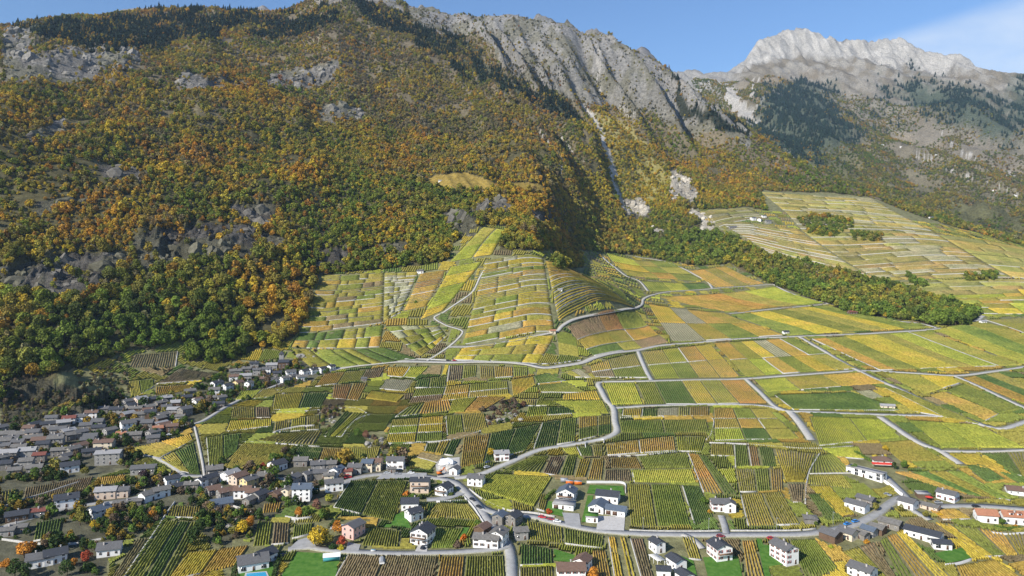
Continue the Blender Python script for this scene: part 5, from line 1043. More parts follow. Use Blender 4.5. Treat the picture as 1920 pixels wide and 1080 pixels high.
# --- middle village
MID = [(667, 886, 8, 10, 5, -4, 'grey slate', 'grey'), (690, 882, 8, 8, 6.5, -4, 'blue slate', 'cream'), (706, 880, 8, 8, 6.5, -4, 'brown tile', 'cream'), (742, 877, 8, 13, 6.5, -2, 'grey slate', 'white')]
for k, (x, y, w, l, h, r, rf, wl_) in enumerate(MID): house(x, y, w, l, h, r, rf, wl_, '%s of the row houses above the curved road' % ORD[k], shut='brown')
house(735, 886, 5, 6, 3.2, 0, 'stone slab', 'stone', 'little annexe in front of the row houses', 14, kind='annexe', chim=0)
MV = [(520, 879, 10, 11, 4.6, 52, 'dark slate', 'white', 'chalet alone above the middle village, red bush beside it'), (565, 872, 8, 10, 4.4, 4, 'stone slab', 'stone', 'stone-roofed house next above the middle village'), (596, 882, 8, 10, 5.4, 14, 'grey slate', 'grey', 'higher grey house in the terrace cluster'),
      (600, 897, 7, 9, 5.0, 14, 'grey slate', 'stone', 'lower house in the terrace cluster'), (620, 880, 7, 8, 5.0, 10, 'stone slab', 'stone', 'end house of the terrace cluster'), (632, 895, 7, 9, 6.4, 66, 'blue slate', 'white', 'tall slate gable at the top of the lane'), (617, 902, 6, 7, 5, 10, 'stone slab', 'cream', 'small cream house beside the tall gable'),
      (550, 907, 8, 9, 5.2, 64, 'grey slate', 'grey', 'first grey gable along the old lane'), (577, 900, 7, 8, 5.2, 58, 'grey slate', 'grey', 'second grey gable along the old lane'), (626, 918, 8, 12, 5.6, 18, 'grey slate', 'white', 'long house above the dark vines'),
      (567, 935, 10, 12, 8.2, 4, 'blue slate', 'white', 'tallest white house of the middle village'), (537, 934, 5, 6, 6.2, 80, 'stone slab', 'cream', 'slim tower-like house'), (519, 936, 7, 8, 4.6, 70, 'brown tile', 'wooden', 'timber-gabled house on white base'), (487, 936, 8, 9, 4.2, 62, 'dark slate', 'grey', 'low gable behind the blue tarp'),
      (447, 905, 9, 11, 5.4, 62, 'brown tile', 'beige', 'brown-roofed house at the village centre'), (467, 912, 8, 10, 5.6, 58, 'grey slate', 'yellow', 'yellow gabled house at the village centre'), (432, 901, 9, 11, 5.8, 60, 'pale metal', 'white', 'white gable beside the violet shed'), (456, 931, 8, 11, 5.4, 6, 'brown tile', 'white', 'white house under a brown roof'),
      (474, 935, 7, 8, 5.2, 6, 'brown tile', 'white', 'white neighbour sharing the brown roof line'), (467, 945, 6, 7, 3.6, 70, 'stone slab', 'stone', 'stone hut at the lower village edge'), (402, 889, 9, 11, 4.6, 24, 'stone slab', 'stone', 'stone-roofed house below the stepped path'), (381, 911, 7, 9, 5.2, 62, 'dark slate', 'white', 'bright white gable by the red car'),
      (400, 926, 8, 8, 4.0, 40, 'brown tile', 'stone', 'small brown-roofed house in the lane'), (424, 932, 8, 11, 4.8, 44, 'brown tile', 'stone', 'long gable below the village centre'), (360, 916, 6, 9, 3.6, 10, 'stone slab', 'stone', 'flat stone annexe by the street'), (415, 950, 10, 13, 3.4, 30, 'blue slate', 'beige', 'low house under a big blue slate roof'),
      (395, 905, 8, 10, 4.6, 64, 'dark slate', 'grey', 'dark gable behind the bright white one'), (500, 898, 9, 12, 3.4, 10, 'stone slab', 'stone', 'low shed beside the red bush'), (652, 893, 5, 6, 4.4, 10, 'rusty red', 'beige', 'tiny house with a red front')]
for (x, y, w, l, h, r, rf, wl_, wh) in MV: house(x, y, w, l, h, r, rf, wl_, wh, pitch=24)
# --- lower left settlement
LLS = [(205, 868, 12, 19, 8.6, 12, 'pale metal', 'grey', 'the big hall with a dark loggia', 14), (196, 840, 10, 15, 5.6, 10, 'brown tile', 'cream', 'cream house behind the big hall', 20), (172, 852, 9, 14, 3.4, 26, 'dark slate', 'stone', 'dark shed beside the big hall', 20), (131, 884, 9, 13, 5.2, 32, 'dark slate', 'white', 'white gable below the old village', 26),
       (270, 886, 9, 18, 4.2, 14, 'grey slate', 'grey', 'long grey roof under the lane', 22), (125, 948, 10, 15, 5.8, 30, 'dark slate', 'white', 'broad white gable on the lower street', 26), (200, 932, 10, 14, 5.4, 14, 'pale metal', 'beige', 'pale-roofed house on the lower street', 20), (230, 930, 8, 9, 5.0, 14, 'grey slate', 'beige', 'smaller neighbour of the pale-roofed house', 20),
       (186, 968, 9, 12, 5.0, 60, 'blue slate', 'white', 'slate-gabled house by the low wall', 30), (240, 947, 7, 18, 3.0, 18, 'stone slab', 'stone', 'long flat roofs along the lower street', 10), (276, 938, 8, 9, 4.6, 60, 'stone slab', 'white', 'gable at the street bend', 26), (302, 930, 8, 11, 5.0, 40, 'stone slab', 'white', 'two-level house at the street bend', 24), (322, 907, 7, 10, 4.4, 44, 'dark slate', 'white', 'white gable above the street bend', 26), (336, 918, 7, 9, 3.4, 40, 'dark slate', 'wooden', 'dark shed beside the street bend', 24),
       (32, 975, 8, 13, 4.2, 30, 'dark slate', 'wooden', 'dark barn on the lower street', 26), (66, 968, 8, 13, 4.0, 20, 'rusty red', 'grey', 'garage row with a rusty roof', 14), (14, 1002, 7, 9, 3.4, 16, 'stone slab', 'grey', 'low shed at the frame edge', 16), (36, 996, 7, 10, 3.4, 16, 'stone slab', 'stone', 'second low shed near the frame edge', 16),
       (76, 1058, 9, 14, 4.6, 26, 'grey slate', 'white', 'white villa in dark trees', 28), (104, 1052, 9, 12, 5.0, 34, 'dark slate', 'white', 'tall gable of the villa in dark trees', 30), (206, 1037, 10, 13, 4.0, 18, 'grey slate', 'white', 'white bungalow beside the straight wall', 28)]
for (x, y, w, l, h, r, rf, wl_, wh, p) in LLS: house(x, y, w, l, h, r, rf, wl_, wh, pitch=p)
# --- old village and upper hamlet, row by row
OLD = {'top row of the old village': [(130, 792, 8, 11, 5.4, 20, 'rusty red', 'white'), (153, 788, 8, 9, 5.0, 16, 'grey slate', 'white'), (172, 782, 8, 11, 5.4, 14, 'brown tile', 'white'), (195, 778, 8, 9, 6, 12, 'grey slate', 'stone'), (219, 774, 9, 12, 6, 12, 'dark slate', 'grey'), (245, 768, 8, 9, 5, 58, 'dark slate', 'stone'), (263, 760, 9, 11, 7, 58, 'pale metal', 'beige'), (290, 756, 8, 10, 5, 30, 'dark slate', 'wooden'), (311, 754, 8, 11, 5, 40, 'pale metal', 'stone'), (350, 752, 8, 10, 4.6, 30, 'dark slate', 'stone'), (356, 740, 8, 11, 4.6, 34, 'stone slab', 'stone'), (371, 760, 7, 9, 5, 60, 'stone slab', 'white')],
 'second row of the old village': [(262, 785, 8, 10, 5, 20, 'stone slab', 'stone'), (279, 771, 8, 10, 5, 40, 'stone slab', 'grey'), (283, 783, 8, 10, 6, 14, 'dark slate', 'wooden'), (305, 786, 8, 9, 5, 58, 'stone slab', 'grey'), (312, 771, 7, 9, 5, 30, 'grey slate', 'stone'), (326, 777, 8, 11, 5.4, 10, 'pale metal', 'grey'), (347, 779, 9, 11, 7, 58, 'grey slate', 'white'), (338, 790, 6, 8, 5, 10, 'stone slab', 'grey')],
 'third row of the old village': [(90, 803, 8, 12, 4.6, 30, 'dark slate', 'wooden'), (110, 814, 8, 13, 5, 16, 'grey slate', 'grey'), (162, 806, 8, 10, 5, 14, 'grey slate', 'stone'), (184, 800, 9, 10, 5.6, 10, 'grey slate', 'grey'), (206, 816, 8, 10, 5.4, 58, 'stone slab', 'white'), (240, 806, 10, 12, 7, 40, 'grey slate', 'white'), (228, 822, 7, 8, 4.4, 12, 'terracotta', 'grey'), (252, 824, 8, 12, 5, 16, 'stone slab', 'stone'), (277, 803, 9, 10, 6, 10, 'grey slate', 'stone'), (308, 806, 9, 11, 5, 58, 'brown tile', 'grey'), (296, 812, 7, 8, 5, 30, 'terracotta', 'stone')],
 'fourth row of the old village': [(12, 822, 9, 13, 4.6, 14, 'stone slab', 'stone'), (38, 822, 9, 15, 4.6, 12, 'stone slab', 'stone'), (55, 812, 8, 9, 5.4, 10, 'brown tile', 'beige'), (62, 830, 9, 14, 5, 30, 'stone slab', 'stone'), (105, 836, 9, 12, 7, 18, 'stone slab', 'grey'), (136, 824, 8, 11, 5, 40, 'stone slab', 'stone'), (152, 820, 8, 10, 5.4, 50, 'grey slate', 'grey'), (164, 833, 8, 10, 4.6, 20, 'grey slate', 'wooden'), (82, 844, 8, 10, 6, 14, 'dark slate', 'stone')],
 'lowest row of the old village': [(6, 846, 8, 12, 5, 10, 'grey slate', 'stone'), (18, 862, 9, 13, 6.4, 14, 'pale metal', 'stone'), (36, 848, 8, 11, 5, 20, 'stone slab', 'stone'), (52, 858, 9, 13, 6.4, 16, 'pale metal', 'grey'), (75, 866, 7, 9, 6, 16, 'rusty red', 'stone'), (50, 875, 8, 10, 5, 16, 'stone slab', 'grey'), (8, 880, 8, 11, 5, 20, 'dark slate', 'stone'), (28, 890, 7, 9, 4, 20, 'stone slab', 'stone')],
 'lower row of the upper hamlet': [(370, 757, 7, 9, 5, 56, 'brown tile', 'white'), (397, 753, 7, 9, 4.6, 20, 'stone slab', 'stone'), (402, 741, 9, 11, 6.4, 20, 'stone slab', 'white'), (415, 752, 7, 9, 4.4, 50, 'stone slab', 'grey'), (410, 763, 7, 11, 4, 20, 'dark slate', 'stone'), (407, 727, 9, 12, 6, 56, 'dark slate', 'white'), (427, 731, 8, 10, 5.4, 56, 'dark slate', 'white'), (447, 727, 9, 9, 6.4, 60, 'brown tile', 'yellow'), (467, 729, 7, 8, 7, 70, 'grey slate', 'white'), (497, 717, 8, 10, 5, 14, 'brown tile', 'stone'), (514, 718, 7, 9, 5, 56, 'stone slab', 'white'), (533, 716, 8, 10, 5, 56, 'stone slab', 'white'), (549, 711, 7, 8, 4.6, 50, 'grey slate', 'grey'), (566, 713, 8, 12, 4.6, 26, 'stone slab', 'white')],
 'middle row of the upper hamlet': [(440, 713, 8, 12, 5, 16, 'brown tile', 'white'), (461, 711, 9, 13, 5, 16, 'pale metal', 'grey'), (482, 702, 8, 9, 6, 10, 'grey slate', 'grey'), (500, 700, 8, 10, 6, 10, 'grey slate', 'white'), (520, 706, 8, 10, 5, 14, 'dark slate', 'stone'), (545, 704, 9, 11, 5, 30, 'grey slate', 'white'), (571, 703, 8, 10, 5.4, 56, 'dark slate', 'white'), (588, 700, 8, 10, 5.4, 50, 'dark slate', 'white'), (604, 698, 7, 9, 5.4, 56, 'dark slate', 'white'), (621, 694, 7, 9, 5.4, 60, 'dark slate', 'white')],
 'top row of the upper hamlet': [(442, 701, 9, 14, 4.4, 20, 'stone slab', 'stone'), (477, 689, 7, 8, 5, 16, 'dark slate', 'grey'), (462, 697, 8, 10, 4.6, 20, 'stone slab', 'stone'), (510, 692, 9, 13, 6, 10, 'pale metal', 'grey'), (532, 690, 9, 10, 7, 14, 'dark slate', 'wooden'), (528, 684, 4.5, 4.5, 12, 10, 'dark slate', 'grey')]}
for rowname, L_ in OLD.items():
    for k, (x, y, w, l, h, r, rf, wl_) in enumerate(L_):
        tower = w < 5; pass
        if wl_ == 'white' and 'village' in rowname and random.Random(x * 3 + y).random() < .5: wl_ = random.Random(x).choice(('grey', 'stone', 'beige'))  # some white village walls take darker colours, standing in for the shade there
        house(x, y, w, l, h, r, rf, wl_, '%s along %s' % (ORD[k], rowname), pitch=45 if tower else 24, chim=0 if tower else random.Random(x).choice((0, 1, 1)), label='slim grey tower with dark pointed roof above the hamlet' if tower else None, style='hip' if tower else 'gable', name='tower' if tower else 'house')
# --- small houses packed into the back lanes of the old village
BACK = {'topmost': (700, 790), 'upper': (790, 815), 'middle': (815, 838), 'lower': (838, 862), 'lowest': (862, 900)}; cnt_ = {k: 0 for k in BACK}; rb = random.Random(31)
cand = [(x + rb.uniform(-5, 5), y + rb.uniform(-3, 3)) for y in range(756, 896, 9) for x in range(4, 345, 15)]; rb.shuffle(cand); cand = sorted(cand[:], key=lambda q: 0)
picked = []
for (x, y) in cand:
    if not inpoly([(-60, 806), (60, 796), (130, 784), (240, 757), (345, 742), (350, 795), (290, 832), (225, 830), (160, 862), (90, 886), (0, 900), (-60, 905)], np.array([x]), np.array([y]))[0]: continue
    X_, Y_ = ground(x, y)
    if any(math.hypot(X_ - h_[0], Y_ - h_[1]) < 8.2 for h_ in OCC_H) or any(np.hypot(P[:, 0] - X_, P[:, 1] - Y_).min() < 6 for P, w in OCC_ROAD[-16:]): continue
    picked.append((x, y)); w_ = rb.uniform(6.5, 8.5)
    OCC_H.append((X_, Y_, 0))
    if len(picked) >= 34: break
for (x, y) in sorted(picked):
    band = [k for k, (a_, b_) in BACK.items() if a_ <= y < b_][0]; k = cnt_[band]; cnt_[band] += 1
    house(x, y, rb.uniform(7, 9), rb.uniform(8.5, 12), rb.uniform(3.8, 6.4), rb.choice((12, 16, 20, 30, 58, 64)), rb.choice(('stone slab', 'stone slab', 'grey slate', 'grey slate', 'dark slate', 'brown tile', 'pale metal')), rb.choice(('stone', 'stone', 'grey', 'grey', 'wooden', 'beige')), '%s small one in the %s back lane' % (ORD[k], band), chim=rb.choice((0, 1)))
# --- far houses on the hillside
FARH = [(1374, 428, 9, 16, 4.5, 5, 'grey slate', 'stone', 'long ruin-grey farm on the far hillside'), (1412, 412, 9, 11, 5, 20, 'grey slate', 'white', 'first white house of the far hillside farm'), (1424, 414, 8, 10, 5, 60, 'stone slab', 'white', 'second white house of the far hillside farm'), (1440, 418, 9, 12, 5, 10, 'grey slate', 'grey', 'third house of the far hillside farm'), (1432, 408, 8, 9, 4.6, 10, 'stone slab', 'white', 'upper house of the far hillside farm'),
        (1598, 589, 8, 12, 3.4, 8, 'rusty red', 'wooden', 'red hut in front of the wood'), (1473, 626, 5, 7, 2.8, 8, 'dark slate', 'white', 'tiny white hut beside the upper road'), (1843, 606, 5, 8, 2.8, 10, 'pale metal', 'white', 'tiny pale hut past the wood'), (1746, 410, 7, 10, 4, 8, 'grey slate', 'white', 'little white hut at the upper forest edge'), (1036, 624, 5, 6, 3, 10, 'terracotta', 'cream', 'small cream hut at the hill road bend'),
        (788, 511, 5, 8, 3, 5, 'grey slate', 'white', 'tiny hut on the top terrace wall'), (1050, 545, 4, 5, 2.6, 5, 'pale metal', 'white', 'tiny white hut on the golden terraces'), (1664, 766, 5, 13, 3.2, -14, 'pale metal', 'cream', 'cream shelter beside the deep green field'), (683, 714, 5, 6, 3, 4, 'grey slate', 'stone', 'stone hut in the walled plot'),
        (1655, 272, 9, 18, 5, 5, 'stone slab', 'white', 'pale farm high on the far mountain'), (1690, 275, 8, 12, 5, 5, 'stone slab', 'white', 'small neighbour of the far mountain farm'), (1756, 290, 9, 12, 5, 5, 'grey slate', 'white', 'lone white house on the far mountain'), (1865, 357, 9, 13, 5, 5, 'terracotta', 'white', 'far hamlet house near the frame edge'), (1905, 366, 9, 13, 5, 5, 'grey slate', 'white', 'farther hamlet house at the frame edge'), (825, 340, 4, 6, 2.6, 5, 'pale metal', 'white', 'tiny hut in the forest clearing')]
for (x, y, w, l, h, r, rf, wl_, wh) in FARH: house(x, y, w, l, h, r, rf, wl_, wh, chim=0, wins=(y > 400), kind='hut' if 'hut' in wh else 'shelter' if 'shelter' in wh else 'house')
print('houses', NH[0])
# ------------------------------------------------------------------ vines in the corners that no plot covers: one mass
OX0, OX1, OY0, OY1 = -900.0, 1150.0, 345.0, 1750.0
occ = np.zeros((int(OY1 - OY0), int(OX1 - OX0)), bool)
def mark_poly(Q, grow=0):
    x0, x1 = int(max(Q[:, 0].min() - OX0 - 2, 0)), int(min(Q[:, 0].max() - OX0 + 3, occ.shape[1])); y0, y1 = int(max(Q[:, 1].min() - OY0 - 2, 0)), int(min(Q[:, 1].max() - OY0 + 3, occ.shape[0]))
    if x1 <= x0 or y1 <= y0: return
    xx, yy = np.meshgrid(np.arange(x0, x1) + OX0 + .5, np.arange(y0, y1) + OY0 + .5); occ[y0:y1, x0:x1] |= inpoly([tuple(p) for p in Q], xx, yy)
def mark_disc(X, Y, r):
    x0, x1, y0, y1 = int(max(X - r - OX0, 0)), int(min(X + r - OX0 + 1, occ.shape[1])), int(max(Y - r - OY0, 0)), int(min(Y + r - OY0 + 1, occ.shape[0]))
    if x1 <= x0 or y1 <= y0: return
    xx, yy = np.meshgrid(np.arange(x0, x1) + OX0 + .5, np.arange(y0, y1) + OY0 + .5); occ[y0:y1, x0:x1] |= np.hypot(xx - X, yy - Y) < r
for Q in OCC_POLY: mark_poly(Q)
for P, w in OCC_ROAD:
    for p in P[::1]: mark_disc(p[0], p[1], w / 2 + 1.2)
for X_, Y_, r_ in OCC_H: mark_disc(X_, Y_, max(r_, .1))
NOFILL = VILL + [[(903, 770), (930, 750), (985, 752), (990, 768), (950, 795), (915, 800)], [(596, 770), (645, 758), (640, 800), (590, 806)], [(680, 812), (720, 810), (735, 850), (690, 860)], [(370, 958), (480, 950), (480, 985), (440, 1015), (370, 1000)],
                 [(0, 700), (240, 700), (240, 760), (0, 800)], [(700, 850), (760, 842), (760, 880), (690, 880)], [(805, 855), (860, 852), (866, 896), (815, 896)], [(420, 1010), (520, 1030), (520, 1095), (420, 1095)], [(0, 1015), (210, 1005), (200, 1095), (0, 1095)], [(1000, 900), (1180, 900), (1180, 998), (1000, 968)], [(1208, 1005), (1300, 1005), (1330, 1095), (1230, 1095)], [(580, 975), (690, 975), (650, 1034), (560, 1034)], [(1560, 985), (1700, 970), (1700, 1000), (1580, 1035)], [(1590, 860), (1700, 855), (1700, 900), (1640, 920), (1600, 900)]]
occ_keep = occ.copy()
for p_ in NOFILL + CLUMPS: mark_poly(np.array([ground(*q) for q in p_]))
fv, ff, fc, nb = [], [], [], 0
frng = random.Random(77)
for gy in range(0, 60):
    for gx in range(0, 92):
        cxm, cym = -900 + gx * 24, 352 + gy * 24
        px_ = HX + F * cxm / cym
        if px_ < -60 or px_ > 1990 or cym > 1740: continue
        ang = math.radians(frng.choice((90, 90, 90, 8)) + frng.uniform(-22, 12) + (px_ - 960) * .012); key = frng.choice('GMLYOGMDBMG'); w_, l_ = frng.uniform(20, 25), 24
        d_ = cym; sp = 1.25 if d_ < 520 else 1.5 if d_ < 650 else 2.0 if d_ < 850 else 3.0 if d_ < 1150 else 5.0; st = 2.0 if d_ < 650 else 3.5 if d_ < 1000 else 7.0
        a_, b_ = np.meshgrid(np.arange(-13, 13, sp), np.arange(-13, 13, st), indexing='ij'); ca_, sa_ = math.cos(ang), math.sin(ang)
        x0 = cxm + b_ * ca_ - a_ * sa_; y0 = cym + b_ * sa_ + a_ * ca_; x1 = x0 + st * ca_; y1 = y0 + st * sa_
        ok = (np.abs(x0 - cxm) < 12) & (np.abs(y0 - cym) < 12) & (np.abs(x1 - cxm) < 12.3) & (np.abs(y1 - cym) < 12.3)
        x0, y0, x1, y1 = x0[ok], y0[ok], x1[ok], y1[ok]
        if not len(x0): continue
        def free(x, y):
            i, j = np.clip((y - OY0).astype(int), 0, occ.shape[0] - 1), np.clip((x - OX0).astype(int), 0, occ.shape[1] - 1); return ~occ[i, j]
        ok = free(x0, y0) & free(x1, y1); x0, y0, x1, y1 = x0[ok], y0[ok], x1[ok], y1[ok]
        if len(x0) < 3: continue
        z0, z1 = height(x0, y0), height(x1, y1); qx = HX + F * x0 / y0; qy = HY - (z0 - CZ) / y0 * F
        bad = inpoly(FOREST, qx, qy) | (qy < 358)
        x0, y0, x1, y1, z0, z1 = [q[~bad] for q in (x0, y0, x1, y1, z0, z1)]
        n = len(x0)
        if n < 3: continue
        wd = sp * (.46 if d_ < 650 else .8); hg = 1.05; nx, ny = -sa_, ca_; j = lambda s: rng.uniform(-s, s, n)
        ring = []
        for (xx, yy, zz) in ((x0, y0, z0), (x1, y1, z1)):
            for o_, h_ in ((-.5, 0), (-.36, 1), (.36, 1), (.5, 0)): ring.append(np.stack([xx + nx * o_ * wd + j(.08), yy + ny * o_ * wd + j(.08), zz + .1 + h_ * hg * (1 + j(.15))], 1))
        V = np.stack(ring, 1).reshape(-1, 3); b0 = nb + np.arange(n) * 8
        ff += [np.stack([b0 + k, b0 + 4 + k, b0 + 5 + k, b0 + 1 + k], 1) for k in range(3)]; fv.append(V); nb += len(V)
        c = np.array(VC[key][0]) * frng.uniform(.85, 1.1); fc.append(np.tile(np.append(c, 1), (len(V), 1)))
fm_, fnt, fb = new_mat('vine_leaves_of_many_plots', .85, .12); fa = N(fnt, 'ShaderNodeAttribute', attribute_name='leafcol'); fhs = N(fnt, 'ShaderNodeHueSaturation'); fgm = N(fnt, 'ShaderNodeNewGeometry'); fnz = N(fnt, 'ShaderNodeTexNoise', i_Scale=.55, i_Detail=3.0, i_Roughness=.7)
fnt.links.new(fgm.outputs['Position'], fnz.inputs['Vector']); fmr = N(fnt, 'ShaderNodeMapRange'); fmr.inputs['From Min'].default_value = .28; fmr.inputs['From Max'].default_value = .72; fmr.inputs['To Min'].default_value = .5; fmr.inputs['To Max'].default_value = 1.5
fnt.links.new(fnz.outputs['Fac'], fmr.inputs['Value']); fnt.links.new(fmr.outputs[0], fhs.inputs['Value']); fnt.links.new(fa.outputs['Color'], fhs.inputs['Color']); fnt.links.new(fhs.outputs[0], fb.inputs['Base Color'])
me = raw_mesh('scattered_vines', np.concatenate(fv), np.concatenate(ff), [fm_]); me.attributes.new('leafcol', 'FLOAT_COLOR', 'POINT').data.foreach_set('color', np.concatenate(fc).astype(np.float32).ravel())
put('scattered_vines', me, kind='stuff', label='short vine rows filling the odd corners between plots', cat='vines')
print('fill faces', sum(len(f) for f in ff))

occ = occ_keep
# ------------------------------------------------------------------ walls, rocks, hedges
WHITEW = WALLS['white']
def wall(pts, h, w, label, mat=None):
    P = spline([ground(*p) for p in pts], 2.5); me = wall_mesh(P, w, h); me.materials[0] = mat or STONE; put('garden_wall', me, label=label, cat='wall', group='garden and road walls')
wall([(1656, 903), (1672, 915), (1692, 931)], 1.8, .4, 'white garden wall beside the lane to the long white building', WHITEW)
wall([(1100, 906), (1135, 906), (1170, 908), (1173, 925)], 1.4, .4, 'pale wall behind the big slate-roofed villa', CONC)
wall([(868, 931), (886, 950), (902, 974), (912, 990)], 1.0, .5, 'pale wall edging the road bend', CONC)
wall([(868, 940), (840, 941), (818, 942)], 1.0, .5, 'pale wall above the vines in the road bend', CONC)
wall([(880, 918), (905, 937), (950, 957), (1000, 963), (1040, 970)], .9, .5, 'long low retaining wall above the main road')
wall([(1180, 995), (1240, 997), (1300, 997), (1350, 996)], .7, .5, 'low stone kerb wall above the straight road')
wall([(1370, 996), (1440, 996), (1500, 995), (1530, 992)], .7, .5, 'low stone kerb wall below the striped field')
wall([(328, 943), (312, 965), (290, 1000), (262, 1040), (230, 1090)], 1.0, .6, 'narrow straight wall running down beside green vines')
wall([(1132, 833), (1130, 826), (1100, 832), (1098, 840)], 1.6, .5, 'white retaining wall at the vineyard road bend', CONC)
wall([(740, 674), (800, 674), (850, 676), (940, 676)], .8, .5, 'pale retaining wall above the wide upper road', CONC)
wall([(1010, 683), (1050, 681), (1090, 676)], .9, .5, 'retaining wall at the upper road curve', CONC)
wall([(1858, 1000), (1890, 1003), (1930, 1000)], 1.0, .5, 'garden wall below the terracotta-roofed houses', CONC)
wall([(1772, 1062), (1800, 1058), (1824, 1050)], 1.2, .5, 'concrete edge of the dark-roofed villa lawn', CONC)
wall([(430, 948), (470, 962), (490, 968)], 1.2, .6, 'old wall below the middle village')
wall([(535, 972), (560, 976), (585, 973)], 1.6, .6, 'pale wall below the tall white house')
wall([(150, 905), (90, 925), (40, 940), (0, 955)], 1.2, .6, 'long dry stone wall in the lower left fields')
wall([(0, 1012), (60, 1020), (130, 1022), (200, 1010)], 1.0, .6, 'low wall under the lower street')
wall([(590, 800), (560, 802), (530, 808), (512, 814)], 1.6, .8, 'white rocky wall below the outcrop plot')
wall([(688, 776), (664, 766), (620, 768), (560, 773), (510, 775)], 1.0, .7, 'curving dry wall above the slanting vines')
wall([(640, 822), (655, 800), (672, 786), (694, 778)], 1.0, .7, 'dry wall beside the curved track')
wall([(716, 834), (770, 832), (830, 828), (870, 819), (905, 808)], 1.0, .8, 'pale wall under the small walled plots')
wall([(455, 830), (500, 831), (560, 836), (600, 838)], .9, .7, 'dry wall above the big speckled field')
wall([(1163, 784), (1240, 783), (1330, 783), (1334, 812), (1324, 826)], .9, .8, 'pale wall between the striped bands')
wall([(1140, 857), (1200, 854), (1270, 848)], .9, .8, 'pale wall under the big orange field')
wall([(1330, 831), (1400, 834), (1450, 838), (1530, 842), (1600, 838)], .9, .8, 'pale wall across the fields below the tracks')
wall([(1538, 850), (1520, 880), (1512, 910), (1510, 945)], .9, .8, 'dry wall beside the bold striped field')
BOULD = []; BRK = noise_col('weathered_rock', (.17, .155, .13), (.34, .32, .28), 1.5, .95, .1, .2, 3.0)
for k in range(5):
    bm = bmesh.new(); bmesh.ops.create_icosphere(bm, subdivisions=2, radius=1); r = random.Random(k)
    for v in bm.verts:
        v.co *= r.uniform(.72, 1.2); v.co.z *= .75
    me = bpy.data.meshes.new('boulder'); bm.to_mesh(me); bm.free(); me.materials.append(BRK); BOULD.append(me)
def outcrop(px, py, rx, ry, n, size, label):
    X, Y = ground(px, py); t = put('rock_outcrop', None, loc=(X, Y, float(height(X, Y))), label=label, cat='rocks')
    for k in range(n):
        a, q = random.uniform(0, 6.28), math.sqrt(random.random()); dx, dy = ground(px + rx * q * math.cos(a), py + ry * q * math.sin(a)); s = .55 * size * random.lognormvariate(0, .4)
        b = put('boulder', random.choice(BOULD), t, (dx - X, dy - Y, float(height(dx, dy)) - float(height(X, Y)) + s * .15), random.uniform(0, 6.28)); b.scale = (s, s * random.uniform(.6, 1), s * random.uniform(.6, 1.1))
outcrop(945, 785, 34, 12, 26, 2.2, 'pale rocks of the thicket in the middle of the vines')
outcrop(615, 783, 22, 12, 20, 2.2, 'pale rocky outcrop with scrub among terraces')
outcrop(703, 832, 18, 14, 20, 2.0, 'grey rockfall above the row houses')
outcrop(525, 735, 14, 6, 10, 1.8, 'rocks below the upper hamlet')
outcrop(575, 665, 34, 7, 18, 2.2, 'rocky shrub bank above the hamlet roofs')
outcrop(265, 905, 24, 7, 16, 1.4, 'rubble garden bank in the lower settlement')
outcrop(420, 985, 40, 16, 26, 1.2, 'stony waste ground below the middle village')
outcrop(500, 905, 26, 8, 16, 1.1, 'rubble slope in the middle village')
outcrop(820, 603, 16, 6, 10, 1.6, 'rocks at the hairpin track')
HEDM = leaf_mat('hedge_leaves', False)
def hedge(pts, h, w, col, label):
    P = spline([ground(*p) for p in pts], 1.0); n = len(P) * 26; r = np.random.default_rng(len(P)); k = r.integers(0, len(P), n); face = r.integers(0, 3, n)
    T = np.gradient(P, axis=0); T /= np.linalg.norm(T, axis=1, keepdims=True) + 1e-9; Nn = np.stack([-T[:, 1], T[:, 0]], 1)
    s = np.where(face == 0, -.5, np.where(face == 1, .5, r.uniform(-.5, .5, n))) * w * r.uniform(.85, 1.1, n); z = np.where(face == 2, h, r.uniform(0, h, n)) * r.uniform(.9, 1.06, n); p = P[k] + Nn[k] * s[:, None] + T[k] * r.uniform(-.5, .5, n)[:, None]
    nm = np.where((face == 2)[:, None], [[0, 0, 1.0]], np.concatenate([Nn[k] * np.sign(s)[:, None], np.full((n, 1), .3)], 1)) + r.normal(size=(n, 3)) * .4
    V = quads(np.concatenate([p, (height(p[:, 0], p[:, 1]) + z)[:, None]], 1), nm, r.uniform(.2, .4, n), r.uniform(0, 6.28, n)); me = crown_mesh('hedge', V, np.repeat(r.uniform(.7, 1.25, n), 4), HEDM); o = put('hedge', me, label=label, cat='hedge', group='garden hedges'); o.color = (*col, 1)
GRN, DGR, GLD, ORG, RED, OLV, BRN, YLG = (.10, .16, .025), (.045, .075, .018), (.52, .36, .03), (.52, .22, .03), (.36, .07, .03), (.22, .20, .04), (.17, .12, .07), (.32, .32, .04)
hedge([(452, 1054), (440, 1070), (436, 1092)], 2.0, 1.6, DGR, 'dark hedge around the grey-roofed villa')
hedge([(528, 1040), (520, 1060), (512, 1092)], 2.0, 1.8, DGR, 'dark hedge between villa and bright lawn')
hedge([(1604, 850), (1618, 858), (1634, 866)], 1.8, 1.8, GRN, 'green hedge above the long white building')
hedge([(1022, 940), (1030, 930), (1040, 922)], 1.6, 1.4, GRN, 'clipped hedge beside the new villa')
hedge([(1866, 990), (1890, 994), (1912, 992)], 1.4, 1.4, GRN, 'hedge in front of the terracotta-roofed houses')
hedge([(618, 990), (628, 980), (640, 978)], 1.8, 1.4, DGR, 'dark hedge around the small blue pool')

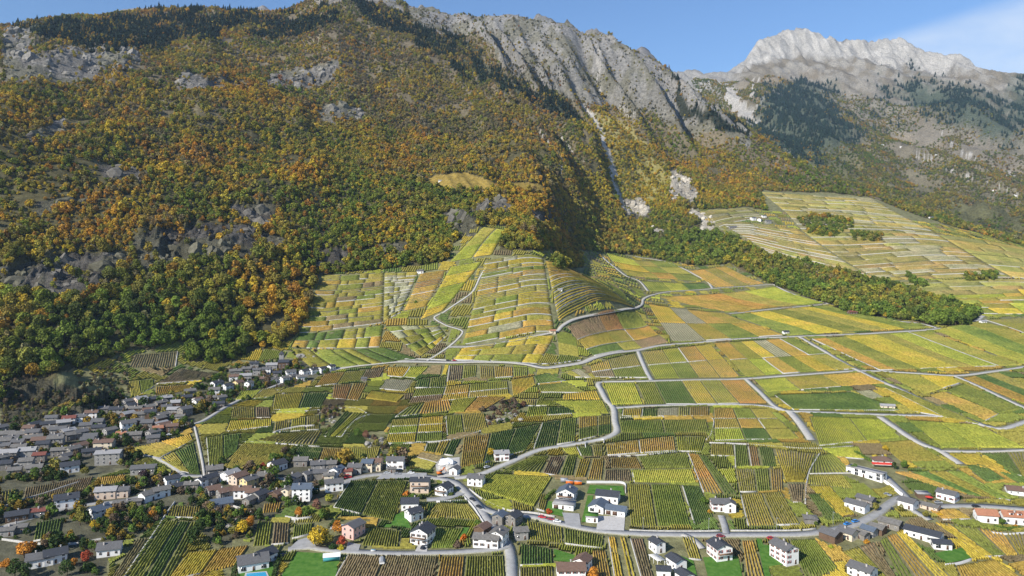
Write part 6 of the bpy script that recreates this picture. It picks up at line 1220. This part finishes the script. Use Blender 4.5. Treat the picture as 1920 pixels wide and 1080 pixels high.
# ------------------------------------------------------------------ dense garden scrub round the villages and on the dry bank
def scrub(polys, area, hs, label, name, cols, seed):
    r = np.random.default_rng(seed); XX, YY = [], []
    for p in polys:
        P = np.array([ground(*q) for q in p]); a = np.clip(P.min(0), [-900, 346], None); b = P.max(0); n = int((b - a).prod() / area); x, y = r.uniform(a[0], b[0], n), r.uniform(a[1], b[1], n); k = inpoly([tuple(q) for q in P], x, y); XX.append(x[k]); YY.append(y[k])
    x, y = np.concatenate(XX), np.concatenate(YY); i, j = np.clip((y - OY0).astype(int), 0, occ.shape[0] - 1), np.clip((x - OX0).astype(int), 0, occ.shape[1] - 1); k = ~occ[i, j] & (fbm(x / 18, y / 18, 3, seed) > .44); x, y = x[k], y[k]
    c = np.array(cols)[r.integers(0, len(cols), len(x))] * r.uniform(.7, 1.2, (len(x), 1)); instances(name, label, x, y, r.lognormal(math.log(hs), .4, len(x)), c, r.integers(0, 7, len(x)), -.35)
scrub(VILL, 9, 3.5, 'dark garden shrubs growing between the village houses', 'garden_shrubs', [GRN, DGR, DGR, OLV, DGR, GRN, BRN, (.3, .2, .03)], 61)
scrub([[(0, 690), (110, 700), (235, 662), (330, 690), (240, 745), (130, 775), (0, 808)], NOFILL[3 + len(VILL)]], 12, 2.6, 'low dry scrub on the stony banks behind the old village', 'dry_scrub', [BRN, OLV, (.09, .085, .05), DGR, (.13, .11, .05)], 67)
scrub([NOFILL[len(VILL)], NOFILL[1 + len(VILL)], NOFILL[2 + len(VILL)]], 9, 2.4, 'brown thicket growing among the vineyard rocks', 'thicket', [BRN, (.1, .08, .06), OLV, DGR, (.2, .12, .07)], 71)
scrub([[(545, 655), (600, 640), (620, 655), (560, 685)], [(160, 1000), (250, 985), (250, 1010), (150, 1035)], [(330, 650), (420, 684), (540, 655), (545, 642), (480, 660)]], 14, 2.6, 'rough scrub along field margins', 'margin_scrub', [BRN, OLV, GRN, DGR], 73)
# ------------------------------------------------------------------ garden trees and bushes
BUSH = [crown_mesh('crown', *crown_broad(500 + k, 7, 700, .05, .55, .36), LEAF_O) for k in range(4)]
BTR = raw_mesh('stem', *tube_mesh([(0, 0, -.1), (0, 0, .15), (.03, 0, .4)], [.03, .025, .01]), [BARK])
def bush(px, py, h, col, label):
    X, Y = ground(px, py); t = put('bush', None, loc=(X, Y, float(height(X, Y)) - .1), rz=random.uniform(0, 6), label=label, cat='bush', group='garden bushes'); t.scale = (h * 1.7,) * 3
    c = put('crown', random.choice(BUSH), t); c.color = (*[x * random.uniform(.85, 1.1) for x in col], 1); put('stem', BTR, t)
def gt(px, py, h, col, label, wide=1.0, conifer=False): tree(*ground(px, py), h, col, label, 'garden trees', conifer, 'conifer_tree' if conifer else 'broadleaf_tree', wide)
gt(597, 1022, 11, GLD, 'big round golden tree beside the lower lane', 1.25)
gt(632, 1000, 8, ORG, 'orange tree behind the pink house'); gt(641, 1024, 5.5, RED, 'dark red tree at the pink house door', 1.2); gt(615, 1022, 6, OLV, 'olive tree between golden and red trees')
gt(616, 944, 6.5, YLG, 'yellow-green tree below the long house'); gt(593, 958, 6.5, (.24, .12, .08), 'red-brown tree below the tall white house'); gt(604, 976, 7, GRN, 'green tree above the paved apron wall'); gt(612, 972, 7, OLV, 'olive tree beside the apron wall')
gt(455, 1002, 8, GLD, 'golden tree on the stony waste ground', 1.2); gt(470, 992, 7.5, ORG, 'orange tree on the stony waste ground'); gt(440, 1006, 6, OLV, 'olive tree on the stony waste ground'); gt(560, 968, 6, ORG, 'small orange tree below the village'); gt(576, 966, 6.5, GRN, 'small green tree below the village')
gt(365, 1022, 9, DGR, 'dark green tree beside the green vines', 1.2); gt(376, 1000, 8, DGR, 'second dark tree beside the green vines'); gt(390, 985, 7, GRN, 'green tree under the blue slate roof'); gt(375, 930, 6, GRN, 'green tree beside the bright white gable'); gt(360, 945, 6, DGR, 'dark tree at the street bend')
gt(45, 1046, 9.5, ORG, 'round orange tree near the frame corner', 1.2); gt(150, 985, 11, OLV, 'tall olive larch by the slate-gabled house', .8); gt(176, 992, 6, GLD, 'golden tree below the slate-gabled house'); gt(195, 985, 6, DGR, 'dark tree below the slate-gabled house')
for k, (x, y, c) in enumerate([(265, 968, GRN), (282, 962, DGR), (296, 968, GRN), (275, 980, DGR), (250, 962, OLV), (284, 975, ORG)]): gt(x, y, 6.5, c, '%s tree of the small orchard group below the flat roofs' % ORD[k])
gt(207, 1002, 6.5, DGR, 'dark tree on the dry slope'); gt(163, 1050, 6, RED, 'dark red tree beside the bungalow'); gt(172, 1032, 6, GRN, 'green tree above the bungalow'); gt(126, 1082, 8, DGR, 'dark tree right of the villa in trees'); gt(137, 1062, 5, ORG, 'small orange tree by the villa in trees'); gt(28, 1082, 9, DGR, 'dark tree at the bottom frame corner'); gt(12, 1068, 6, ORG, 'orange tree at the bottom frame corner'); gt(48, 1090, 8, DGR, 'second dark tree at the bottom edge')
gt(306, 893, 7.5, YLG, 'yellow tree at the end of the long grey roof'); gt(270, 897, 6.5, (.06, .035, .04), 'purple-black tree before the long grey roof', 1.2); gt(292, 890, 6, DGR, 'dark conifer beside the long grey roof', 1, True); gt(245, 888, 7, DGR, 'slim dark conifer beside the big hall', 1, True); gt(161, 892, 6, OLV, 'olive tree beside the big hall'); gt(150, 880, 6, DGR, 'dark tree beside the big hall'); gt(248, 862, 6, DGR, 'dark tree behind the big hall')
gt(331, 806, 10, (.42, .32, .03), 'golden tree at the old village end', 1.1); gt(290, 820, 8, DGR, 'dark green tree between old roofs', 1.2); gt(238, 832, 6, GRN, 'green tree in the old village yard'); gt(322, 748, 8, OLV, 'olive tree above the old village', 1.2); gt(400, 762, 6, GRN, 'green tree among hamlet houses'); gt(494, 718, 5, DGR, 'dark tree among hamlet houses'); gt(415, 705, 5, YLG, 'yellow-green tree above the hamlet')
gt(671, 822, 8, GRN, 'bright green tree by the curved track'); gt(686, 822, 7, (.24, .12, .07), 'brown tree by the curved track'); gt(512, 868, 8, GRN, 'green tree behind the lone chalet', 1.3); gt(528, 862, 6, YLG, 'lime tree behind the lone chalet'); gt(682, 868, 6, DGR, 'dark tree behind the row houses'); gt(493, 878, 4.5, RED, 'bright red tree beside the lone chalet')
gt(919, 856, 7, GLD, 'golden tree beside the lone small white house'); gt(1114, 1090, 7, ORG, 'orange tree at the bottom edge beside brown roof', 1.2); gt(1320, 945, 5.5, GRN, 'green tree beside the lone house among vines'); gt(1603, 886, 6, GRN, 'green tree below the long white building'); gt(1690, 962, 5, OLV, 'olive tree in front of the chalet'); gt(1676, 880, 5, DGR, 'dark tree beside the bungalow'); gt(1696, 878, 6, GRN, 'green tree behind the bungalow'); gt(1660, 846, 5, GLD, 'golden tree above the bungalow'); gt(1641, 958, 5, OLV, 'olive tree at the twin-roofed house'); gt(1737, 972, 4.5, OLV, 'olive tree at the lane fork'); gt(1878, 985, 4.5, GRN, 'green tree between terracotta roofs')
for k, (x, y) in enumerate([(1302, 384), (1309, 388), (1316, 386), (1322, 392)]): gt(x, y, 20, DGR, '%s dark fir of the group beside the pale cliff' % ORD[k], 1, True)
for k, (x, y, h, c, lb) in enumerate([(870, 1012, 3.0, (.6, .16, .02), 'bright orange bush beside the stone-roofed farmhouse'), (858, 1025, 3, BRN, 'brown bush beside the stone-roofed farmhouse'), (895, 984, 2.8, GRN, 'green bush at the road junction'), (1028, 962, 2.6, (.5, .1, .02), 'red-orange bush at the new villa'), (1330, 962, 2, ORG, 'orange bush in the garden among vines'), (763, 930, 3, ORG, 'orange bush below the beige block'), (775, 934, 3, GRN, 'first green bush below the beige block'), (790, 936, 3, DGR, 'dark bush below the beige block'), (846, 930, 2.4, GRN, 'green bush below the roadside chalet'),
      (1558, 1030, 2.4, YLG, 'yellow bush below the nearest barn'), (1530, 984, 2, GRN, 'green bush at the stone shed'), (1625, 1018, 2, ORG, 'orange bush below the small barns'), (1762, 968, 2.2, GLD, 'golden bush by the low annexe'), (1905, 990, 2, ORG, 'orange bush below the terracotta roofs'), (240, 1010, 2.4, YLG, 'lime bush on the dry slope'), (640, 1030, 2.4, GLD, 'golden bush by the lane'), (625, 1030, 3, DGR, 'dark bush by the lane'), (428, 955, 2.4, GLD, 'golden bush beside the blue slate roof'), (460, 962, 2.6, GLD, 'golden bush on the old wall'),
      (905, 772, 4.5, BRN, 'brown thicket at the rocky outcrop'), (925, 770, 4.5, (.10, .08, .06), 'dark thicket on the rocky outcrop'), (968, 765, 5, (.12, .08, .06), 'tall dark thicket above the rocky outcrop'), (982, 762, 4.5, (.2, .09, .05), 'reddish thicket above the rocky outcrop'), (950, 790, 3, DGR, 'green bush in the rocks'), (935, 778, 4, BRN, 'second brown thicket at the rocky outcrop'), (606, 792, 3.5, GRN, 'green scrub at the pale outcrop'), (590, 798, 3, OLV, 'olive scrub at the pale outcrop'), (628, 772, 3, DGR, 'dark scrub at the pale outcrop'), (700, 822, 3, BRN, 'brown scrub at the rockfall'), (560, 662, 3.5, OLV, 'olive scrub above the hamlet roofs'), (590, 660, 3.5, BRN, 'brown scrub above the hamlet roofs'), (780, 568, 3, GRN, 'bush on the hill spur'), (1195, 475, 4, OLV, 'bush above the fan track')]): bush(x, y, h, c, lb)

# ------------------------------------------------------------------ vehicles
TYRE = plain('tyre_rubber', (.02, .02, .02), .8); RIM = plain('wheel_rim', (.35, .35, .36), .35); CGL = plain('car_glass', (.02, .025, .03), .1, .5); LAMP = plain('headlamp_glass', (.7, .7, .68), .2)
def carpaint(c): return plain('car_paint', c, .3, .5)
PAINT = {k: carpaint(v) for k, v in {'red': (.45, .02, .03), 'white': (.75, .75, .74), 'dark': (.025, .027, .032), 'blue': (.04, .22, .55), 'grey': (.28, .29, .30), 'navy': (.03, .05, .14), 'silver': (.5, .51, .52), 'dark red': (.25, .03, .04)}.items()}
def swept(name, prof, y0, y1, mat, inset_=0.0):        # profile in (x,z) swept across y, optionally narrower on top
    n = len(prof); zt = max(p[1] for p in prof); zb = min(p[1] for p in prof)
    def yy(y, z): return y * (1 - inset_ * (z - zb) / (zt - zb))
    me = bpy.data.meshes.new(name); me.from_pydata([(x, yy(y0, z), z) for x, z in prof] + [(x, yy(y1, z), z) for x, z in prof], [], [tuple(range(n))] + [tuple(range(2 * n - 1, n - 1, -1))] + [(i, n + i, n + (i + 1) % n, (i + 1) % n) for i in range(n)]); me.materials.append(mat); me.update(); return me
def wheel_mesh():
    V, Fq = [], []; n = 12
    for y in (-.1, .1):
        for q in (.33, .2):
            for k in range(n): V.append((q * math.cos(k * 6.283 / n), y, q * math.sin(k * 6.283 / n)))
    for k in range(n):
        k2 = (k + 1) % n; Fq += [(k, k2, 2 * n + k2, 2 * n + k), (k, n + k, n + k2, k2), (2 * n + k, 2 * n + k2, 3 * n + k2, 3 * n + k)]
    me = bpy.data.meshes.new('wheel'); me.from_pydata(V, [], Fq + [tuple(range(n, 2 * n)), tuple(range(3 * n, 4 * n))[::-1]]); me.materials.append(TYRE); me.materials.append(RIM); me.update()
    me.polygons[len(Fq)].material_index = 1; me.polygons[len(Fq) + 1].material_index = 1; return me
WHEEL = wheel_mesh(); BODY = {}
BP = [(-2.15, .32), (2.1, .32), (2.18, .55), (2.1, .78), (1.2, .92), (-1.95, .98), (-2.18, .8)]; CP = [(-1.9, .95), (1.15, .9), (.45, 1.4), (-1.45, 1.42)]; RP = [(-1.47, 1.40), (.47, 1.38), (.40, 1.46), (-1.40, 1.48)]
VBP = [(-2.5, .35), (2.4, .35), (2.45, .9), (1.7, 1.1), (-2.5, 1.1)]; VCP = [(-2.48, 1.08), (1.68, 1.08), (1.0, 1.95), (-2.45, 1.98)]; VRP = [(-2.44, 1.96), (1.0, 1.93), (.95, 2.05), (-2.4, 2.08)]
CABIN, VCABIN = swept('cabin', CP, -.78, .78, CGL, .16), swept('cabin', VCP, -.9, .9, CGL, .08); HL = box_mesh('headlight', [(2.06, 2.16, -.15, .15, .6, .74, 0)], [LAMP])
def car(px, py, rot, col, label, van=False, off=.34):
    X, Y = ground(px, py); t = put('van' if van else 'car', None, loc=(X, Y, float(height(X, Y)) + off), rz=math.radians(rot), label=label, cat='van' if van else 'car', group='parked and passing cars')
    key = (col, van)
    if key not in BODY: BODY[key] = (swept('body', VBP if van else BP, -.98 if van else -.86, .98 if van else .86, PAINT[col], .06), swept('roof', VRP if van else RP, -.8 if van else -.64, .8 if van else .64, PAINT[col], .05))
    put('body', BODY[key][0], t); put('cabin', VCABIN if van else CABIN, t); put('roof', BODY[key][1], t)
    for x in (-1.35, 1.35):
        for y in (-.82, .82): put('wheel', WHEEL, t, (x, y, .33))
    for y in (-.6, .6): put('headlight', HL, t, (.25 if van else 0, y, .1 if van else 0))
CARS = [(1017, 972, -20, 'red', 'bright red car heading the roadside queue', 0), (1033, 976, -20, 'dark red', 'dark red car behind the bright red one', 0), (1045, 980, -20, 'white', 'white car last in the roadside queue', 0), (886, 939, -50, 'dark', 'first dark car on the road bend', 0), (898, 953, -50, 'dark', 'second dark car on the road bend', 0), (726, 889, 12, 'silver', 'silver car in the parking bay', 0), (745, 891, 8, 'grey', 'grey car in the parking bay', 0), (771, 889, 0, 'white', 'white car near the row houses', 0),
        (652, 897, 20, 'red', 'red van at the lane mouth', 1), (1589, 985, 26, 'blue', 'front blue car of the pair on the curve', 0), (1604, 980, 26, 'blue', 'rear blue car of the pair on the curve', 0), (1673, 957, 60, 'dark', 'dark car by the twin-roofed house', 0), (1446, 1012, 10, 'red', 'red car above the tall white block', 0), (1351, 1008, 5, 'dark red', 'dark red car behind the balcony villa', 0), (916, 869, 40, 'navy', 'navy car at the lone small white house', 0), (913, 878, 40, 'silver', 'silver car below the lone small white house', 0), (370, 904, 0, 'red', 'red car beside the bright white gable', 0), (145, 953, 18, 'blue', 'blue car on the lower street', 0), (590, 920, 20, 'blue', 'blue car in the old lane', 0),
        (840, 677, 5, 'dark', 'dark car on the wide upper road', 0), (852, 677, 5, 'red', 'red car on the wide upper road', 0), (530, 1044, 60, 'navy', 'navy car beside the lawn villa', 0), (793, 1029, 80, 'dark', 'dark car at the timber-gabled house', 0), (800, 1026, 80, 'grey', 'grey car at the timber-gabled house', 0), (1830, 952, 0, 'dark', 'dark car on the lane near the terracotta roofs', 0), (1664, 930, -40, 'grey', 'grey car on the parking beside the white wall', 0), (1760, 945, 0, 'grey', 'grey car near the red parasol', 0), (318, 817, 10, 'white', 'white car below the golden village tree', 0), (228, 784, 16, 'blue', 'blue car in the old village', 0), (243, 780, 16, 'white', 'white van in the old village', 1), (48, 998, 14, 'navy', 'navy car by the low sheds', 0)]
for (x, y, r, c, lb, v) in CARS: car(x, y, r, c, lb, bool(v))

# ------------------------------------------------------------------ small things of the settlement
def thing(name, px, py, rot, label, cat, off=.2): 
    X, Y = ground(px, py); OCC_H.append((X, Y, 3)); return put(name, None, loc=(X, Y, float(height(X, Y)) + off), rz=math.radians(rot), label=label, cat=cat)
ORANGE = plain('machine_orange', (.65, .16, .02), .45); STEEL = plain('steel_grey', (.30, .31, .32), .4, .5); TARP = plain('white_tarp', (.72, .72, .70), .7); TEAL = plain('teal_cloth', (.05, .25, .28), .8); BLUE = plain('blue_sheet', (.04, .14, .5), .6); REDC = plain('red_cloth', (.55, .05, .03), .8)
POOL, _pn, _pb = new_mat('pool_water', .08, .5); _pb.inputs['Base Color'].default_value = (.04, .28, .45, 1)
e = thing('excavator', 825, 891, 20, 'orange excavator at the building site beside the road', 'excavator', .3)
put('track', box_mesh('track', [(-1.8, 1.8, -1.3, -.8, 0, .8, 0)], [TYRE]), e); put('track', box_mesh('track', [(-1.8, 1.8, .8, 1.3, 0, .8, 0)], [TYRE]), e); put('body', box_mesh('body', [(-2.0, .8, -1.2, 1.2, .9, 1.9, 0)], [ORANGE]), e); put('cab', box_mesh('cab', [(-.2, 1.2, -1.2, 0, 1.9, 3.0, 1), (-.25, 1.25, -1.25, .05, 3.0, 3.15, 0)], [ORANGE, CGL]), e)
put('boom', swept('boom', [(.8, 1.6), (2.6, 4.4), (3.0, 4.5), (3.1, 4.2), (1.2, 1.5)], .2, .6, ORANGE), e); put('stick', swept('stick', [(2.7, 4.5), (3.1, 4.5), (4.4, 1.6), (4.1, 1.5)], .25, .55, ORANGE), e); put('bucket', swept('bucket', [(3.7, .5), (4.6, .6), (4.7, 1.6), (4.0, 1.7), (3.6, 1.2)], 0, .8, STEEL), e)
for k, (x, y, s, lb) in enumerate([(838, 870, 5.5, 'white tarp heap at the top of the building site'), (845, 880, 4.5, 'pale spoil heap in the middle of the building site'), (830, 880, 3.6, 'small spoil heap beside the excavator')]):
    X, Y = ground(x, y); bm = bmesh.new(); bmesh.ops.create_icosphere(bm, subdivisions=3, radius=1); r = random.Random(k + 9)
    for v in bm.verts: v.co *= r.uniform(.86, 1.1); v.co.z = max(v.co.z, -.3) * (.75 if v.co.z < .5 else 1.1)
    me = bpy.data.meshes.new('heap'); bm.to_mesh(me); bm.free(); me.materials.append(TARP if k == 0 else STONE); o = put('heap', me, loc=(X, Y, float(height(X, Y)) + .3), label=lb, cat='heap'); o.scale = (s, s * .8, s * .6)
yard([(815, 862), (862, 858), (862, 894), (820, 896)], GRAV, 'building_ground', 'bare pale ground of the building site')
t = thing('pergola', 1232, 1056, 112, 'white glazed pergola between dark-roofed villas', 'pergola', .3)
for x in (-3.5, 0, 3.5):
    for y in (-2, 2): put('post', box_mesh('post', [(x - .08, x + .08, y - .08, y + .08, -1, 2.5, 0)], [WHITEW]), t)
for k in range(9): put('slat', box_mesh('slat', [(-3.9 + k * .95, -3.45 + k * .95, -2.4, 2.4, 2.52, 2.64, 0)], [WHITEW]), t)
for y in (-2, 2): put('beam', box_mesh('beam', [(-3.9, 4.1, y - .08, y + .08, 2.36, 2.5, 0)], [WHITEW]), t)
t = thing('marquee', 622, 1050, 12, 'white marquee with teal sides on the bright lawn', 'marquee', .3); put('roof', prism_mesh('roof', [(-2.7, 2.1), (2.7, 2.1), (0, 3.2)], -4.2, 4.2, TARP), t); put('side_cloth', box_mesh('side_cloth', [(-4, 4, -2.5, -2.42, .3, 2.1, 0)], [TEAL]), t); put('side_cloth', box_mesh('side_cloth', [(-4, 4, 2.42, 2.5, .3, 2.1, 0)], [TEAL]), t)
for x in (-4, 4):
    for y in (-2.45, 2.45): put('pole', box_mesh('pole', [(x - .06, x + .06, y - .06, y + .06, -.2, 2.1, 0)], [STEEL]), t)
t = thing('covered_boat', 716, 1056, 100, 'grey tarpaulin-covered boat in the brown vines', 'boat', .3); put('hull', swept('hull', [(-2.8, .4), (2.2, .4), (3.0, 1.2), (-2.9, 1.2)], -1.1, 1.1, WHITEW, -.15), t); put('cover', prism_mesh('cover', [(-1.2, 1.19), (1.2, 1.19), (.5, 2.0), (-.5, 2.0)], -2.9, 2.9, STEEL), t)
def pool(q, label, mat):
    Q = quadw(q); o = put('swimming_pool', sheet('swimming_pool', Q, .5, PAVE, 3.0), label=label, cat='swimming pool'); put('water', sheet('water', inset(Q, .8), .58, mat, 3.0), o)
pool([(460, 1076), (500, 1073), (506, 1088), (456, 1092)], 'pale-rimmed swimming pool in front of the grey-roofed villa', POOL)
pool([(622, 986), (650, 984), (648, 994), (618, 994)], 'small blue pool behind the pink house', POOL)
pool([(222, 886), (240, 882), (240, 888), (224, 892)], 'covered pool with blue sheet near the big hall', BLUE)
t = thing('parasol', 1742, 940, 0, 'big red parasol on the carport terrace', 'parasol', .3); put('pole', box_mesh('pole', [(-.05, .05, -.05, .05, -.2, 2.4, 0)], [STEEL]), t)
cn = bpy.data.meshes.new('canopy'); cn.from_pydata([(0, 0, 2.9)] + [(2.2 * math.cos(k * .785), 2.2 * math.sin(k * .785), 2.25) for k in range(8)], [], [(0, k + 1, (k + 1) % 8 + 1) for k in range(8)]); cn.materials.append(REDC); put('canopy', cn, t)
t = thing('awning', 1655, 877, -10, 'long red awning along the bungalow terrace', 'awning', .3); put('cloth', prism_mesh('cloth', [(-1.4, 2.0), (1.4, 2.7), (1.4, 2.8), (-1.4, 2.1)], -6.5, 6.5, REDC), t)
for x in (-6.3, 6.3): put('post', box_mesh('post', [(x - .06, x + .06, -1.35, -1.23, -.5, 2.05, 0)], [STEEL]), t)
for k, (x, y, lb) in enumerate([(1206, 995, 'street lamp above the first yellow strip'), (1329, 996, 'street lamp beside the driveway among vines'), (1456, 995, 'street lamp below the striped field'), (1562, 984, 'street lamp before the barn row'), (760, 896, 'street lamp near the parking bay'), (1010, 967, 'street lamp beside the red cars')]):
    t = thing('street_lamp', x, y, 0, lb, 'street lamp', .2); put('pole', raw_mesh('pole', *tube_mesh([(0, 0, -.5), (0, 0, 4), (0, 0, 7)], [.1, .08, .06]), [STEEL]), t); put('arm', box_mesh('arm', [(-.05, .05, -1.4, .05, 6.95, 7.05, 0)], [STEEL]), t); put('lamp_head', box_mesh('lamp_head', [(-.15, .15, -1.9, -1.2, 6.85, 6.98, 0)], [STEEL]), t); t['group'] = 'street lamps'
t = thing('fountain_basin', 700, 1034, 0, 'small stone trough beside the lane', 'trough', .3); put('basin', box_mesh('basin', [(-1.2, 1.2, -.6, .6, -.3, .7, 0)], [CONC]), t); put('water', box_mesh('water', [(-1.0, 1.0, -.45, .45, .7, .72, 0)], [POOL]), t)
for k, (x, y, c, lb) in enumerate([(1068, 908, ORANGE, 'orange building container behind the new villa'), (1058, 904, STEEL, 'grey building container behind the new villa'), (1084, 909, ORANGE, 'second orange container behind the new villa'), (508, 928, BLUE, 'blue tarpaulin shelter in the middle village')]):
    t = thing('container', x, y, -8, lb, 'container', .3); put('body', box_mesh('body', [(-2.2, 2.2, -1.1, 1.1, .1, 2.0, 0)] + [(-2.1 + .6 * j, -1.95 + .6 * j, -1.16, -1.09, .2, 1.9, 0) for j in range(8)], [c]), t); put('lid', box_mesh('lid', [(-2.3, 2.3, -1.2, 1.2, 2.0, 2.12, 0)], [STEEL]), t)
# ------------------------------------------------------------------ air
hz = bpy.data.materials.new('valley_air'); hz.use_nodes = True; hz.node_tree.nodes.clear()
pv = N(hz.node_tree, 'ShaderNodeVolumePrincipled'); pv.inputs['Color'].default_value = (.55, .76, 1, 1); pv.inputs['Density'].default_value = HAZE; pv.inputs['Anisotropy'].default_value = .1
ho = N(hz.node_tree, 'ShaderNodeOutputMaterial'); hz.node_tree.links.new(pv.outputs[0], ho.inputs['Volume'])
zlo, zhi = float(GZ.min()) + CZ - 30, float(GZ.max()) + CZ + 30
x0, x1, y0, y1 = float(GX.min()) - 60, float(GX.max()) + 60, -300.0, 22100.0
hv = [(x, y, z) for z in (zlo, zhi) for y in (y0, y1) for x in (x0, x1)]
hf = [(0, 2, 3, 1), (4, 5, 7, 6), (0, 1, 5, 4), (2, 6, 7, 3), (0, 4, 6, 2), (1, 3, 7, 5)]
put('haze', raw_mesh('haze', hv, np.array(hf), [hz]), kind='stuff', label='thin blue autumn haze filling the valley air')
